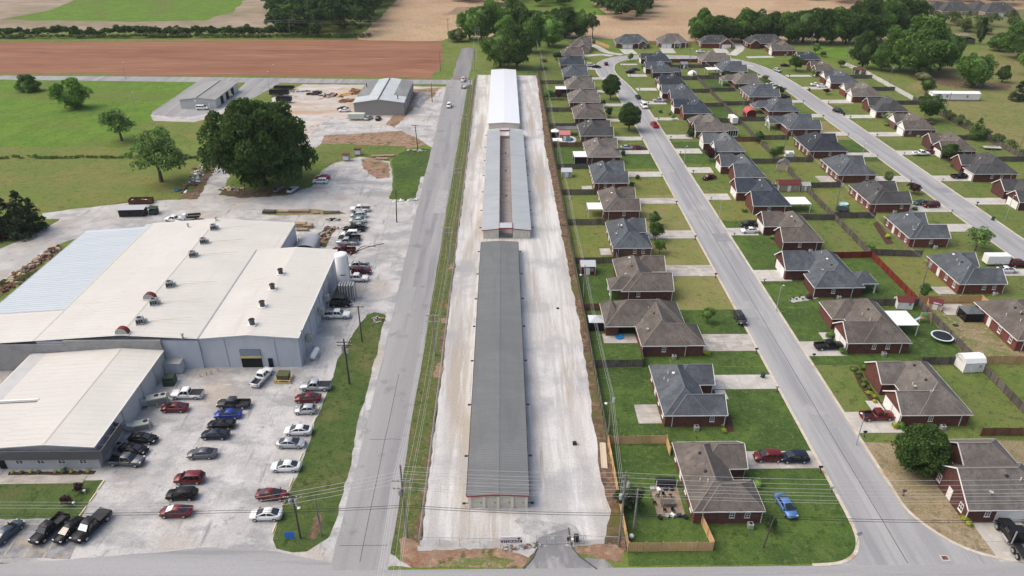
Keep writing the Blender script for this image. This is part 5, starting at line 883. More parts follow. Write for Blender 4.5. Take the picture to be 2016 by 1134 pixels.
for x, y in ((-1.5, -1.2), (1.5, -1.2), (1.5, 1.2), (-1.5, 1.2)): MB().bar((x, y, 0), (x, y, .8), .13).build('guard_post', M_PAINTY, t)
skip((-37.22, 145.85), 88, 5.4, 2.4, 1.7, mat('dark_skip', (.045, .05, .048)), 'dark ribbed steel skip along the works wall below the tank', lid=mat('dark_skip', (.045, .05, .048)))

# ------------------------------------------------------------------ fences
def panel_mesh(key, m, h, n=16, w=2.4):
    def mk():
        b = MB(); r = random.Random(n); pw = w / n
        for i in range(n): dz = r.uniform(-.03, .03); b.box(-w / 2 + i * pw + .006, -w / 2 + (i + 1) * pw - .006, -.012 + r.uniform(-.006, .006), .012, .04, h + dz)
        for z in (.35, h - .3): b.box(-w / 2, w / 2, .014, .06, z, z + .09)
        return b.mesh('panel', m)
    return cached(('panel', key, h, w), mk)
FENCES = {'g': M_WOODG, 'b': M_WOODB, 'n': M_WOODN, 'r': M_WOODR, 'w': M_WOODW}
def fence(a, b, style, label, h=1.85, group='wooden yard fences'):
    d = math.hypot(b[0] - a[0], b[1] - a[1]); n = max(1, round(d / 2.4)); w = d / n; ang = math.atan2(b[1] - a[1], b[0] - a[0]); m = FENCES[style]
    t = thing('wooden_fence', label, 'fence', (*a, 0), ang, group); P = panel_mesh(style, m, h); Q = cached(('post', style, h), lambda: MB().box(-.06, .06, -.05, .07, 0, h + .08).mesh('post', m)); rr = random.Random(int(a[0] * 31 + a[1]))
    for i in range(n): o = link('panel', P, t, ((i + .5) * w, 0, rr.uniform(-.05, .05)), rr.uniform(-.012, .012), scale=(w / 2.42, 1, 1))
    for i in range(n + 1): link('post', Q, t, (i * w, .07, 0))
    return t
WN = {'g': 'weathered grey', 'b': 'brown', 'n': 'new tan', 'r': 'red stained', 'w': 'white'}
def wf(a, b, s, where, **k): return fence(a, b, s, f'{WN[s]} wooden fence {where}', **k)
# along the storage yard
wf((17.5, 73.4), (17.5, 96.2), 'n', 'between the yard and the nearest house lot')
for i in range(1, 13): wf((17.5, YA[i] + .1), (17.5, YA[i + 1] - .1), 'g', f'along the yard behind the {ordn(i)} lot past the corner lot')
wf((17.6, 96.3), (27.4, 96.3), 'n', 'across the back of the nearest house lot'); wf((17.6, 73.4), (29.6, 73.4), 'n', 'along the front of the nearest house lot'); wf((29.7, 73.5), (29.0, 80.6), 'n', 'running from the front fence to the nearest house'); wf((27.4, 96.3), (27.4, 93.4), 'n', 'short end at the nearest house corner')
wf((17.7, 118.9), (27.2, 118.9), 'g', 'between second and third lots beside the yard'); wf((27.3, 118.8), (27.6, 122.4), 'g', 'short length at the third house corner'); wf((17.7, 140.8), (26.4, 140.8), 'b', 'between third and fourth lots beside the yard')
wf((17.7, 163.6), (29.5, 163.6), 'g', 'behind the little red shed'); wf((28.4, 163.4), (28.4, 167.2), 'g', 'short length by the fifth house corner')
for i in range(5, 13): wf((17.7, YA[i]), (28.4, YA[i]), 'b' if i in (8,) else 'g', f'between {ordn(i - 1)} and {ordn(i)} lots beside the yard')
# back fence between rows B and C
ys = [98, 119, 143, 167, 189.6, 213, 237, 261, 285, 308, 332, 357, 381]
for i in range(12):
    st = 'r' if i == 2 else 'g'; wf((93.3, ys[i] + .1), (93.3, ys[i + 1] - .1), st, f'between the back gardens, {ordn(i)} length from the front')
wf((83.0, 165.8), (93.2, 166.0), 'r', 'joining the red fence behind the fourth right hand house')
for i, y in enumerate((119, 142.0, 189.8, 213, 237, 261, 285, 308, 332, 356, 381)):
    wf((82.4, y), (93.2, y), 'b' if y == 261 else 'g', f'across the gardens left of the back fence, {ordn(i)} from the front')
wf((93.4, 119.2), (118, 119.2), 'n', 'behind the white shed'); wf((93.6, 143.2), (108, 143.2), 'n', 'below the second house from the front left of far street'); wf((108.2, 143.2), (108.4, 139.2), 'n', 'short end near the brown roofed house')
wf((93.4, 167.4), (106.4, 166.4), 'g', 'in the garden left of the grassy pole lot')
for i, y in enumerate((191.0, 214.6, 238.4, 263, 287, 310.6, 334, 358, 382)):
    wf((93.4, y), (105.4, y), 'g', f'across the gardens right of the back fence, {ordn(i)} from the front')
# behind row D
for i, (a, b, s) in enumerate((((178.6, 212), (178.6, 236), 'g'), ((178.6, 236), (178.4, 262), 'g'), ((178.4, 262), (178.2, 290), 'g'), ((178.2, 290), (178.6, 318), 'g'), ((178.6, 318), (179, 342), 'w'), ((179, 342), (179.4, 366), 'w'), ((179.4, 366), (176, 392), 'w'))):
    wf(a, b, s, f'beside the right hand meadow, {ordn(i)} length from the front')
for i, y in enumerate((238, 262, 310.8, 334.6, 358)): wf((163.4, y), (178.4, y), 'g', f'across the far right back gardens, {ordn(i)} from the front')
wf((114.5, 97), (134, 97), 'b', 'behind the corner house on the right'); wf((82, 97.6), (93, 97.6), 'b', 'beyond the tan corner lawn')
wf((54.5, 446), (60.5, 432), 'n', 'beside the slate roofed house at the loop head'); wf((84, 443), (89, 443), 'n', 'between the two houses at the loop head'); wf((107, 443), (113, 443), 'n', 'right of the columned porch at the loop head'); wf((44, 442), (54, 446), 'g', 'at the back of the loop by the dark trees')
wf((86.5, 395), (103, 395), 'r', 'behind the last house inside the loop')
# chain link round the storage yard
def chainlink(pts, label, h=1.8):
    t = thing('chainlink_fence', label, 'fence', (*pts[0], 0), 0, 'chain link fences of the storage yard'); o = pts[0]
    for a, b in zip(pts, pts[1:]):
        d = math.hypot(b[0] - a[0], b[1] - a[1]); n = max(1, round(d / 3)); P = cached(('clp', h), lambda: MB().tube([(0, 0, 0), (0, 0, h)], .035, 6).mesh('post', M_METAL))
        for i in range(n + 1): link('post', P, t, (a[0] - o[0] + (b[0] - a[0]) * i / n, a[1] - o[1] + (b[1] - a[1]) * i / n, 0))
        m = MB().bar((a[0] - o[0], a[1] - o[1], h), (b[0] - o[0], b[1] - o[1], h), .05); m.build('top_rail', M_METAL, t)
        m = MB(); k = 0; st = .5; u = Vector((b[0] - a[0], b[1] - a[1], 0)) / d; A = Vector((a[0] - o[0], a[1] - o[1], 0)); s = 0
        while s < d:
            e = min(d, s + h); m.bar(A + u * s, A + u * e + Vector((0, 0, (e - s))), .008); m.bar(A + u * s + Vector((0, 0, h)), A + u * e + Vector((0, 0, h - (e - s))), .008); s += st
        m.build('wire_mesh', M_METAL, t)['kind'] = 'stuff'
    return t
chainlink([(-12.45, 74.8), (-12.45, 220), (-12.6, 367)], 'chain link fence along the grass verge left of the storage yard')
chainlink([(-12.4, 74.8), (-0.78, 74.39)], 'chain link fence left of the storage sign'); chainlink([(-12.6, 367.2), (17.4, 367.2)], 'chain link fence across the back of the storage yard')
chainlink([(11.19, 74.80), (14.5, 74.6), (17.4, 74.4)], 'chain link fence right of the storage gate')
# gate and keypad
g0, g1 = (4.43, 74.88), (9.44, 75.01)
t = thing('sliding_gate', 'pipe framed sliding gate across the storage entrance drive', 'gate', (*g0, .05)); W = g1[0] - g0[0]
for z in (.15, 1.75): MB().bar((0, 0, z), (W + 2, 0, z), .06).build('rail', M_METAL, t)
for k in range(6): MB().bar((k * (W + 2) / 5, 0, .1), (k * (W + 2) / 5, 0, 1.8), .05).build('upright', M_METAL, t)
MB().box(2.0, 2.5, -.06, -.02, 1.0, 1.5).build('notice', M_TRIM, t)
m = MB()
for k in range(13): m.bar((k * .52, .02, .15), (k * .52 + 1.2, .02, 1.75), .006).bar((k * .52 + 1.2, .02, .15), (k * .52, .02, 1.75), .006)
m.build('wire_mesh', M_METAL, t)['kind'] = 'stuff'
t = thing('gate_operator', 'black gate motor box behind the sliding gate', 'gate motor', (*(10.21, 75.37), .03)); MB().box(-.35, .35, -.3, .3, .1, 1.25).build('housing', M_BLACK, t); MB().box(-.5, .5, -.45, .45, 0, .1).build('pad', M_CONC, t)
for i, p in enumerate(((8.98, 74.83), (9.56, 74.63))):
    t = thing('keypad_post', ['black keypad post nearest the gate leaf', 'white keypad box beside the black keypad post'][i], 'keypad', (*p, .03)); MB().bar((0, 0, 0), (0, 0, 1.2), .1).build('post', M_BLACK, t); MB().box(-.18, .18, -.2, .05, 1.0, 1.4).build('keypad', [M_BLACK, M_TRIM][i], t); MB().box(-.35, .35, -.35, .35, 0, .1).build('pad', M_CONC, t)
# the storage sign on the fence
sp = (0.83, 74.46)
t = thing('storage_sign', 'white and dark red STORAGE sign on the chain link fence', 'sign', (sp[0], sp[1] - .1, 0)); SW, SH_ = 3.1, 1.55
MB().box(-SW / 2, SW / 2, -.04, .02, .75, .75 + SH_).build('board', mat('sign_white', (.9, .9, .9), rough=.5), t); MB().box(-SW / 2 + .06, SW / 2 - .06, -.055, -.045, 1.05, 1.6).build('band', mat('sign_maroon', (.10, .008, .02)), t)
for x in (-SW / 2 + .2, SW / 2 - .2): MB().bar((x, .06, 0), (x, .06, 2.2), .08).build('post', M_METAL, t)
def text(s, size, loc, m, parent, name):
    cu = bpy.data.curves.new(name, 'FONT'); cu.body = s; cu.size = size; cu.align_x = 'CENTER'; cu.extrude = .004; tmp = bpy.data.objects.new(name, cu); COL.objects.link(tmp); bpy.context.view_layer.update()
    me = bpy.data.meshes.new_from_object(tmp.evaluated_get(bpy.context.evaluated_depsgraph_get())); COL.objects.unlink(tmp); bpy.data.objects.remove(tmp); me.materials.clear(); me.materials.append(m)
    o = link(name, me, parent, loc); o.rotation_euler = (math.pi / 2, 0, 0); o['kind'] = 'stuff'; return o
text('STORAGE', .6, (0, -.062, 1.12), mat('sign_white', (.9, .9, .9), rough=.5), t, 'lettering'); text('Hazel Green', .42, (-.15, -.046, 1.78), mat('sign_grey', (.3, .22, .24)), t, 'lettering')
tree_mark = MB().add([(1.0, -.05, 1.62), (1.12, -.05, 1.62), (1.12, -.05, 1.74), (1.34, -.05, 1.82), (1.25, -.05, 1.98), (1.06, -.05, 2.16), (.87, -.05, 1.98), (.78, -.05, 1.82), (1.0, -.05, 1.74)], [tuple(range(9))]).build('tree_mark', mat('sign_mauve', (.16, .09, .1)), t)
# barricades on the dead end, stones at the junction
for i in range(3):
    t = thing('barricade', ['left', 'middle', 'right'][i] + ' orange striped barricade across the dead end road', 'barricade', (-23.2 + i * 2.4, 359, .04), 0, 'road barricades')
    for z in (.5, .85, 1.2): MB().box(-.95, .95, -.03, .03, z, z + .22).build('board', mat('orange_paint', (.6, .3, .1), [((.6, .55, .45), 3, .45, .55)]), t)
    for x in (-.8, .8): MB().bar((x, .04, 0), (x, .04, 1.45), .08).bar((x, -.5, .04), (x, .5, .04), .08).build('leg', M_METAL, t)
# ------------------------------------------------------------------ poles and wires
def insul(t, x, y, z): link('insulator', cached('insul', lambda: MB().lathe([(.06, 0), (.09, .08), (.05, .12), (.08, .2)], 8).mesh('insulator', M_UNIT)), t, (x, y, z))
def pole(pos, h, label, arms=(), ax='x', mt=None, lean=0, xf=None, lamp=None, group='utility poles', aw=2.6, r=.17):
    t = thing('utility_pole', label, 'utility pole', (*pos, 0), 0, group); mt = mt or M_POLE
    MB().tube([(0, 0, -.3), (lean * .5, 0, h * .5), (lean, 0, h)], [r, r * .85, r * .68], 10).build('pole', mt, t)
    for z in arms:
        d = (aw / 2, 0) if ax == 'x' else (0, aw / 2); MB().bar((lean - d[0], -d[1] - .14, z), (lean + d[0], d[1] - .14, z), .11, .14).build('crossarm', mt if mt is M_POLED else mat('arm_grey', (.36, .34, .31)), t)
        for f in (-.95, -.45, .45, .95): insul(t, lean + d[0] * f, d[1] * f - .14, z + .07)
    for (z, side) in xf or (): MB().lathe([(.24, z), (.26, z + .1), (.26, z + .8), (.18, z + .92)], 12, (lean + .42 * side, -.1)).build('transformer', M_UNIT, t)
    if lamp: MB().tube([(lean, 0, lamp[0]), (lean + lamp[1] * .6, lamp[2] * .6, lamp[0] + .4), (lean + lamp[1], lamp[2], lamp[0] + .35)], .05, 6).build('lamp_arm', M_METAL, t); MB().lathe([(.2, -.1), (.26, .0), (.16, .12)], 10).build('lamp_head', M_TRIM, t, (lean + lamp[1], lamp[2], lamp[0] + .3))
    return t
PR = [(-14.4, 76.4), (-14.1, 123.6), (-13.9, 164), (-13.7, 206), (-13.8, 262), (-14, 318), (-14.2, 378), (-14.5, 438)]
HT = [11.4, 9.6, 10.2, 10.2, 10.2, 10.2, 10.4, 10.8]
AN = ['at the front corner by the road junction', 'second along the road verge', 'third along the road verge', 'fourth along the road verge', 'fifth along the road verge', 'sixth along the road verge', 'beside the dead end road', 'at the end of the dead end road']
for i, (p, h) in enumerate(zip(PR, HT)): pole(p, h + (2.6 if i == 0 else 0), f'grey utility pole with twin crossarms {AN[i]}', (h - .2, h - 1.6), xf=((h - 2.8, -1),) if i == 0 else None)
tall2 = pole((16.3, 74.4), 14.2, 'tall grey utility pole beside the front fence corner', (), xf=((9.4, -1), (11.6, 1)), r=.2)
for z, s in ((13.6, 1), (12.6, -1), (11.4, 1), (10.2, -1)): MB().bar((-.5, 0, z), (.5, 0, z), .08).build('bracket', M_METAL, tall2)
pole((18.9, 77.4), 8.2, 'short stub pole inside the nearest back yard', r=.19)
pole((-29.92, 76.42), 8.6, 'dark pole with transformers and lamp on the near verge corner', (8.2,), mt=M_POLED, xf=((7.0, -1), (7.0, 1)), lamp=(6.6, .9, -.8)); pole((-26.98, 76.86), 8.2, 'plain grey pole beside the bare patch on the near verge', r=.15)
pole((-29.61, 114.01), 10.2, 'dark pole hung with equipment on the verge beside the works', (9.6, 8.9), mt=M_POLED, xf=((7.2, 1), (7.2, -1), (8.0, -1)), r=.21); pole((-29.62, 128.65), 8.6, 'dark pole with single crossarm at the top of the verge', (8.5,), mt=M_POLED, aw=2.4)
pole((-30.07, 189.64), 9.6, 'dark pole on a small grass mound in the gravel', (), mt=M_POLED, lean=.5); pole((-30.36, 252.60), 9.2, 'dark pole with crossarm beside the roadside grass', (9.0,), mt=M_POLED, lean=-.5); pole((-30.68, 317.58), 8.2, 'dark pole in front of the worn pavement by the workshop', (), mt=M_POLED)
pole((-128.64, 464.52), 11, 'left pole at the far edge of the ploughed field', (10.8,)); pole((-82.20, 462.34), 11, 'right pole at the far edge of the ploughed field', (10.8,)); pole((-31.48, 376.61), 9.4, 'pole at the right edge of the ploughed field', (9.2,)); pole((-32.28, 453.74), 13, 'pole near the far trees beyond the dead end', (12.6,))
YP = [((17.66, 97.44), 10.4), ((17.95, 144.72), 9.4), ((17.99, 189.41), 9), ((18.10, 236.57), 9), ((18.45, 284.39), 9), ((18.79, 329.91), 9), ((18.85, 376.00), 9), ((18.26, 418.05), 9)]
for i, (p, h) in enumerate(YP): pole(p, h, f'garden utility pole beside the storage yard fence, {ordn(i)} from the front', xf=((h - 2.2, 1),) if i % 2 == 0 else None, lamp=(h - 2.6, -.9, -.3) if i in (0, 1) else None, r=.14)
MP = [((94.68, 144.72), 10), ((95.35, 194.59), 10), ((98.72, 248.81), 9.5), ((96.53, 292.67), 9.5), ((97.37, 339.99), 9), ((97.08, 390.20), 9)]
for i, (p, h) in enumerate(MP): pole(p, h, f'pale pole along the back fence between the streets, {ordn(i)} from the front', xf=((h - 1.8, 1),), r=.15)
RP = [((175.37, 239.29), 10), ((179.96, 293.86), 9.5), ((181.52, 346.69), 9), ((180.08, 392.85), 9), ((175.35, 430.15), 9)]
for i, (p, h) in enumerate(RP): pole(p, h, f'pole behind the far right houses, {ordn(i)} from the front', xf=((h - 1.8, 1),) if i != 1 else None, r=.14)
pole((37.01, 73.93), 6.0, 'dark leaning stub pole on the corner lawn', mt=M_POLED, lean=.6, r=.14)
def lampp(pos, h, arm, label):
    t = thing('street_lamp', label, 'street lamp', (*pos, 0), 0, 'slim street lamps'); MB().tube([(0, 0, 0), (0, 0, h * .9), (arm * .4, 0, h), (arm, 0, h + .05)], [.09, .07, .05, .045], 8).build('post', M_METAL, t); MB().lathe([(.12, -.08), (.22, -.02), (.12, .1)], 8).build('lamp_head', M_TRIM, t, (arm, 0, h)); return t
for p, h, a, l in (((60.54, 139.92), 6.6, .5, 'slim street lamp on the green lawn right of the near street'), ((59.65, 95.64), 6.8, -.6, 'slim street lamp at the top of the tan corner lawn'), ((60.15, 188.55), 7, .5, 'slim street lamp on the sixth lawn right of the near street'), ((60.74, 236.05), 6.6, .5, 'slim street lamp on the eighth lawn right of the near street'), ((141.38, 188.97), 7.5, .6, 'slim street lamp right of the far street at picture edge'), ((124.63, 244.14), 4.6, .3, 'short lamp between two drives left of the far street'), ((-152.99, 304.66), 8, .9, 'street lamp standing in the bright pasture'), ((-181.90, 361.17), 8, .6, 'street lamp at the edge of the far road on the left'), ((-107.75, 355.17), 8, -.6, 'right street lamp of a pair by the far road'), ((-107.35, 340.58), 8, .6, 'left street lamp of a pair by the far road')): lampp(p, h, a, l)
def wires(label, runs, m=None, r=.022, sag=.03, group='overhead wires'):
    o = runs[0][0]; t = thing('overhead_wires', label, 'wires', (o[0], o[1], 0), 0, group)
    for run in runs:
        pts = []
        for a, b in zip(run, run[1:]):
            a = Vector(a); b = Vector(b); n = 12
            for i in range(n + (b == Vector(run[-1]))): f = i / n; p = a.lerp(b, f); p.z -= 4 * f * (1 - f) * sag * (b - a).length; pts.append((p.x - o[0], p.y - o[1], p.z))
        MB().tube(pts, r, 4).build('wire', m or M_WIRE, t)
    return t
L3 = [[(p[0] + f, p[1] - .14, h - .05) for p, h in zip(PR, HT)] for f in (-1.24, -.58, .58, 1.24)] + [[(p[0] + f, p[1] - .14, h - 1.45) for p, h in zip(PR, HT)] for f in (-1.24, 1.24)]
wires('pale wires strung pole to pole along the main road verge', [[(r_[0][0] + .3, 40, r_[0][2] + .5)] + r_ for r_ in L3], r=.014)
P1, P2, P3, PL = (-14.4, 76.4), (16.3, 74.4), (72, 72.5), (-38.2, 75.6)
wires('seven pale wires crossing in front of the storage yard to the right', [[(P1[0], P1[1] + k, z1), (P2[0], P2[1] + k, z2), (P3[0], P3[1] + k, z2)] for z1, z2, k in ((13.7, 14.0, .1), (13.0, 13.3, -.1), (12.3, 12.2, .15), (11.7, 11.8, -.15), (10.8, 11.0, .1), (10.0, 10.4, -.1), (9.4, 9.7, .1))], sag=.012, r=.017)
wires('pale wires from the front pole left across the road', [[PL + (z - 4.6,), P1 + (z,)] for z in (12.9, 12.2, 11.6, 10.8)], sag=.012, r=.018); wires('pale wires leading off to the left over the front lawn', [[(-120, 78, z), PL + (z,)] for z in (8.4, 7.8, 7.2)], sag=.01, r=.012)
wires('pair of black cables crossing low along the front road', [[(-120, 77, z), PL + (z,), P1 + (z - .1,), P2 + (z,), (36.8, 74, z - .3), P3 + (z,)] for z in (6.6, 6.15)], M_CABLE, sag=.012, r=.03)
wires('thin wires along the garden poles beside the storage yard', [[(16.3 + k, 74.4, 9.4)] + [(p[0] + k, p[1], h - .3 - abs(k)) for p, h in YP] for k in (-.25, 0, .25)], r=.016, sag=.02); wires('thin wires along the back fence poles between the streets', [[(p[0] + k, p[1], h - .3 - abs(k)) for p, h in MP] for k in (-.2, .2)], r=.016, sag=.02)
wires('wires between the dark poles beside the works', [[(*a, 8.4), (*b, 8.4), (*c, 9.2), (*d, 9.0)] for a, b, c, d in (((-29.61, 114.01), (-29.62, 128.65), (-30.07, 189.64), (-30.36, 252.60)),)], M_CABLE, r=.02, sag=.03); wires('wires across the far edge of the ploughed field', [[(-180, 462, z), (*(-128.64, 464.52), z), (*(-82.20, 462.34), z), (*(-32.28, 453.74), z + .6)] for z in (10.8, 9.6)], r=.03, sag=.012)

# ------------------------------------------------------------------ plant around the works
tk = (-36.26, 148.19); t = thing('storage_tank', 'tall white cylindrical tank standing by the works wall', 'tank', (-36.9, 149.4, 0))
MB().lathe([(1.35, .9), (1.5, 1.3), (1.5, 9.9), (1.42, 10.15), (1.1, 10.32), (.5, 10.42), (.1, 10.45)], 28).build('shell', mat('tank_white', (.78, .78, .76), fine=(1, .03), rough=.45), t, smooth=True)
for k in range(4): a = .785 + k * 1.571; MB().bar((1.3 * math.cos(a), 1.3 * math.sin(a), 0), (1.3 * math.cos(a), 1.3 * math.sin(a), 1.4), .22).build('leg', M_METAL, t)
MB().box(-1.9, 1.9, -1.9, 1.9, 0, .15).build('pad', M_CONC, t); MB().tube([(1.55, -.4, .5), (1.55, -.4, 9.8)], .07, 6).build('pipe', M_METAL, t); MB().box(-.4, .8, -1.53, -1.5, 5.4, 5.6).build('marking', M_BLACK, t)
t = thing('evaporator_rack', 'grey finned evaporator rack beside the white tank', 'evaporator', (*(-35.80, 146.30), 0))
for k in range(6): MB().box(-1.6 + k * .6, -1.3 + k * .6, -1.1, 1.1, .8, 4.2).build('fin_bank', M_METAL, t)
for x in (-1.7, 1.7):
    for y in (-1.1, 1.1): MB().bar((x, y, 0), (x, y, 4.3), .12).build('leg', M_BLACK, t)
pt = (-38.11, 123.16); t = thing('propane_tank', 'white horizontal propane tank beside the works side wall', 'tank', (*pt, 0), R(84))
MB().tube([(-1.7, 0, 1.0), (-1.6, 0, 1.0), (-1.35, 0, 1.0), (1.35, 0, 1.0), (1.6, 0, 1.0), (1.7, 0, 1.0)], [.12, .42, .58, .58, .42, .12], 18).build('shell', mat('tank_white', (.78, .78, .76)), t, smooth=False)
for x in (-.9, .9): MB().box(x - .15, x + .15, -.45, .45, 0, .55).build('saddle', M_CONC, t)
MB().box(-.25, .25, -.15, .15, 1.55, 1.75).build('valve_cover', M_TRIM, t)
for (x, y) in ((-2.2, -1.1), (2.2, -1.1), (2.2, 1.1), (-2.2, 1.1)): MB().bar((x, y, 0), (x, y, 1.3), .08).build('guard_post', M_METAL, t)
for a in ((-2.2, -1.1, 2.2, -1.1), (2.2, -1.1, 2.2, 1.1)): MB().bar((a[0], a[1], 1.2), (a[2], a[3], 1.2), .06).build('guard_rail', M_METAL, t)
t = thing('transformer_box', 'green electrical transformer box on a concrete pad', 'transformer', (*(-63.76, 114.59), 0), .05); MB().box(-1, 1, -.9, .9, .12, 1.8).build('cabinet', M_GREENBOX, t); MB().box(-.95, .95, -1.2, -.9, .12, 1.2).build('door', M_GREENBOX, t); MB().box(-1.5, 1.5, -1.6, 1.4, 0, .12).build('pad', M_CONC, t)
t = thing('equipment_shed', 'grey metal equipment cabinet in the inner corner of the works', 'cabinet', (*(-64.34, 118.58), 0)); MB().box(-1.6, 1.6, -1.0, 1.2, .1, 2.4).build('cabinet', M_WALLG, t); MB().box(-1.7, 1.7, -1.1, 1.3, 2.4, 2.5).build('roof', M_UNIT, t)
for k in range(3): MB().box(-1.5 + k * 1.05, -.6 + k * 1.05, -1.05, -1.0, .2, 2.3).build('door', M_WALLG, t)
def hvac(pos, label, L_, W_, H_, nf):
    t = thing('air_unit', label, 'air conditioner', (*pos, 0), R(18)); MB().box(-L_ / 2, L_ / 2, -W_ / 2, W_ / 2, .2, H_).build('cabinet', M_UNIT, t); MB().box(-L_ / 2 - .1, L_ / 2 + .1, -W_ / 2 - .1, W_ / 2 + .1, 0, .2).build('pad', M_CONC, t)
    MB().box(-L_ / 2 + .1, L_ / 2 - .1, -W_ / 2 - .02, -W_ / 2, .4, H_ - .2).build('coil_panel', mat('coil', (.2, .21, .2)), t)
    for k in range(nf): MB().lathe([(.42, H_), (.4, H_ + .08)], 14, (L_ / 2 - .6 - k * 1.1, .2)).build('fan', M_BLACK, t)
    MB().loft([[(-L_ / 2, -.5, .4), (-L_ / 2, .5, .4), (-L_ / 2, .5, 1.3), (-L_ / 2, -.5, 1.3)], [(-L_ / 2 - 1.0, -.5, .6), (-L_ / 2 - 1.0, .5, .6), (-L_ / 2 - .9, .5, 1.6), (-L_ / 2 - .9, -.5, 1.6)], [(-L_ / 2 - 1.6, -.5, 2.0), (-L_ / 2 - 1.6, .5, 2.0), (-L_ / 2 - 1.0, .5, 2.3), (-L_ / 2 - 1.0, -.5, 2.3)]]).build('duct', M_METAL, t); return t
hvac((-63.49, 108.21), 'large air handling unit with two roof fans by the office wall', 3.4, 1.8, 1.9, 2); hvac((-63.39, 101.23), 'smaller air unit with one roof fan by the office wall', 2.6, 1.6, 1.5, 1)
t = thing('condenser_unit', 'small round topped condenser beside the parked black sedans', 'air conditioner', (*(-65.09, 96.38), 0)); MB().box(-.45, .45, -.45, .45, .05, 1.0).build('cabinet', M_UNIT, t); MB().lathe([(.38, 1.0), (.36, 1.08)], 12).build('fan', M_BLACK, t)
t = thing('arched_shelter', 'grey arched metal shelter behind the right bay of the works', 'shelter', (*(-50.98, 172.99), 0)); prf = [(2.6 * math.cos(a), 1.8 + 1.0 * math.sin(a)) for a in [math.pi * i / 10 for i in range(11)]]
MB().loft([[(x, y, z) for x, z in prf] + [(x * .97, y, z - .1) for x, z in prf[::-1]] for y in (-3.6, 3.6)]).build('roof', M_METAL, t)
for s in (-2.5, 2.5): MB().box(s - .04, s + .04, -3.5, 3.5, 0, 1.85).build('wall', M_WALLD, t)
MB().box(-2.4, 2.4, 3.3, 3.4, 0, 2.4).build('back_wall', M_WALLD, t)
# bollards, wheel stops
for i in range(9):
    p = [(-63.16, 107.17), (-61.78, 108.34), (-63.83, 107.92), (-62.49, 110.62), (-58.81, 116.66), (-57.81, 117.15), (-57.03, 117.47), (-56.04, 118.31), (-62.10, 102.17)][i]
    tag(MB().lathe([(.09, 0), (.09, .95), (.05, 1.0)], 10).build('bollard', M_PAINTY, loc=(*p, 0)), (f'yellow steel bollard around the office air units, {ordn([1, 3, 0, 4, 0, 0, 0, 0, 2][i])} of five' if i in (0, 1, 2, 3, 8) else f'yellow steel bollard by the works corner, {ordn(i - 4)} from the left'), 'bollard', 'yellow bollards by the works wall')
WS = [(-34.12, 109.36), (-33.90, 106.23), (-33.85, 103.08), (-34.02, 96.51), (-34.05, 93.75), (-34.15, 87.74), (-34.03, 84.43), (-34.18, 81.40), (-34.26, 78.30), (-64.15, 87.54), (-64.16, 84.91), (-64.27, 81.96)]
for i, p in enumerate(WS): tag(MB().loft([[(x, -.1, 0), (x, -.08, .14), (x, .08, .14), (x, .1, 0)] for x in (-.95, .95)]).build('wheel_stop', mat('yellow_stop', (.72, .60, .32), [((.6, .55, .42), 2, .45, .62)]), loc=(*p, .04), rz=R(87)), f'yellow wheel stop along the {"verge" if i < 9 else "front lawn"} edge, {ordn(i if i < 9 else i - 9)} from the {"works" if i < 9 else "office"}', 'wheel stop', 'yellow wheel stops')
tag(MB().loft([[(-.7, 0, .3), (.7, 0, .3), (.7, .06, .3), (-.7, .06, .3)], [(-.7, .25, 1.3), (.7, .25, 1.3), (.7, .31, 1.3), (-.7, .31, 1.3)]]).build('blue_sign_panel', mat('sign_blue', (.03, .12, .42)), loc=(*(-31.40, 76.16), 0)), 'small blue sign panel low on the near verge corner', 'sign')
for i, p in enumerate(((-65.77, 85.79), (-66.14, 83.23))):
    tag(MB().tube([(0, 0, 0), (0, 0, .5)], .04, 6).lathe([(.1, .45), (.2, .6), (.2, .75), (.08, .85)], 10).build('lawn_light', M_TRIM, loc=(*p, 0)), ['white lawn light on the front lawn, nearer the office', 'white lawn light on the front lawn, nearer the road'][i], 'lawn light', 'white lawn lights')
# ------------------------------------------------------------------ back yard buildings
def shed(pos, L_, W_, H_, rm, wm, label, rz=0, style='gable', door=M_TRIM, over=.15):
    t = thing('garden_shed', label, 'shed', (*pos, 0), R(rz), 'garden sheds'); MB().box(-L_ / 2, L_ / 2, -W_ / 2, W_ / 2, .1, H_).build('wall', wm, t); h = W_ * .32
    if style == 'gable': P = [(-W_ / 2 - over, H_ - .05), (0, H_ + h), (W_ / 2 + over, H_ - .05)]
    elif style == 'barn': P = [(-W_ / 2 - .1, H_ - .05), (-W_ * .36, H_ + h * .75), (0, H_ + h * 1.1), (W_ * .36, H_ + h * .75), (W_ / 2 + .1, H_ - .05)]
    else: P = [((W_ / 2 + .1) * math.cos(a), H_ - .3 + W_ * .42 * math.sin(a)) for a in [math.pi * (1 - i / 8) for i in range(9)]]
    n = len(P); MB().loft([[(x, y, z) for y, z in P] + [(x, y * .96, z - .1) for y, z in P[::-1]] for x in (-L_ / 2 - over, L_ / 2 + over)]).build('roof', rm, t)
    for x in (-L_ / 2, L_ / 2 - .05): MB().loft([[(xx, y * .93, max(H_ - .06, z - .12)) for y, z in P] + [(xx, P[-1][0] * .9, H_ - .3), (xx, P[0][0] * .9, H_ - .3)] for xx in (x, x + .05)]).build('gable', wm, t)
    d = MB().box(-.5, .5, -.04, .04, .12, 1.95).build('door', door, t, (0, -W_ / 2 - .02, 0)); link('pane', WIN[1], link('window', WIN[0], t, (L_ * .3, -W_ / 2, 1.1), 0, scale=(.6, 1, .7)))
    for x in (-L_ / 2 - .02, L_ / 2 + .02):
        for y in (-W_ / 2, W_ / 2): MB().bar((x, y, .1), (x, y, H_ - .05), .1).build('corner_trim', M_TRIM, t)
    return t
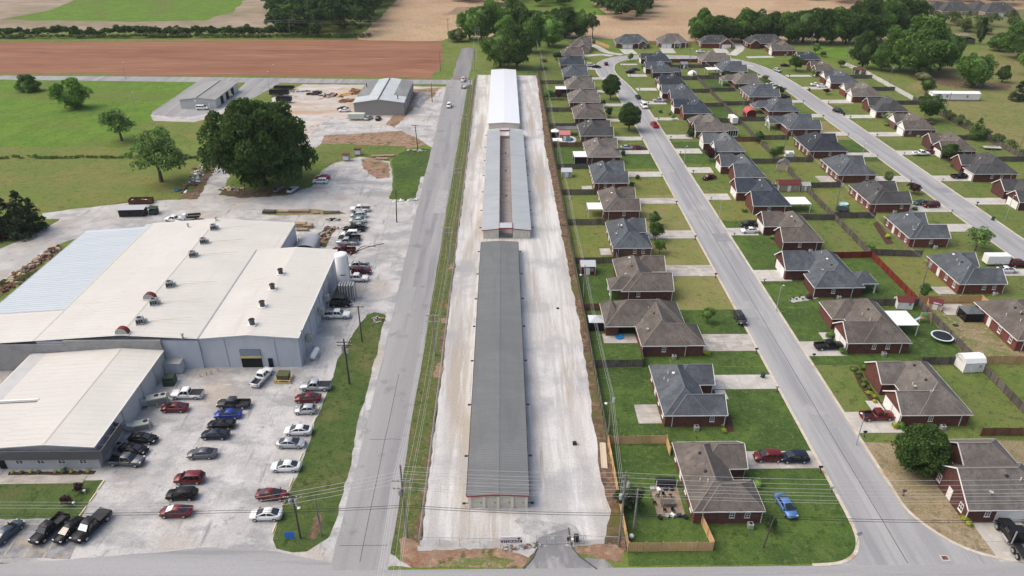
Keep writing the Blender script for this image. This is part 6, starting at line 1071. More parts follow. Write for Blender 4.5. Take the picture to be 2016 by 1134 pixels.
M_SHR = mat('shed_red', (.13, .018, .016)); M_PINK = mat('roof_pink', (.55, .2, .2)); M_TANW = mat('shed_tan', (.34, .28, .21)); M_MAR = mat('roof_maroon', (.13, .03, .03)); M_NAVY = mat('shed_navy', (.03, .045, .08))
shed((20.34, 159.08), 3.4, 3.0, 2.4, mat('roof_silver', (.5, .52, .54)), M_SHR, 'dark red shed with silver roof beside the storage yard fence')
shed((20.36, 225.85), 3.2, 2.8, 2.0, mat('roof_silver', (.5, .52, .54)), M_UNIT, 'grey shed with grey roof against the yard fence')
shed((22.56, 264.25), 3.8, 3.4, 2.4, M_PINK, M_TANW, 'tan shed with pink roof beside the swimming pool'); shed((91.10, 117.72), 4.0, 3.0, 2.3, M_SIDING, M_SIDING, 'white barn roofed shed at the back fence corner', 4, 'barn')
shed((89.55, 141.57), 3.2, 2.6, 2.0, M_MAR, M_SIDING, 'white shed with maroon roof left of the garden fence', -8); shed((96.41, 141.04), 2.6, 2.4, 1.7, M_MAR, M_WOODN, 'wooden playhouse with maroon roof by the new fence', -25)
shed((92.63, 231.68), 3.4, 3.4, 2.4, SH['grey'], M_TANW, 'cream shed with grey shingle roof at the back fence', 60); shed((87.78, 212.96), 6.4, 3.2, 2.4, M_MAR, M_TANW, 'long tan shed with maroon roof and white door'); shed((93.14, 212.90), 2.6, 2.4, 1.9, M_UNIT, M_UNIT, 'small grey shed beside the long tan shed')
shed((99.83, 293.36), 5.0, 4.0, 2.2, mat('roof_red', (.5, .12, .11)), M_SHR, 'red round roofed carport shed with white front arch', 90, 'round'); shed((92.12, 381.97), 3.4, 3.2, 2.2, mat('roof_bluegrey', (.2, .22, .25)), M_NAVY, 'navy shed behind the loop houses'); shed((176.43, 368.55), 5.4, 3.2, 2.2, M_RUST, M_WOODG, 'dark low shed by the white fence'); shed((99.03, 244.45), 2.6, 2.2, 1.4, M_SIDING, M_SIDING, 'small white shed above the cream shed')
trl = trailer((90.67, 284.90), 95, 5.2, 2.3, .45, 2.3, M_SIDING, 'white camper trailer parked by the back fence', name='camper_trailer')
t = thing('dome_tent', 'white dome tent in a garden behind the loop houses', 'tent', (*(93.49, 367.37), 0)); MB().lathe([(2.4, 0), (2.3, .7), (1.7, 1.5), (.8, 1.95), (.1, 2.1)], 14).build('canopy', M_SIDING, t); MB().box(-.5, .5, -2.42, -2.2, 0, 1.3).build('door', M_UNIT, t)
# mobile home and barn beyond the right hand houses
t = thing('mobile_home', 'long white mobile home in the meadow on the right', 'mobile home', (*(196.89, 319.04), 0), R(-3)); MB().box(-10, 10, -2.2, 2.2, .5, 3.1).build('wall', M_SIDING, t); MB().box(-9.8, 9.8, -2, 2, .1, .5).build('skirting', M_UNIT, t)
MB().loft([[(x, -2.4, 3.05), (x, 0, 3.75), (x, 2.4, 3.05)] for x in (-10.2, 10.2)]).build('roof', mat('roof_white_metal', (.72, .74, .75)), t); window(t, 4.6, -2.2, 1.4, .9, 1.1, 0); window(t, -4, -2.2, 1.4, .9, 1.1, 0); link('door', cached('door', door_mesh), t, (8, -2.22, .5))
t = thing('old_barn', 'small weathered wooden barn with rusty tin roof in the trees', 'barn', (*(269.06, 445.43), 0)); MB().box(-7, -1.5, -3, 3, 0, 3.4).box(2.5, 7, -3, 3, 0, 2.8).box(-1.5, 2.5, 2.8, 3, 0, 3.4).build('wall', M_WOODG, t); MB().box(-1.5, 2.5, -2.6, 2.7, .05, 3.2).build('opening', M_DARK, t)
for x0, x1, z0, z1 in ((-7.6, -.4, 3.0, 4.4), (-3.4, 3.6, 4.5, 5.0), (1.6, 7.6, 4.2, 2.9)): MB().loft([[(x, -3.6, z), (x, 3.6, z), (x, 3.6, z + .12), (x, -3.6, z + .12)] for x, z in ((x0, z0), (x1, z1))]).build('roof', mat('tin_roof', (.26, .22, .19), [((.18, .1, .06), .8, .45, .65)]), t)
# patio covers, pergolas
def cover(x0, x1, y0, y1, z, label, m=None, roofm=None, screen=False):
    t = thing('patio_cover', label, 'patio cover', ((x0 + x1) / 2, (y0 + y1) / 2, 0), 0, 'patio covers'); a, b = (x1 - x0) / 2, (y1 - y0) / 2; MB().box(-a - .15, a + .15, -b - .15, b + .15, z, z + .12).build('roof', roofm or M_SIDING, t)
    for k in range(int(2 * a / .6)): MB().box(-a + .3 + k * .6, -a + .34 + k * .6, -b - .15, b + .15, z + .12, z + .15).build('roof_rib', roofm or M_SIDING, t)
    for x in (-a, a):
        for y in (-b, b): MB().bar((x, y, 0), (x, y, z), .12).build('post', M_TRIM, t)
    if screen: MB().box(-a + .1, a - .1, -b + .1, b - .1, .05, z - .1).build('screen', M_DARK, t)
    return t
cover(24.0, 28.0, 192.4, 197, 2.5, 'white patio cover behind the sixth house beside the yard'); cover(23.9, 28.2, 237.4, 243, 2.5, 'white roofed screened porch behind the eighth house beside the yard', screen=True); cover(20.2, 28, 268.6, 272.4, 2.5, 'grey roofed pergola beside the swimming pool', roofm=SH['grey']); cover(23.6, 28.4, 329, 334, 2.5, 'white screened porch behind the twelfth house beside the yard', screen=True)
cover(82.0, 86.6, 129.6, 135.2, 2.6, 'white slatted patio cover behind the third right hand house'); cover(82.3, 88.2, 195.2, 200.4, 2.6, 'white flat patio cover behind the sixth right hand house'); cover(100.4, 106.4, 366, 371, 2.6, 'white patio cover behind a house near the loop'); cover(17.9, 21.0, 255.9, 258.6, 2.2, 'small white canopy in the corner by the swimming pool')
def gazebo(pos, a, b, rm, label, dark=True):
    t = thing('gazebo', label, 'gazebo', (*pos, 0), 0, 'garden gazebos'); MB().add([(-a, -b, 2.2), (a, -b, 2.2), (a, b, 2.2), (-a, b, 2.2), (0, 0, 3.1)], [(0, 1, 4), (1, 2, 4), (2, 3, 4), (3, 0, 4), (3, 2, 1, 0)]).build('roof', rm, t)
    for x in (-a + .1, a - .1):
        for y in (-b + .1, b - .1): MB().bar((x, y, 0), (x, y, 2.2), .1).build('post', M_BLACK, t)
    for k in range(5): MB().bar((-a + .1 + k * (a - .1) / 2, -b + .1, 0), (-a + .1 + k * (a - .1) / 2, -b + .1, 2.2), .05).build('screen_bar', M_BLACK, t)
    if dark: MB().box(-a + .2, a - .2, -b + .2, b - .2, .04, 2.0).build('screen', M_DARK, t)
gazebo((101.6, 136.4), 1.9, 1.8, SH['grey'], 'grey roofed screened gazebo beside the basketball hoop'); gazebo((19.6, 133.6), 1.7, 1.6, mat('roof_silver', (.5, .52, .54)), 'silver roofed gazebo against the yard fence'); gazebo((19.4, 267.8), 1.6, 1.4, M_SIDING, 'white topped canopy by the pool pergola')
# pool
t = thing('swimming_pool', 'blue swimming pool with white surround behind the ninth house', 'pool', (23.4, 264.4, 0)); el = lambda a, b, n=24: [(a * math.cos(6.28319 * i / n), b * math.sin(6.28319 * i / n) * (1 + .15 * math.cos(6.28319 * i / n))) for i in range(n)]
MB().prism(el(3.6, 4.4), .01, .09).build('surround', mat('pool_deck', (.66, .64, .6)), t); MB().prism(el(2.8, 3.4), .05, .13).build('coping', M_SIDING, t); MB().prism(el(2.55, 3.1), .08, .145).build('water', mat('pool_water', (.01, .2, .42), [((.02, .32, .55), .6, .45, .6)], rough=.08, spec=.6), t)
# trampolines, slide, hoop, paddling pool
def tramp(pos, r, label, ring_m, net=False):
    t = thing('trampoline', label, 'trampoline', (*pos, 0), 0, 'garden trampolines'); MB().lathe([(r * .84, .84), (r * .84, .86)], 28).build('mat', M_BLACK, t)
    MB().loft([[(q * math.cos(a), q * math.sin(a), z) for q, z in ((r * .85, .84), (r, .84), (r, .92), (r * .85, .92))] for a in [6.28319 * k / 28 for k in range(29)]]).build('pad', ring_m, t)
    for k in range(6): a = k * 1.047; MB().tube([(r * .97 * math.cos(a), r * .97 * math.sin(a), 0), (r * .97 * math.cos(a), r * .97 * math.sin(a), 2.4 if net else .9)], .03, 6).build('leg', M_BLACK, t)
tramp((91.35, 128.15), 2.2, 'large trampoline with pale green ring beside the back fence', mat('pad_pale', (.5, .62, .6))); tramp((98.00, 196.05), 1.9, 'dark trampoline lying by the back fence corner', M_BLACK, True); tramp((20.4, 380), 2.0, 'dark trampoline in the garden near the storage yard back', M_BLACK, True); tramp((21.6, 398), 1.9, 'dark round trampoline near the last garden by the trees', M_BLACK, True)
t = thing('play_frame', 'wooden swing frame with blue slide in the garden', 'play set', (*(90.75, 135.03), 0)); 
for a in (((-1.2, -.8, 0), (-.6, 0, 2.3)), ((-.6, .8, 0), (-.6, 0, 2.3)), ((1.6, -.7, 0), (1.4, 0, 2.3)), ((1.6, .7, 0), (1.4, 0, 2.3)), ((-.6, 0, 2.3), (1.4, 0, 2.3))): MB().bar(*a, .1).build('beam', M_WOODN, t)
MB().box(-.6, .4, -.5, .5, 1.1, 1.2).build('deck', M_WOODN, t); MB().loft([[(-.7, y, 1.2), (-1.4, y, .7), (-2.4, y, .15), (-2.4, y, .08), (-1.4, y, .62), (-.7, y, 1.1)] for y in (-.3, .3)]).build('slide', mat('slide_blue', (.35, .5, .65)), t); MB().box(-.7, .5, -.6, .6, 2.0, 2.06).build('awning', mat('awning_green', (.05, .2, .1)), t)
t = thing('basketball_hoop', 'freestanding basketball hoop on the concrete patio', 'basketball hoop', (*(97.25, 133.50), 0)); MB().box(-.5, .5, -.4, .4, 0, .18).build('base', M_BLACK, t); MB().tube([(0, 0, .1), (0, 0, 2.6), (0, -.4, 3.0)], .06, 8).build('post', M_METAL, t); MB().box(-.75, .75, -.5, -.45, 2.7, 3.5).build('backboard', M_BLACK, t); MB().tube([(.22 * math.cos(a), -.75 + .22 * math.sin(a), 2.95) for a in [6.28319 * k / 12 for k in range(13)]], .015, 5).build('rim', M_PAINTY, t)
tag(MB().lathe([(.85, .03), (.9, .3), (.8, .32), (.75, .1)], 18).build('paddling_pool', mat('paddle_blue', (.02, .22, .5)), loc=(*(24.06, 129.55), .09)), 'small round blue paddling pool on a patio', 'paddling pool')
tag(MB().lathe([(1.2, .02), (1.25, .6), (1.12, .62), (1.05, .4)], 18).build('stock_tank_pool', mat('paddle_pale', (.4, .6, .62)), loc=(*(100.45, 200.59), 0)), 'pale round pool beside the dark trampoline', 'pool')
# patio clutter behind the nearest house
t = thing('patio_table', 'dark wooden table on the nearest house patio', 'table', (24.9, 82.2, .09)); MB().box(-1.1, 1.1, -.5, .5, .68, .75).build('table_top', M_WOODG, t)
for x in (-1, 1):
    for y in (-.4, .4): MB().bar((x, y, 0), (x, y, .68), .08).build('leg', M_WOODG, t)
for i, (x, y) in enumerate(((23.6, 83.9), (24.6, 84), (25.6, 83.9), (24.2, 80.9), (25.4, 80.8), (22.9, 82.4))):
    t = thing('patio_chair', 'dark patio chair ' + ('behind the table, left', 'behind the table, middle', 'behind the table, right', 'in front of the table, left', 'in front of the table, right', 'at the left end of the table')[i] + ', nearest house patio', 'chair', (x, y, .09), rnd.random() * 6, 'patio chairs by the nearest house'); MB().box(-.25, .25, -.25, .25, .4, .46).build('seat', M_BLACK, t); MB().box(-.25, .25, .2, .26, .46, .95).build('backrest', M_BLACK, t)
    for a in (-.22, .22):
        for b in (-.22, .22): MB().bar((a, b, 0), (a, b, .4), .04).build('leg', M_BLACK, t)
t = thing('patio_bench_rack', 'black shelving rack with bags against the nearest house', 'rack', (25.4, 86.6, .05)); MB().box(-1.6, 1.6, -.6, .6, .3, .36).box(-1.6, 1.6, -.6, .6, 1.0, 1.06).build('shelf', M_BLACK, t)
for x in (-1.6, 1.6): MB().bar((x, -.6, 0), (x, -.6, 1.4), .08).build('upright', M_TRIM, t)
for k in range(9): tag(link('storage_bin', cached('bin', lambda: MB().loft([[(-.3, -.22, 0), (.3, -.22, 0), (.3, .22, 0), (-.3, .22, 0)], [(-.36, -.27, .45), (.36, -.27, .45), (.36, .27, .45), (-.36, .27, .45)]]).mesh('storage_bin', M_BLACK)), None, (23.0 + (k if k < 5 else k - 5) * 1.0 + rnd.random() * .3, 79.4 + rnd.random() * .8 if k < 5 else 85.2 + rnd.random() * .4, .06), rnd.random() * 3, m=[M_BLACK, M_UNIT, M_SIDING, M_NAVY][k % 4]), f'small storage bin at the {"front" if k < 5 else "back"} of the nearest house patio, {ordn(k if k < 5 else k - 5)} from the left', 'bin', 'bins on the nearest patio')
tag(MB().lathe([(.2, 0), (.38, .25), (.36, .5), (.2, .68), (.05, .72)], 12).build('garden_globe', M_SIDING, loc=(*(18.35, 75.93), 0)), 'white round garden globe by the front fence', 'ornament')
t = thing('lumber_stack', 'pale stack of fence boards on the dirt beside the yard fence', 'lumber', (*(16.39, 93.51), .02), R(86))
for k in range(6): MB().box(-3.1, 3.1, -.5 + k * .17, -.36 + k * .17, 0, .12 + .02 * (k % 2)).build('plank', mat('plank_pale', (.6, .52, .4), objrand=.1), t)
tag(MB().loft([[(-.3, -.25, 0), (.3, -.25, 0), (.3, .25, 0), (-.3, .25, 0)], [(-.34, -.3, .5), (.34, -.3, .5), (.34, .3, .5), (-.34, .3, .5)]]).build('drain_box', M_BLACK, loc=(*(11.80, 96.35), 0)), 'black box standing in the middle of the gravel yard', 'box'); tag(MB().loft([[(-.3, -.2, 0), (.3, -.2, 0), (.3, .2, 0), (-.3, .2, 0)], [(-.25, -.2, .3), (.25, -.2, .3), (.25, .2, .3), (-.25, .2, .3)]]).build('drain_box', M_BLACK, loc=(*(11.96, 141.62), 0)), 'small dark drain box farther up the gravel yard', 'box')
# mailboxes and wheelie bins
def mailbox(x, y, rz, label):
    t = thing('mailbox', label, 'mailbox', (x, y, 0), rz, 'kerbside mailboxes'); link('post', cached('mbp', lambda: MB().box(-.07, .07, -.07, .07, 0, 1.0).box(-.12, .12, -.12, .12, 0, .25).mesh('post', M_WOODG)), t); link('box', cached('mbb', lambda: MB().loft([[(x_, y_, z_) for y_, z_ in ((-.13, 1.0), (-.13, 1.2), (-.07, 1.3), (.07, 1.3), (.13, 1.2), (.13, 1.0))] for x_ in (-.3, .3)]).mesh('box', M_BLACK)), t, m=M_BLACK if y % 2 > 1 else M_UNIT)
for i, d in enumerate(DRA[:13]): mailbox(51.0, d[0] - .8, 0, f'mailbox at the {ordn(i)} driveway left of the near street')
for i, d in enumerate(DRB[1:]): mailbox(61.9, d[0] - .9, 0, f'mailbox at the {ordn(i + 1)} driveway right of the near street')
for i, d in enumerate(DRC[1:-1]): mailbox(129.0, d[0] - .9, 0, f'mailbox at the {ordn(i)} driveway left of the far right street')
for i, d in enumerate(DRD): mailbox(139.4, d[0] - .9, 0, f'mailbox at the {ordn(i)} driveway right of the far right street')
mailbox(51.0, 84.6, 0, 'mailbox at the corner lawn nearest the front road'); mailbox(62.0, 83.8, 0, 'mailbox beside the tan corner lawn')
def bin_(p, label, m):
    t = thing('wheelie_bin', label, 'bin', (*p, .05), .2, 'wheelie bins'); MB().loft([[(-.24, -.26, .08), (.24, -.26, .08), (.24, .26, .08), (-.24, .26, .08)], [(-.32, -.34, 1.0), (.32, -.34, 1.0), (.32, .34, 1.0), (-.32, .34, 1.0)]]).build('body', m, t); MB().loft([[(-.34, -.38, 1.0), (.34, -.38, 1.0), (.34, .36, 1.0), (-.34, .36, 1.0)], [(-.3, -.3, 1.08), (.3, -.3, 1.08), (.3, .34, 1.12), (-.3, .34, 1.12)]]).build('lid', m, t); MB().tube([(-.3, .3, .12), (.3, .3, .12)], .12, 8).build('axle', M_TYRE, t)
bin_((49.72, 115.02), 'green wheelie bin at the second driveway kerb', M_GREENBOX); bin_((137.94, 189.02), 'green wheelie bin at the far street kerb', M_GREENBOX); bin_((138.77, 294.36), 'black wheelie bin behind the black suv', M_BLACK); bin_((139.48, 334.81), 'navy wheelie bin at the far driveway kerb', M_NAVY)
t = thing('stop_sign', 'round ended traffic sign at the front street corner', 'sign', (50.6, 74.2, 0)); MB().tube([(0, 0, 0), (0, 0, 2.3)], .04, 6).build('post', M_METAL, t); o = MB().lathe([(.42, 0), (.42, .03)], 8).build('plate', M_METAL, t, (0, .06, 2.3)); o.rotation_euler = (math.pi / 2, 0, 0)
# work yard litter: pallets, lumber, rubble
PAL = None
def pallet_stack(pos, rz, n, L_, W_, m, label, group='stacked materials in the works yard'):
    t = thing('material_stack', label, 'stack', (*pos, .03), R(rz), group)
    for k in range(n): link('board_layer', cached(('lay', L_, W_, m.name), lambda: (lambda b: [b.box(-L_ / 2, L_ / 2, -W_ / 2 + i * W_ / 5, -W_ / 2 + i * W_ / 5 + W_ / 6, 0, .12) for i in range(5)] and b)(MB()).mesh('board_layer', m)), t, (rnd.uniform(-.06, .06), 0, k * .2)); MB().box(-L_ / 2 + .2, -L_ / 2 + .35, -W_ / 2, W_ / 2, k * .2 + .12, k * .2 + .2).box(L_ / 2 - .35, L_ / 2 - .2, -W_ / 2, W_ / 2, k * .2 + .12, k * .2 + .2).build('bearer', m, t)
    return t
M_LUM = mat('lumber_tan', (.36, .27, .18), objrand=.2)
for i, (p, n, l, w, m) in enumerate((((-67.73, 196.94), 4, 3.6, 1.6, M_WOODG), ((-63.72, 197.26), 3, 3.4, 1.2, M_LUM), ((-60.05, 197.21), 4, 4.2, 1.2, M_LUM), ((-57.11, 197.18), 4, 1.8, 1.4, M_LUM), ((-54.16, 196.40), 2, 1.8, 1.0, M_LUM), ((-49.84, 196.72), 2, 4.6, 1.4, M_WOODG))): pallet_stack(p, rnd.uniform(-6, 6), n, l, w, m, f'stack of boards on the grass island, {ordn(i)} from the left')
for i, (p, n, l, w) in enumerate((((-56.34, 187.19), 6, 3.4, 1.6), ((-53.93, 186.48), 5, 2.4, 1.8), ((-55.14, 184.47), 3, 3.2, 1.2))): pallet_stack(p, 2, n, l, w, M_LUM, ['larger stack of weathered timber behind the works', 'square stack of pale timber behind the works', 'low stack of timber nearest the works back wall'][i])
for i, (p, n, l, w) in enumerate((((-43.57, 245.64), 3, 4.4, 1.8), ((-39.94, 246.13), 3, 4.0, 1.4), ((-41.86, 243.49), 2, 4.4, 1.6))): pallet_stack(p, rnd.uniform(-6, 6), n, l, w, M_LUM, ['left concrete form stack by the green patch', 'right concrete form stack by the green patch', 'front concrete form stack by the green patch'][i])
for i, p in enumerate(((-53.81, 242.06), (-50.81, 247.88))):
    t = thing('electrical_cabinet', ['left rusty topped utility cabinet by the yard', 'right rusty topped utility cabinet by the yard'][i], 'cabinet', (*p, 0)); MB().box(-1.1, 1.1, -.9, .9, .2, 2.2).build('cabinet', M_UNIT, t); MB().box(-1.2, 1.2, -1, 1, 2.2, 2.5).build('top', M_RUST, t); MB().box(-.9, .9, -.95, -.9, .5, 1.7).build('door', M_TRIM, t)
def pile(name, label, cat, pts, n, mats_, smax, seed, spread=1.2):
    r = random.Random(seed); t = thing(name, label, cat, (*pts[0], 0)); o = pts[0]
    for mi, m in enumerate(mats_):
        b = MB()
        for k in range(n // len(mats_)):
            f = r.random() * (len(pts) - 1); i = min(int(f), len(pts) - 2); x = pts[i][0] + (pts[i + 1][0] - pts[i][0]) * (f - i) + r.gauss(0, spread) - o[0]; y = pts[i][1] + (pts[i + 1][1] - pts[i][1]) * (f - i) + r.gauss(0, spread * .6) - o[1]
            s = r.uniform(.3, 1) * smax; a = r.random() * 6.28; c, d = math.cos(a), math.sin(a); l, w, h = s * r.uniform(.5, 1.6), s * r.uniform(.3, .7), s * r.uniform(.2, .6); z = r.random() * .5
            q = [(-l, -w, 0), (l, -w * .8, 0), (l * .9, w, 0), (-l * .8, w * .9, 0), (-l * .8, -w * .7, h), (l * .7, -w * .6, h * 1.1), (l * .7, w * .7, h * .8), (-l * .6, w * .6, h)]
            b.add([(x + u * c - v * d, y + u * d + v * c, z * .6 + zz) for u, v, zz in q], [(0, 3, 2, 1), (4, 5, 6, 7), (0, 1, 5, 4), (1, 2, 6, 5), (2, 3, 7, 6), (3, 0, 4, 7)])
        b.build('rubble', m, t)['kind'] = 'stuff'
    return t
pile('rubble_line', 'long line of rubble and scrap along the edge of the lawn', 'rubble', [(-99.73, 211.85), (-98.40, 222.23), (-99.80, 231.58), (-100.08, 240.55), (-100.16, 246.86)], 150, [M_SIDING, M_LUM, M_UNIT, M_RUST, mat('scrap_teal', (.06, .2, .2)), M_WOODG], .9, 3, 1.3)
pile('scrap_heap', 'scrap heap at the foot of the oak', 'rubble', [(-86.51, 215.93), (-82.14, 215.02)], 40, [M_PAINTY, M_UNIT, M_RUST, M_BEIGE], .8, 4); pile('scrap_heap', 'heap of brown scrap behind the works', 'rubble', [(-49.41, 178.54), (-48.04, 183.06), (-47.19, 185.72)], 60, [M_LUM, M_RUST, M_WOODG, M_UNIT], .8, 5)
pile('scrap_heap', 'dark scrap metal on the gravel behind the timber stacks', 'rubble', [(-49.31, 191.28), (-47.02, 191.25)], 20, [M_UNIT, M_BLACK], .8, 6, .5); pile('scrap_heap', 'scattered dark machine parts left of the workshop', 'rubble', [(-78.49, 324.94), (-77.05, 331.07), (-72.72, 327.48)], 60, [M_BLACK, M_RUST, M_UNIT], 1.2, 7, 1.6); pile('scrap_heap', 'dark machine parts in the middle of the equipment yard', 'rubble', [(-84.84, 329.39), (-83.95, 335.67)], 26, [M_BLACK, M_BLACK], 1.4, 8, 1.2); pile('scrap_heap', 'row of low scrap along the far side of the equipment yard', 'rubble', [(-95.47, 334.90), (-89.00, 336.65)], 30, [M_BLACK, M_UNIT], 1.0, 9, .8)
pile('brush_pile', 'yellow brown brush pile beside the workshop', 'brush', [(-69.52, 318.88), (-66.52, 320.53)], 120, [M_RUST, mat('brush_tan', (.3, .17, .06))], 1.1, 10, 1.3); pile('brush_pile', 'tall yellow brown brush pile behind the workshop corner', 'brush', [(-67.94, 330.96), (-66.92, 338.23)], 120, [M_RUST, mat('brush_tan', (.3, .17, .06))], 1.3, 11, 1.4); pile('sawdust_heap', 'heap of pale sawdust between the brush piles', 'sawdust', [(-72.16, 329.23), (-68.72, 332.76)], 60, [mat('sawdust', (.6, .42, .24))], 1.4, 12, 1.6)
pile('rubble_ring', 'ring of rubble round the drain at the top of the verge', 'rubble', [(-28.96, 137.32), (-28.01, 138.38), (-26.30, 137.29), (-27.41, 135.83), (-28.96, 137.32)], 50, [M_UNIT, M_CONC, M_RUST], .35, 13, .2); pile('rubble_line', 'white stones along the bottom of the green patch', 'rubble', [(-32.79, 205.35), (-29.14, 205.30), (-25.91, 206.46)], 40, [M_SIDING, M_CONC], .6, 14, .5); pile('rubble_line', 'brown stone bank along the left edge of the works', 'rubble', [(-117.43, 151.57), (-117.55, 163.45), (-116.79, 174.39)], 120, [M_RUST, M_WOODG, M_LUM], .9, 15, .8)
pile('rubble_line', 'stones scattered below the storage sign', 'rubble', [(-0.42, 74.20), (2.51, 74.35), (3.98, 74.70)], 70, [M_CONC, M_UNIT, M_DIRT], .3, 16, .5); pile('rubble_line', 'culvert stones beside the roadside dark pole', 'rubble', [(-34.51, 252.65), (-27.55, 251.45)], 30, [M_CONC, M_UNIT], .7, 17, .6)
t = thing('hose_lines', 'tangled red hoses lying across the gravel behind the tank', 'hose', (*(-39.46, 169.88), 0)); o = (-39.46, 169.88)
for k, pts in enumerate((((-39.45, 168.42), (-37.51, 172.23), (-34.32, 174.62), (-31.69, 175.82)), ((-39.95, 169.01), (-38.25, 170.45), (-37.39, 174.65), (-33.56, 174.00)))): MB().tube([(x - o[0], y - o[1], .08) for x, y in smooth(list(pts), 2)], .09, 5).build('hose', M_RUST, t)

t = thing('storm_drain', 'square storm drain set in the tan corner lawn', 'drain', (*(62.18, 71.72), 0)); MB().box(-.6, .6, -.5, .5, 0, .07).build('frame', M_CONC, t); MB().box(-.4, .4, -.32, .32, .05, .09).build('grate', M_RUST, t)

# ------------------------------------------------------------------ trees, shrubs, woods
import numpy as np
def quads_mesh(name, P, m):
    """P: (n,4,3) array of separate leaf faces"""
    n = len(P); me = bpy.data.meshes.new(name); me.vertices.add(n * 4); me.vertices.foreach_set('co', P.astype(np.float32).ravel())
    me.loops.add(n * 4); me.loops.foreach_set('vertex_index', np.arange(n * 4, dtype=np.int32)); me.polygons.add(n); me.polygons.foreach_set('loop_start', np.arange(0, n * 4, 4, dtype=np.int32)); me.polygons.foreach_set('loop_total', np.full(n, 4, dtype=np.int32))
    me.materials.append(m); me.update(calc_edges=True); return me
def leaves(g, C, Nn, size, flat=.5):
    """leaf faces centred on C, roughly facing Nn with strong jitter"""
    n = len(C); N_ = Nn * flat + g.normal(size=(n, 3)) * .55; N_ /= np.linalg.norm(N_, axis=1, keepdims=True) + 1e-6
    A = np.cross(N_, g.normal(size=(n, 3))); A /= np.linalg.norm(A, axis=1, keepdims=True) + 1e-6; B = np.cross(N_, A)
    s = size * g.uniform(.6, 1.35, (n, 1)); A = A * s; B = B * s * g.uniform(.45, .8, (n, 1)); k = N_ * s * .25
    return np.stack([C - A, C - B + k, C + A, C + B + k], 1)
def crown_pts(g, rx, rz, nclump, cr, dens, shape='round', hollow=.35):
    """clumped foliage in a unit of metres; origin at crown centre"""
    d = g.normal(size=(nclump, 3)); d /= np.linalg.norm(d, axis=1, keepdims=True); rad = g.uniform(hollow, 1, (nclump, 1)) ** .5
    if shape == 'cone': h = g.uniform(0, 1, nclump); w = (1 - h) ** .8 * g.uniform(.55, 1, nclump); a = g.uniform(0, 6.283, nclump); cc = np.stack([w * np.cos(a) * rx, w * np.sin(a) * rx, (h * 2 - 1) * rz], 1); crs = cr * (.45 + .75 * (1 - h))
    elif shape == 'egg':
        cc = d * rad * np.array([rx - cr * .6, rx - cr * .6, rz - cr * .6]); cc[:, :2] *= np.where(cc[:, 2:] > 0, 1 - .35 * (cc[:, 2:] / rz) ** 2, 1); crs = cr * g.uniform(.6, 1.25, nclump)
    else:
        nl = max(5, nclump // 9); ld = g.normal(size=(nl, 3)); ld /= np.linalg.norm(ld, axis=1, keepdims=True); ld[:, 2] = np.where(ld[:, 2] < -.7, -ld[:, 2], ld[:, 2])      # lobes, then clumps on each lobe
        lr = g.uniform(.3, .5, nl); lc = ld * (1.0 - lr[:, None]) * g.uniform(.86, 1.06, (nl, 1)); k = g.integers(0, nl, nclump); far = d * g.uniform(.8, 1, (nclump, 1)); cc = (lc[k] + far * lr[k][:, None]) * np.array([rx - cr * .55, rx - cr * .55, rz - cr * .55])
        base_ = g.uniform(0, 1, nclump) < .22; cc[base_] = (d * rad)[base_] * np.array([rx - cr, rx - cr, rz - cr]) * .9
        cc[:, 2] = np.where(cc[:, 2] < 0, cc[:, 2] * (1.1 if shape == 'round' else .55), cc[:, 2]); crs = cr * g.uniform(.55, 1.25, nclump)
    out, nor = [], []
    for c, r in zip(cc, crs):
        n = int(dens * 12.57 * r * r); q = g.normal(size=(n, 3)); q /= np.linalg.norm(q, axis=1, keepdims=True); q[:, 2] = np.where(q[:, 2] < -.3, -q[:, 2], q[:, 2])
        out.append(c + q * r * g.uniform(.72, 1.08, (n, 1)) * np.array([1, 1, .82])); nor.append(q)
    return np.concatenate(out), np.concatenate(nor)
def crown_mesh(key, seed, rx, rz, nclump, cr, dens, size, shape='round', hollow=.35):
    def mk():
        g = np.random.default_rng(seed); C, N_ = crown_pts(g, rx, rz, nclump, cr, dens, shape, hollow); return quads_mesh('crown', leaves(g, C, N_, size), LF['mid'])
    return cached(('crown', key), mk)
def core_mesh():
    def mk():
        r = random.Random(3); return MB().lathe([(.1, -1), (.62, -.75), (.92, -.3), (1, .1), (.85, .5), (.5, .82), (.1, 1)], 12).mesh('inner_foliage', LF['dark'])
    return cached('core', mk)
def trunk_mesh(key, h, r, spread, n, seed):
    def mk():
        g = random.Random(seed); b = MB().tube([(0, 0, -.2), (g.uniform(-.1, .1), g.uniform(-.1, .1), h * .5), (g.uniform(-.3, .3), g.uniform(-.3, .3), h)], [r * 1.3, r * .9, r * .6], 9)
        for k in range(n):
            a = 6.283 * k / n + g.uniform(-.4, .4); z = h * g.uniform(.55, 1); e = spread * g.uniform(.6, 1); b.tube([(0, 0, z), (math.cos(a) * e * .45, math.sin(a) * e * .45, z + e * .35), (math.cos(a) * e, math.sin(a) * e, z + e * .75)], [r * .5, r * .3, r * .1], 6)
        return b.mesh('trunk', M_BARK)
    return cached(('trunk', key), mk)
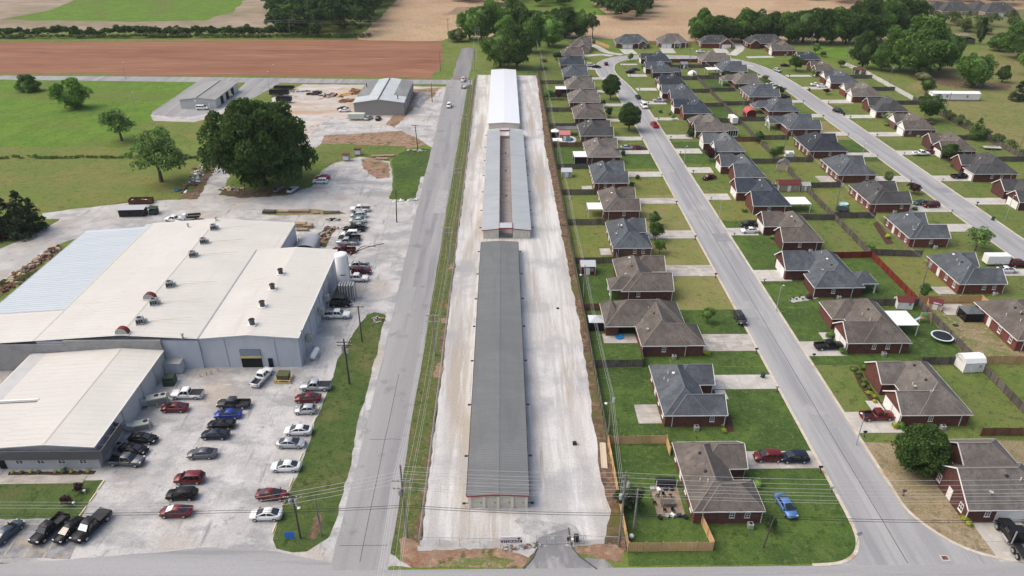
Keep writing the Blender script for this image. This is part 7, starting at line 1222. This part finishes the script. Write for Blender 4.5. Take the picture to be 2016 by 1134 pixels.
KINDS = {  # rx, rz, clumps, clump r, density, leaf size, shape, hollow, trunk h, trunk r, core
 'oak': (16.2, 10.4, 210, 2.9, 3.4, .42, 'round', .55, 8, .9, .55), 'bigA': (8, 7.6, 95, 1.9, 3.6, .34, 'round', .5, 6, .45, .62), 'bigB': (8, 6.6, 80, 2.0, 3.6, .34, 'round', .5, 6, .45, .62), 'mid': (4, 4, 60, 1.1, 7, .23, 'round', .5, 3.2, .24, .62), 'oval': (4, 4.8, 120, 1.0, 10, .2, 'egg', .7, 2.4, .24, .6),
 'loose': (8, 5.6, 80, 1.5, 2.6, .32, 'dome', .3, 6.5, .42, 0), 'loosesmall': (4, 2.8, 44, .9, 4.4, .22, 'dome', .3, 2.6, .18, 0), 'cone': (3, 5, 70, .95, 8, .2, 'cone', .4, 1.5, .25, 0), 'small': (1.6, 1.5, 34, .5, 16, .13, 'round', .5, 1.2, .08, .6), 'bushA': (.7, .62, 18, .26, 40, .075, 'dome', .5, .2, .03, .7), 'bushB': (.7, .5, 14, .26, 36, .08, 'dome', .5, .2, .03, .7)}
def tree(kind, pos, w, h, lf, label, group=None, name='tree', cat='tree', z0=None, trunk=True, seed=None):
    """w crown width, h overall height; z0 height of the crown's underside"""
    rx, rz, nc, cr, de, sz, sh, ho, th, tr, core = KINDS[kind]; s = seed if seed is not None else abs(int(pos[0] * 3 + pos[1] * 7)) % 3
    t = thing(name, label, cat, (*pos, 0), random.Random(pos[0]).random() * 6.28, group); z0 = z0 if z0 is not None else h * .16; fz = (h - z0) / 2
    cm = crown_mesh((kind, s), s * 17 + len(kind), rx, rz, nc, cr, de, sz, sh, ho); k = w / 2 / (rx * (1.02 if sh in ('egg', 'cone') else .93))
    link('crown', cm, t, (0, 0, z0 + fz * (.8 if sh == 'dome' else 1)), m=LF[lf], scale=(k, k, fz / rz * (1.12 if sh == 'dome' else 1)))
    if core: link('inner_foliage', core_mesh(), t, (0, 0, z0 + fz), m=LF[lf], scale=(w / 2 * core, w / 2 * core, fz * core))
    if trunk: link('trunk', trunk_mesh((kind, s), th, tr, rx * .7, 6, s), t, scale=(k, k, max(.2, (z0 + fz * .7) / th)))
    return t
tree('oak', (-75.49, 219.28), 32.5, 27.5, 'oak', 'huge dense oak towering over the gravel yard', z0=-2.4)
tree('loose', (-108.91, 222.36), 19.5, 18, 'loose', 'open crowned light green tree with visible trunk on the mown lawn', z0=1.6); tree('loose', (-140.63, 265.01), 15, 12.8, 'loose', 'spreading tree with dark trunk at the pasture fence line', z0=1.8, seed=1); tree('bigB', (-180.49, 309.66), 14, 13.4, 'light', 'bushy bright green tree in the pasture', z0=-2.4); tree('bigA', (-214.85, 338.17), 11.4, 7.6, 'mid', 'low rounded thicket in the pasture on the left', z0=-2.4, trunk=False)
for i, (p, w, h, l) in enumerate((((-128.97, 182.72), 9, 12.5, 'tallest cedar of the dark clump at the left'), ((-133.78, 182.78), 9, 11, 'left cedar of the dark clump at the left edge'), ((-128.18, 186.02), 6.5, 9, 'right cedar of the dark clump at the left'), ((-136.90, 180.24), 9, 11, 'outermost cedar cut by the left picture edge'))): tree('cone', p, w, h, 'cedar', l, 'dark cedars at the left edge', z0=-.6, trunk=False, seed=i % 3)
# single trees among the houses
tree('small', (43.78, 134.97), 3.6, 3.8, 'mid', 'small round tree on the third lawn left of the street', z0=.9, name='small_tree'); tree('oval', (66.61, 89.17), 8.4, 9, 'oak', 'large dark round tree on the tan corner lawn', z0=.2); tree('loosesmall', (121.82, 169.71), 9, 6.8, 'loose', 'open light green tree beside the far right street', z0=1.0); tree('oval', (48.15, 275.30), 9.2, 10.6, 'oak', 'nearer of two egg shaped dark trees left of the street', z0=1.2); tree('oval', (47.02, 320.85), 8.2, 11, 'oak', 'farther of two egg shaped dark trees left of the street', z0=1.2)
SM = [('small', (70.53, 239.52), 4.4, 5.2, 'purple', 'dark purple tree by the eighth house right of the street'), ('small', (125.19, 209.14), 4.4, 4, 'purple', 'dark purple tree behind the parked slate sedan'), ('small', (121.52, 217.78), 3.6, 4.2, 'olive', 'small green tree beside the purple tree near the far street'), ('small', (41.33, 186.35), 4.2, 4.4, 'oak', 'dark tree at the fifth house front, farthest of three'), ('small', (40.22, 177.14), 4.6, 5.4, 'oak', 'dark tree at the fifth house front, middle of three'), ('small', (39.90, 168.92), 3.8, 4.8, 'mid', 'tree at the fifth house front, nearest of three'), ('small', (93.08, 259.78), 4.4, 4.4, 'dark', 'dark round bush tree at the back fence'), ('mid', (93.92, 242.38), 5, 4.8, 'mid', 'green tree leaning over the back fence corner'), ('mid', (152.23, 239.57), 6.6, 6, 'oak', 'dense tree on the second lawn right of the far street'), ('mid', (147.10, 374.45), 8.4, 8.4, 'oak', 'round tree by the drive at the loop bend'), ('small', (67.24, 397.92), 3.4, 4.6, 'mid', 'lollipop tree inside the loop bend'), ('mid', (123.95, 328.64), 5.4, 4.2, 'dark', 'dark leafy tree at the kerb left of the far street'), ('small', (144.89, 328.39), 3.4, 3.2, 'purple', 'purple shrub beside the two white cars'), ('small', (150.95, 361.33), 3, 4.2, 'light', 'pale green tree beside the far drive'), ('small', (125.09, 353.36), 4, 3, 'olive', 'olive shrub beside a far white sedan'), ('small', (108.37, 361.84), 5, 3.4, 'dark', 'dark shrub at the back of a loop garden'), ('mid', (18.79, 81.79), 4.8, 4.6, 'cedar', 'dark conifer beside the tall front pole'), ('small', (38.69, 77.13), 2.4, 2.8, 'dark', 'dark tree beside the corner house and leaning pole'), ('small', (95.73, 144.71), 3, 4.4, 'mid', 'leafy vine tree on the red fence corner'), ('small', (94.84, 170.63), 3.0, 2.2, 'light', 'bright climbing bush at the fence junction'), ('small', (19.45, 321.18), 4.8, 4.4, 'mid', 'green tree by the yard fence, near the purple tree'), ('small', (24.34, 321.12), 4.8, 4.4, 'purple', 'dark purple tree behind the eleventh house beside the yard'), ('small', (42.75, 292.59), 3.2, 4.6, 'dark', 'dark shrub tree beside the ninth front lawn'), ('small', (41.89, 307.77), 2.8, 3.6, 'dark', 'dark shrub at the tenth house corner'), ('cone', (71.10, 267.98), 2.4, 5.4, 'dark', 'right dark cypress beside a brown house'), ('cone', (69.49, 266.75), 2.4, 5.4, 'dark', 'left dark cypress beside a brown house'), ('small', (72.67, 281.00), 3.6, 4, 'dark', 'dark shrub above the two cypresses'), ('cone', (174.64, 262.41), 6, 8, 'mid', 'conical green tree at the meadow fence'), ('small', (152.81, 285.55), 5, 4.6, 'pale', 'pale bush beside a house right of the far street'), ('small', (167.54, 282.59), 4.6, 3.4, 'pale', 'pale blossoming bush behind the far right houses'), ('mid', (189.73, 328.74), 7, 7.6, 'oak', 'dark tree left of the white mobile home'), ('bigB', (169.27, 286.76), 11, 11.5, 'oak', 'big dark tree in front of the mobile home'), ('small', (173.55, 383.33), 5, 4, 'olive', 'olive bush at the white fence'), ('small', (173.34, 408.16), 4.6, 3.4, 'olive', 'olive bush in the last garden on the right'), ('mid', (171.45, 413.49), 5, 6.4, 'light', 'light green tree beside the last right hand pole'), ('small', (28.47, 402.17), 6.6, 4.4, 'dark', 'dark spreading bush by the fourteenth house'), ('small', (68.02, 289.41), 2.2, 2.2, 'mid', 'clipped green bush beside a far drive'), ('small', (149.25, 221.97), 2.6, 1.6, 'dark', 'dark low bush by the white garage')]
for k, p, w, h, lf, l in SM: tree(k, p, w, h, lf, l, 'garden trees', 'garden_tree', z0=.3 if h < 6 else .8)
# bigger trees beyond the gardens
BG = [('bigA', (205.14, 367.11), 31, 27, 'mid', 'largest broad tree of the group right of the gardens', 0), ('bigA', (197.66, 371.61), 20, 24, 'mid', 'tall tree left of the largest broad tree', 1), ('bigB', (219.15, 373.58), 18, 22, 'mid', 'tall tree right of the largest broad tree', 2), ('bigA', (183.51, 380.87), 13.5, 18, 'oak', 'narrow dark tree at the left of the right hand group', 0), ('bigA', (189.77, 373.94), 12, 13, 'mid', 'shorter round tree below the right hand group', 2), ('bigB', (216.75, 340.45), 17, 17, 'mid', 'round tree alone behind the white mobile home', 1), ('mid', (236.93, 349.99), 7.4, 8, 'oak', 'small round tree in the right meadow', 0), ('cone', (223.65, 317.02), 7, 8.5, 'cedar', 'dark conical tree near the right picture edge', 1), ('bigA', (276.16, 401.72), 20, 22, 'mid', 'tall tree at the right picture edge', 1), ('bigB', (258.75, 362.15), 14, 16, 'light', 'light green tree cut by the right picture edge', 0), ('bigB', (314.58, 462.46), 14, 10, 'light', 'light tree behind the barn on the right', 2), ('loose', (299.07, 476.23), 14, 9, 'olive', 'thin olive tree above the barn', 0), ('loose', (292.78, 483.37), 14, 9, 'olive', 'thin olive tree left above the barn', 1), ('bigA', (277.83, 440.74), 5, 15, 'dark', 'slim dark tree right of the barn', 0), ('bigB', (201.55, 354.48), 8, 4, 'pale', 'low pale thicket under the largest broad tree', 1), ('bigA', (278.76, 423.20), 14, 10, 'mid', 'low tree at the edge of the right meadow', 2), ('bigA', (235.56, 394.64), 12, 16, 'mid', 'tree standing left of the barn', 1)]
for k, p, w, h, lf, l, s in BG: tree(k, p, w, h, lf, l, 'big trees right of the gardens', z0=-.07 * h, seed=s)
tx = [1378, 1404, 1432, 1462, 1492, 1522, 1552, 1580, 1608, 1636, 1664, 1692, 1722, 1752, 1785]
for i, x in enumerate(tx):
    h = [19, 17, 16.5, 18.5, 20, 17, 18, 21, 22, 20, 23, 25, 27, 28, 24][i]
    tree('bigA' if i % 2 else 'bigB', [(117.25, 451.94), (125.10, 451.84), (133.14, 450.18), (142.62, 451.63), (151.68, 451.52), (160.75, 451.41), (168.74, 448.19), (177.15, 448.09), (184.97, 446.45), (192.75, 444.81), (201.10, 444.71), (210.77, 447.68), (221.16, 450.68), (233.16, 456.91), (248.01, 466.59)][i], 18 + (i * 7 % 5), h, 'oak' if i % 3 else 'mid', f'dark tree in the row behind the loop houses, {ordn(i)} from the left', 'tree row behind the loop', z0=-.08 * h, seed=i % 3)
CT = [((-19.84, 459.96), 13, 17, 'light', 'light tree left of the dead end trees'), ((-12.65, 453.51), 15, 21, 'mid', 'tree second from left above the dead end road'), ((-4.57, 463.02), 15, 22, 'light', 'tall light tree above the dead end road'), ((2.87, 426.54), 14, 17, 'light', 'light green tree in front of the dead end group'), ((-1.35, 385.44), 17, 18, 'mid', 'large tree directly behind the white storage roof, left'), ((7.18, 380.69), 18, 19, 'oak', 'large dark tree directly behind the white storage roof, right'), ((15.54, 420.82), 15, 19, 'mid', 'tree behind the back right corner of the yard'), ((18.65, 466.03), 18, 17, 'oak', 'dark tree in the middle of the clump behind the yard'), ((26.38, 437.79), 15, 17, 'light', 'bright tree left of the last house by the yard'), ((37.86, 465.80), 16, 16, 'oak', 'dark tree behind the last house by the yard'), ((46.54, 465.69), 15, 16, 'mid', 'tree behind the tan brick gable house'), ((7.07, 479.76), 17, 19, 'mid', 'tree at the back of the clump behind the yard'), ((31.88, 479.46), 14, 14, 'oak', 'dark tree at the back right of the clump'), ((-27.15, 453.68), 10, 8, 'olive', 'low bush at the end of the dead end road'), ((-7.95, 423.87), 9, 9, 'olive', 'low olive bush right of the dead end road')]
for i, (p, w, h, lf, l) in enumerate(CT): tree('bigA' if i % 2 else 'bigB', p, w * 1.12, h * (1.0 if h < 10 else 1.12), lf, l, 'tree clump behind the storage yard', z0=-.1 * h, seed=i % 3)
tree('loose', (54.24, 462.31), 9, 16, 'olive', 'sparse tree at the right end of the clump', z0=4, seed=2)
# far woods, one mass each
def woods(label, pts, w, h, lf, dens=1.3, seed=1, name='woodland', size=.75):
    g = np.random.default_rng(seed); Cs, Ns = [], []
    for (x, y) in pts:
        ww, hh = w * g.uniform(.75, 1.25), h * g.uniform(.75, 1.2); C, N_ = crown_pts(g, ww / 2, hh * .5, 16, ww * .17, dens, 'round', .5); C[:, 2] += hh * .5; Cs.append(C + np.array([x, y, 0])); Ns.append(N_)
    C, N_ = np.concatenate(Cs), np.concatenate(Ns); k = C[:, 2] > -.2; return tag(link(name, quads_mesh(name, leaves(g, C[k], N_[k], size), LF[lf])), label, 'woodland', kind='stuff')
def fill(poly, step, seed):
    r = random.Random(seed); xs = [p[0] for p in poly]; ys_ = [p[1] for p in poly]; out = []
    def ins(x, y):
        c = False
        for (x1, y1), (x2, y2) in zip(poly, poly[1:] + poly[:1]):
            if (y1 > y) != (y2 > y) and x < (x2 - x1) * (y - y1) / (y2 - y1) + x1: c = not c
        return c
    y = min(ys_)
    while y < max(ys_):
        x = min(xs)
        while x < max(xs):
            p = (x + r.uniform(-.4, .4) * step, y + r.uniform(-.4, .4) * step)
            if ins(*p): out.append(p)
            x += step
        y += step
    return out
woods('dark woodland beyond the ploughed field', fill([(-141.85, 471.30), (-120.79, 467.72), (-100.65, 467.47), (-88.83, 470.66), (-87.68, 502.69), (-85.45, 570.66), (-83.26, 645.66), (-80, 800), (-190, 800), (-175.42, 576.56)], 11, 1), 14, 21, 'wood', seed=2)
woods('lighter trees in the edge of the dark woodland', fill([(-137.61, 485.02), (-103.53, 474.21), (-90.58, 480.94), (-88.73, 498.95), (-100.65, 510.51), (-137.11, 522.87)], 16, 2), 11, 17, 'mid', seed=3)
woods('hedgerow along the far side of the ploughed field', [(x, 474 + 2.5 * math.sin(x * .13) - max(0, (-200 - x)) * .02) for x in np.arange(-330, -112, 3.6)], 7.5, 6.0, 'oak', 2.4, 4, 'hedgerow', .5)
woods('low growth along the hedgerow foot', [(x, 468 - max(0, (-200 - x)) * .02) for x in np.arange(-330, -80, 4.0)], 5, 2.6, 'olive', 2.4, 5, 'hedgerow', .4)
woods('copse in the tan field', fill([(71.30, 541.38), (85.40, 528.41), (101.81, 532.41), (115.41, 598.29), (130.94, 723.60), (75.93, 688.54), (66.91, 583.49)], 12, 5), 15, 17, 'wood', seed=6); woods('trees at the top edge beyond the clay field', fill([(-41.45, 610.87), (4.05, 589.30), (15.84, 599.50), (45.22, 573.90), (60.99, 724.45), (-50.93, 725.80)], 13, 6), 14, 14, 'oak', seed=7)
woods('far woods at the top right', fill([(250, 600), (300, 585), (420, 590), (430, 720), (180, 720)], 16, 7), 16, 17, 'oak', 1.1, 8); woods('distant woods beyond the tan field', fill([(-60, 830), (620, 800), (620, 900), (-60, 900)], 24, 8), 24, 18, 'wood', .8, 9, size=1.2)
woods('weedy scrub along the left stone bank', [(x, y) for x, y in [(-112 - i * 2.2 + rnd.uniform(-1, 1), 160 - i * 2.0) for i in range(14)]], 2.6, 1.4, 'olive', 7, 10, 'scrub', .16); woods('scrub hedge along the far right meadow fence', [(180 + rnd.uniform(-1.5, 1.5), 240 + i * 4) for i in range(14)], 5, 3.4, 'olive', 4, 11, 'scrub', .26)
woods('scrub along the pasture fence line', [(x, 246 + rnd.uniform(-1, 1)) for x in np.arange(-190, -100, 1.7)], 2.0, .8, 'mid', 9, 12, 'scrub', .2)
# shrubs in beds
def bush(p, w, h, lf, label, kind='bushA'): tree(kind, p, w, h, lf, label, 'shrubs beside the houses', 'shrub', 'shrub', z0=-.1, trunk=False)
for i in range(9): bush((67.9 + .5 * (i % 2) + .05 * i, 107.2 + i * 1.25), 1.0 + .25 * (i % 3), .8 + .15 * (i % 2), 'lime' if i in (0, 1, 2) else 'mid', f'shrub in the bed at the second right hand house, {ordn(i)} from the drive')
for p, w, h, l, n in (((68.39, 129.21), 2.0, 1.6, 'mid', 'round green shrub beside the black pickup driveway, house side'), ((68.49, 123.15), 2.0, 1.5, 'mid', 'round green shrub right of the black pickup'), ((70.80, 140.02), 1.7, 1.5, 'mid', 'round green shrub at the far end of the third bed'), ((70.29, 117.46), 2.0, 1.6, 'mid', 'round green shrub at the far corner of the second house'), ((68.41, 100.04), 1.6, 1.2, 'lime', 'lime shrub left of the red pickup garage'), ((69.30, 100.03), 1.9, 1.5, 'mid', 'green shrub by the big dark tree and red garage'), ((40.88, 123.11), 1.8, 1.2, 'lime', 'lime shrub beside the third drive left of the street'), ((38.16, 100.96), 1.0, .8, 'lime', 'upper lime shrub beside the second house front'), ((38.09, 99.32), 1.3, .8, 'lime', 'lower lime shrub beside the second house front'), ((70.48, 87.38), 1.9, 1.4, 'lime', 'lime shrub below the dark tree at the corner house'), ((69.33, 84.60), 1.3, 1.2, 'lime', 'lime shrub in the middle of the corner house bed'), ((68.70, 78.53), 1.6, 1.3, 'lime', 'lime shrub at the garage end of the corner house bed'), ((68.80, 77.74), 1.2, .9, 'lime', 'small lime shrub nearest the corner driveway'), ((39.82, 86.06), 2.2, 1.4, 'light', 'light green shrub at the nearest garage'), ((69.85, 145.49), 2.0, 1.2, 'purple', 'dark red shrub in the white gravel bed'), ((70.62, 157.41), 1.0, 2.2, 'dark', 'narrow dark shrub at the fourth garage'), ((69.58, 162.85), .9, 1.8, 'dark', 'narrow dark shrub beyond the fourth garage'), ((72.09, 177.71), 2.2, 1.2, 'mid', 'clipped hedge beside the fifth right hand house'), ((69.75, 196.02), 2, 1.2, 'mid', 'shrub bed at the sixth right hand house'), ((107.72, 187.27), 3.0, 1.8, 'olive', 'olive shrub mass behind the third house of the far row'), ((103.00, 177.98), 1.8, 1.2, 'lime', 'lime shrub mass behind the third house of the far row'), ((114.02, 172.52), 2.0, 1.6, 'mid', 'shrub at the side wall of the third far row house'), ((111.20, 172.25), 1.6, 1.2, 'olive', 'smaller shrub at the side wall of third far row house'), ((43.06, 223.25), 1.8, 1.4, 'dark', 'dark shrub at the seventh house front'), ((40.29, 217.00), 1.8, 1.4, 'dark', 'dark shrub at the seventh house corner'), ((41.62, 246.22), 1.8, 2.2, 'dark', 'dark shrub at the eighth house corner'), ((64.88, 299.74), 2, 1.6, 'mid', 'clipped shrub below the silver pickup, left'), ((68.05, 296.70), 2, 1.6, 'mid', 'clipped shrub below the silver pickup, right'), ((72.97, 362.27), 3, 3, 'mid', 'leafy shrub at the thirteenth right hand house'), ((72.13, 382.22), 3, 2.4, 'mid', 'leafy shrub above the slate car drive'), ((119.44, 196.54), 1.8, 1.3, 'mid', 'round shrub below the maroon suv'), ((149.98, 232.47), 2.0, 1.6, 'dark', 'dark shrub in the curved bed on the right'), ((149.68, 280.07), 2.4, 1.6, 'mid', 'green shrub beside the pale bush on the right')): bush(p, w, h, l, n, 'bushA' if w > 1.5 else 'bushB')
for i, x in enumerate((-79.8, -78.3, -76.9, -75.6, -72.9, -71.6, -70.3, -69.0, -67.6)): bush((x, 90.6), .8 + .5 * (i == 5), .5 + .4 * (i == 5), 'mid' if i % 2 else 'lime', f'low shrub in the office front bed, {ordn(i)} from the left', 'bushB')
for i, p in enumerate(((65.49, 145.07), (66.43, 145.76), (66.89, 145.06), (67.92, 145.98), (68.28, 145.04))): bush(p, .6, .45, 'dark', f'small dark shrub in the white gravel bed, {ordn(i)} from the left', 'bushB')
tree('small', (-66.86, 86.24), 1.9, 1.7, 'purple', 'young bare brown shrub on the front lawn, nearer the office', 'front lawn shrubs', 'shrub', 'shrub', z0=.2, trunk=True); tree('small', (-67.29, 83.67), 1.9, 1.7, 'purple', 'young bare brown shrub on the front lawn, nearer the road', 'front lawn shrubs', 'shrub', 'shrub', z0=.2, trunk=True)

woods('tangle of trees between the barn and the two far houses', fill([(256, 490), (330, 492), (372, 505), (370, 520), (300, 520), (262, 522)], 11, 21), 9, 8.5, 'olive', 2.2, 22, 'scrub_trees', .4)
woods('green trees at the far right picture corner', fill([(318, 440), (372, 440), (380, 500), (345, 488)], 12, 23), 12, 13, 'mid', 2.0, 24, 'scrub_trees', .4)

# ------------------------------------------------------------------ thin summer haze in the air
hz = MB().box(-2600, 2600, -700, 4100, -1.2, 92).build('haze', None); tag(hz, 'thin pale haze over the whole place', 'haze', kind='stuff')
hm = bpy.data.materials.new('haze_air'); hm.use_nodes = True; hn = hm.node_tree; hn.nodes.clear(); ho = hn.nodes.new('ShaderNodeOutputMaterial'); hv = hn.nodes.new('ShaderNodeVolumePrincipled')
hv.inputs['Color'].default_value = (.86, .9, .95, 1); hv.inputs['Density'].default_value = .00006; hn.links.new(hv.outputs[0], ho.inputs['Volume']); hz.data.materials.append(hm)
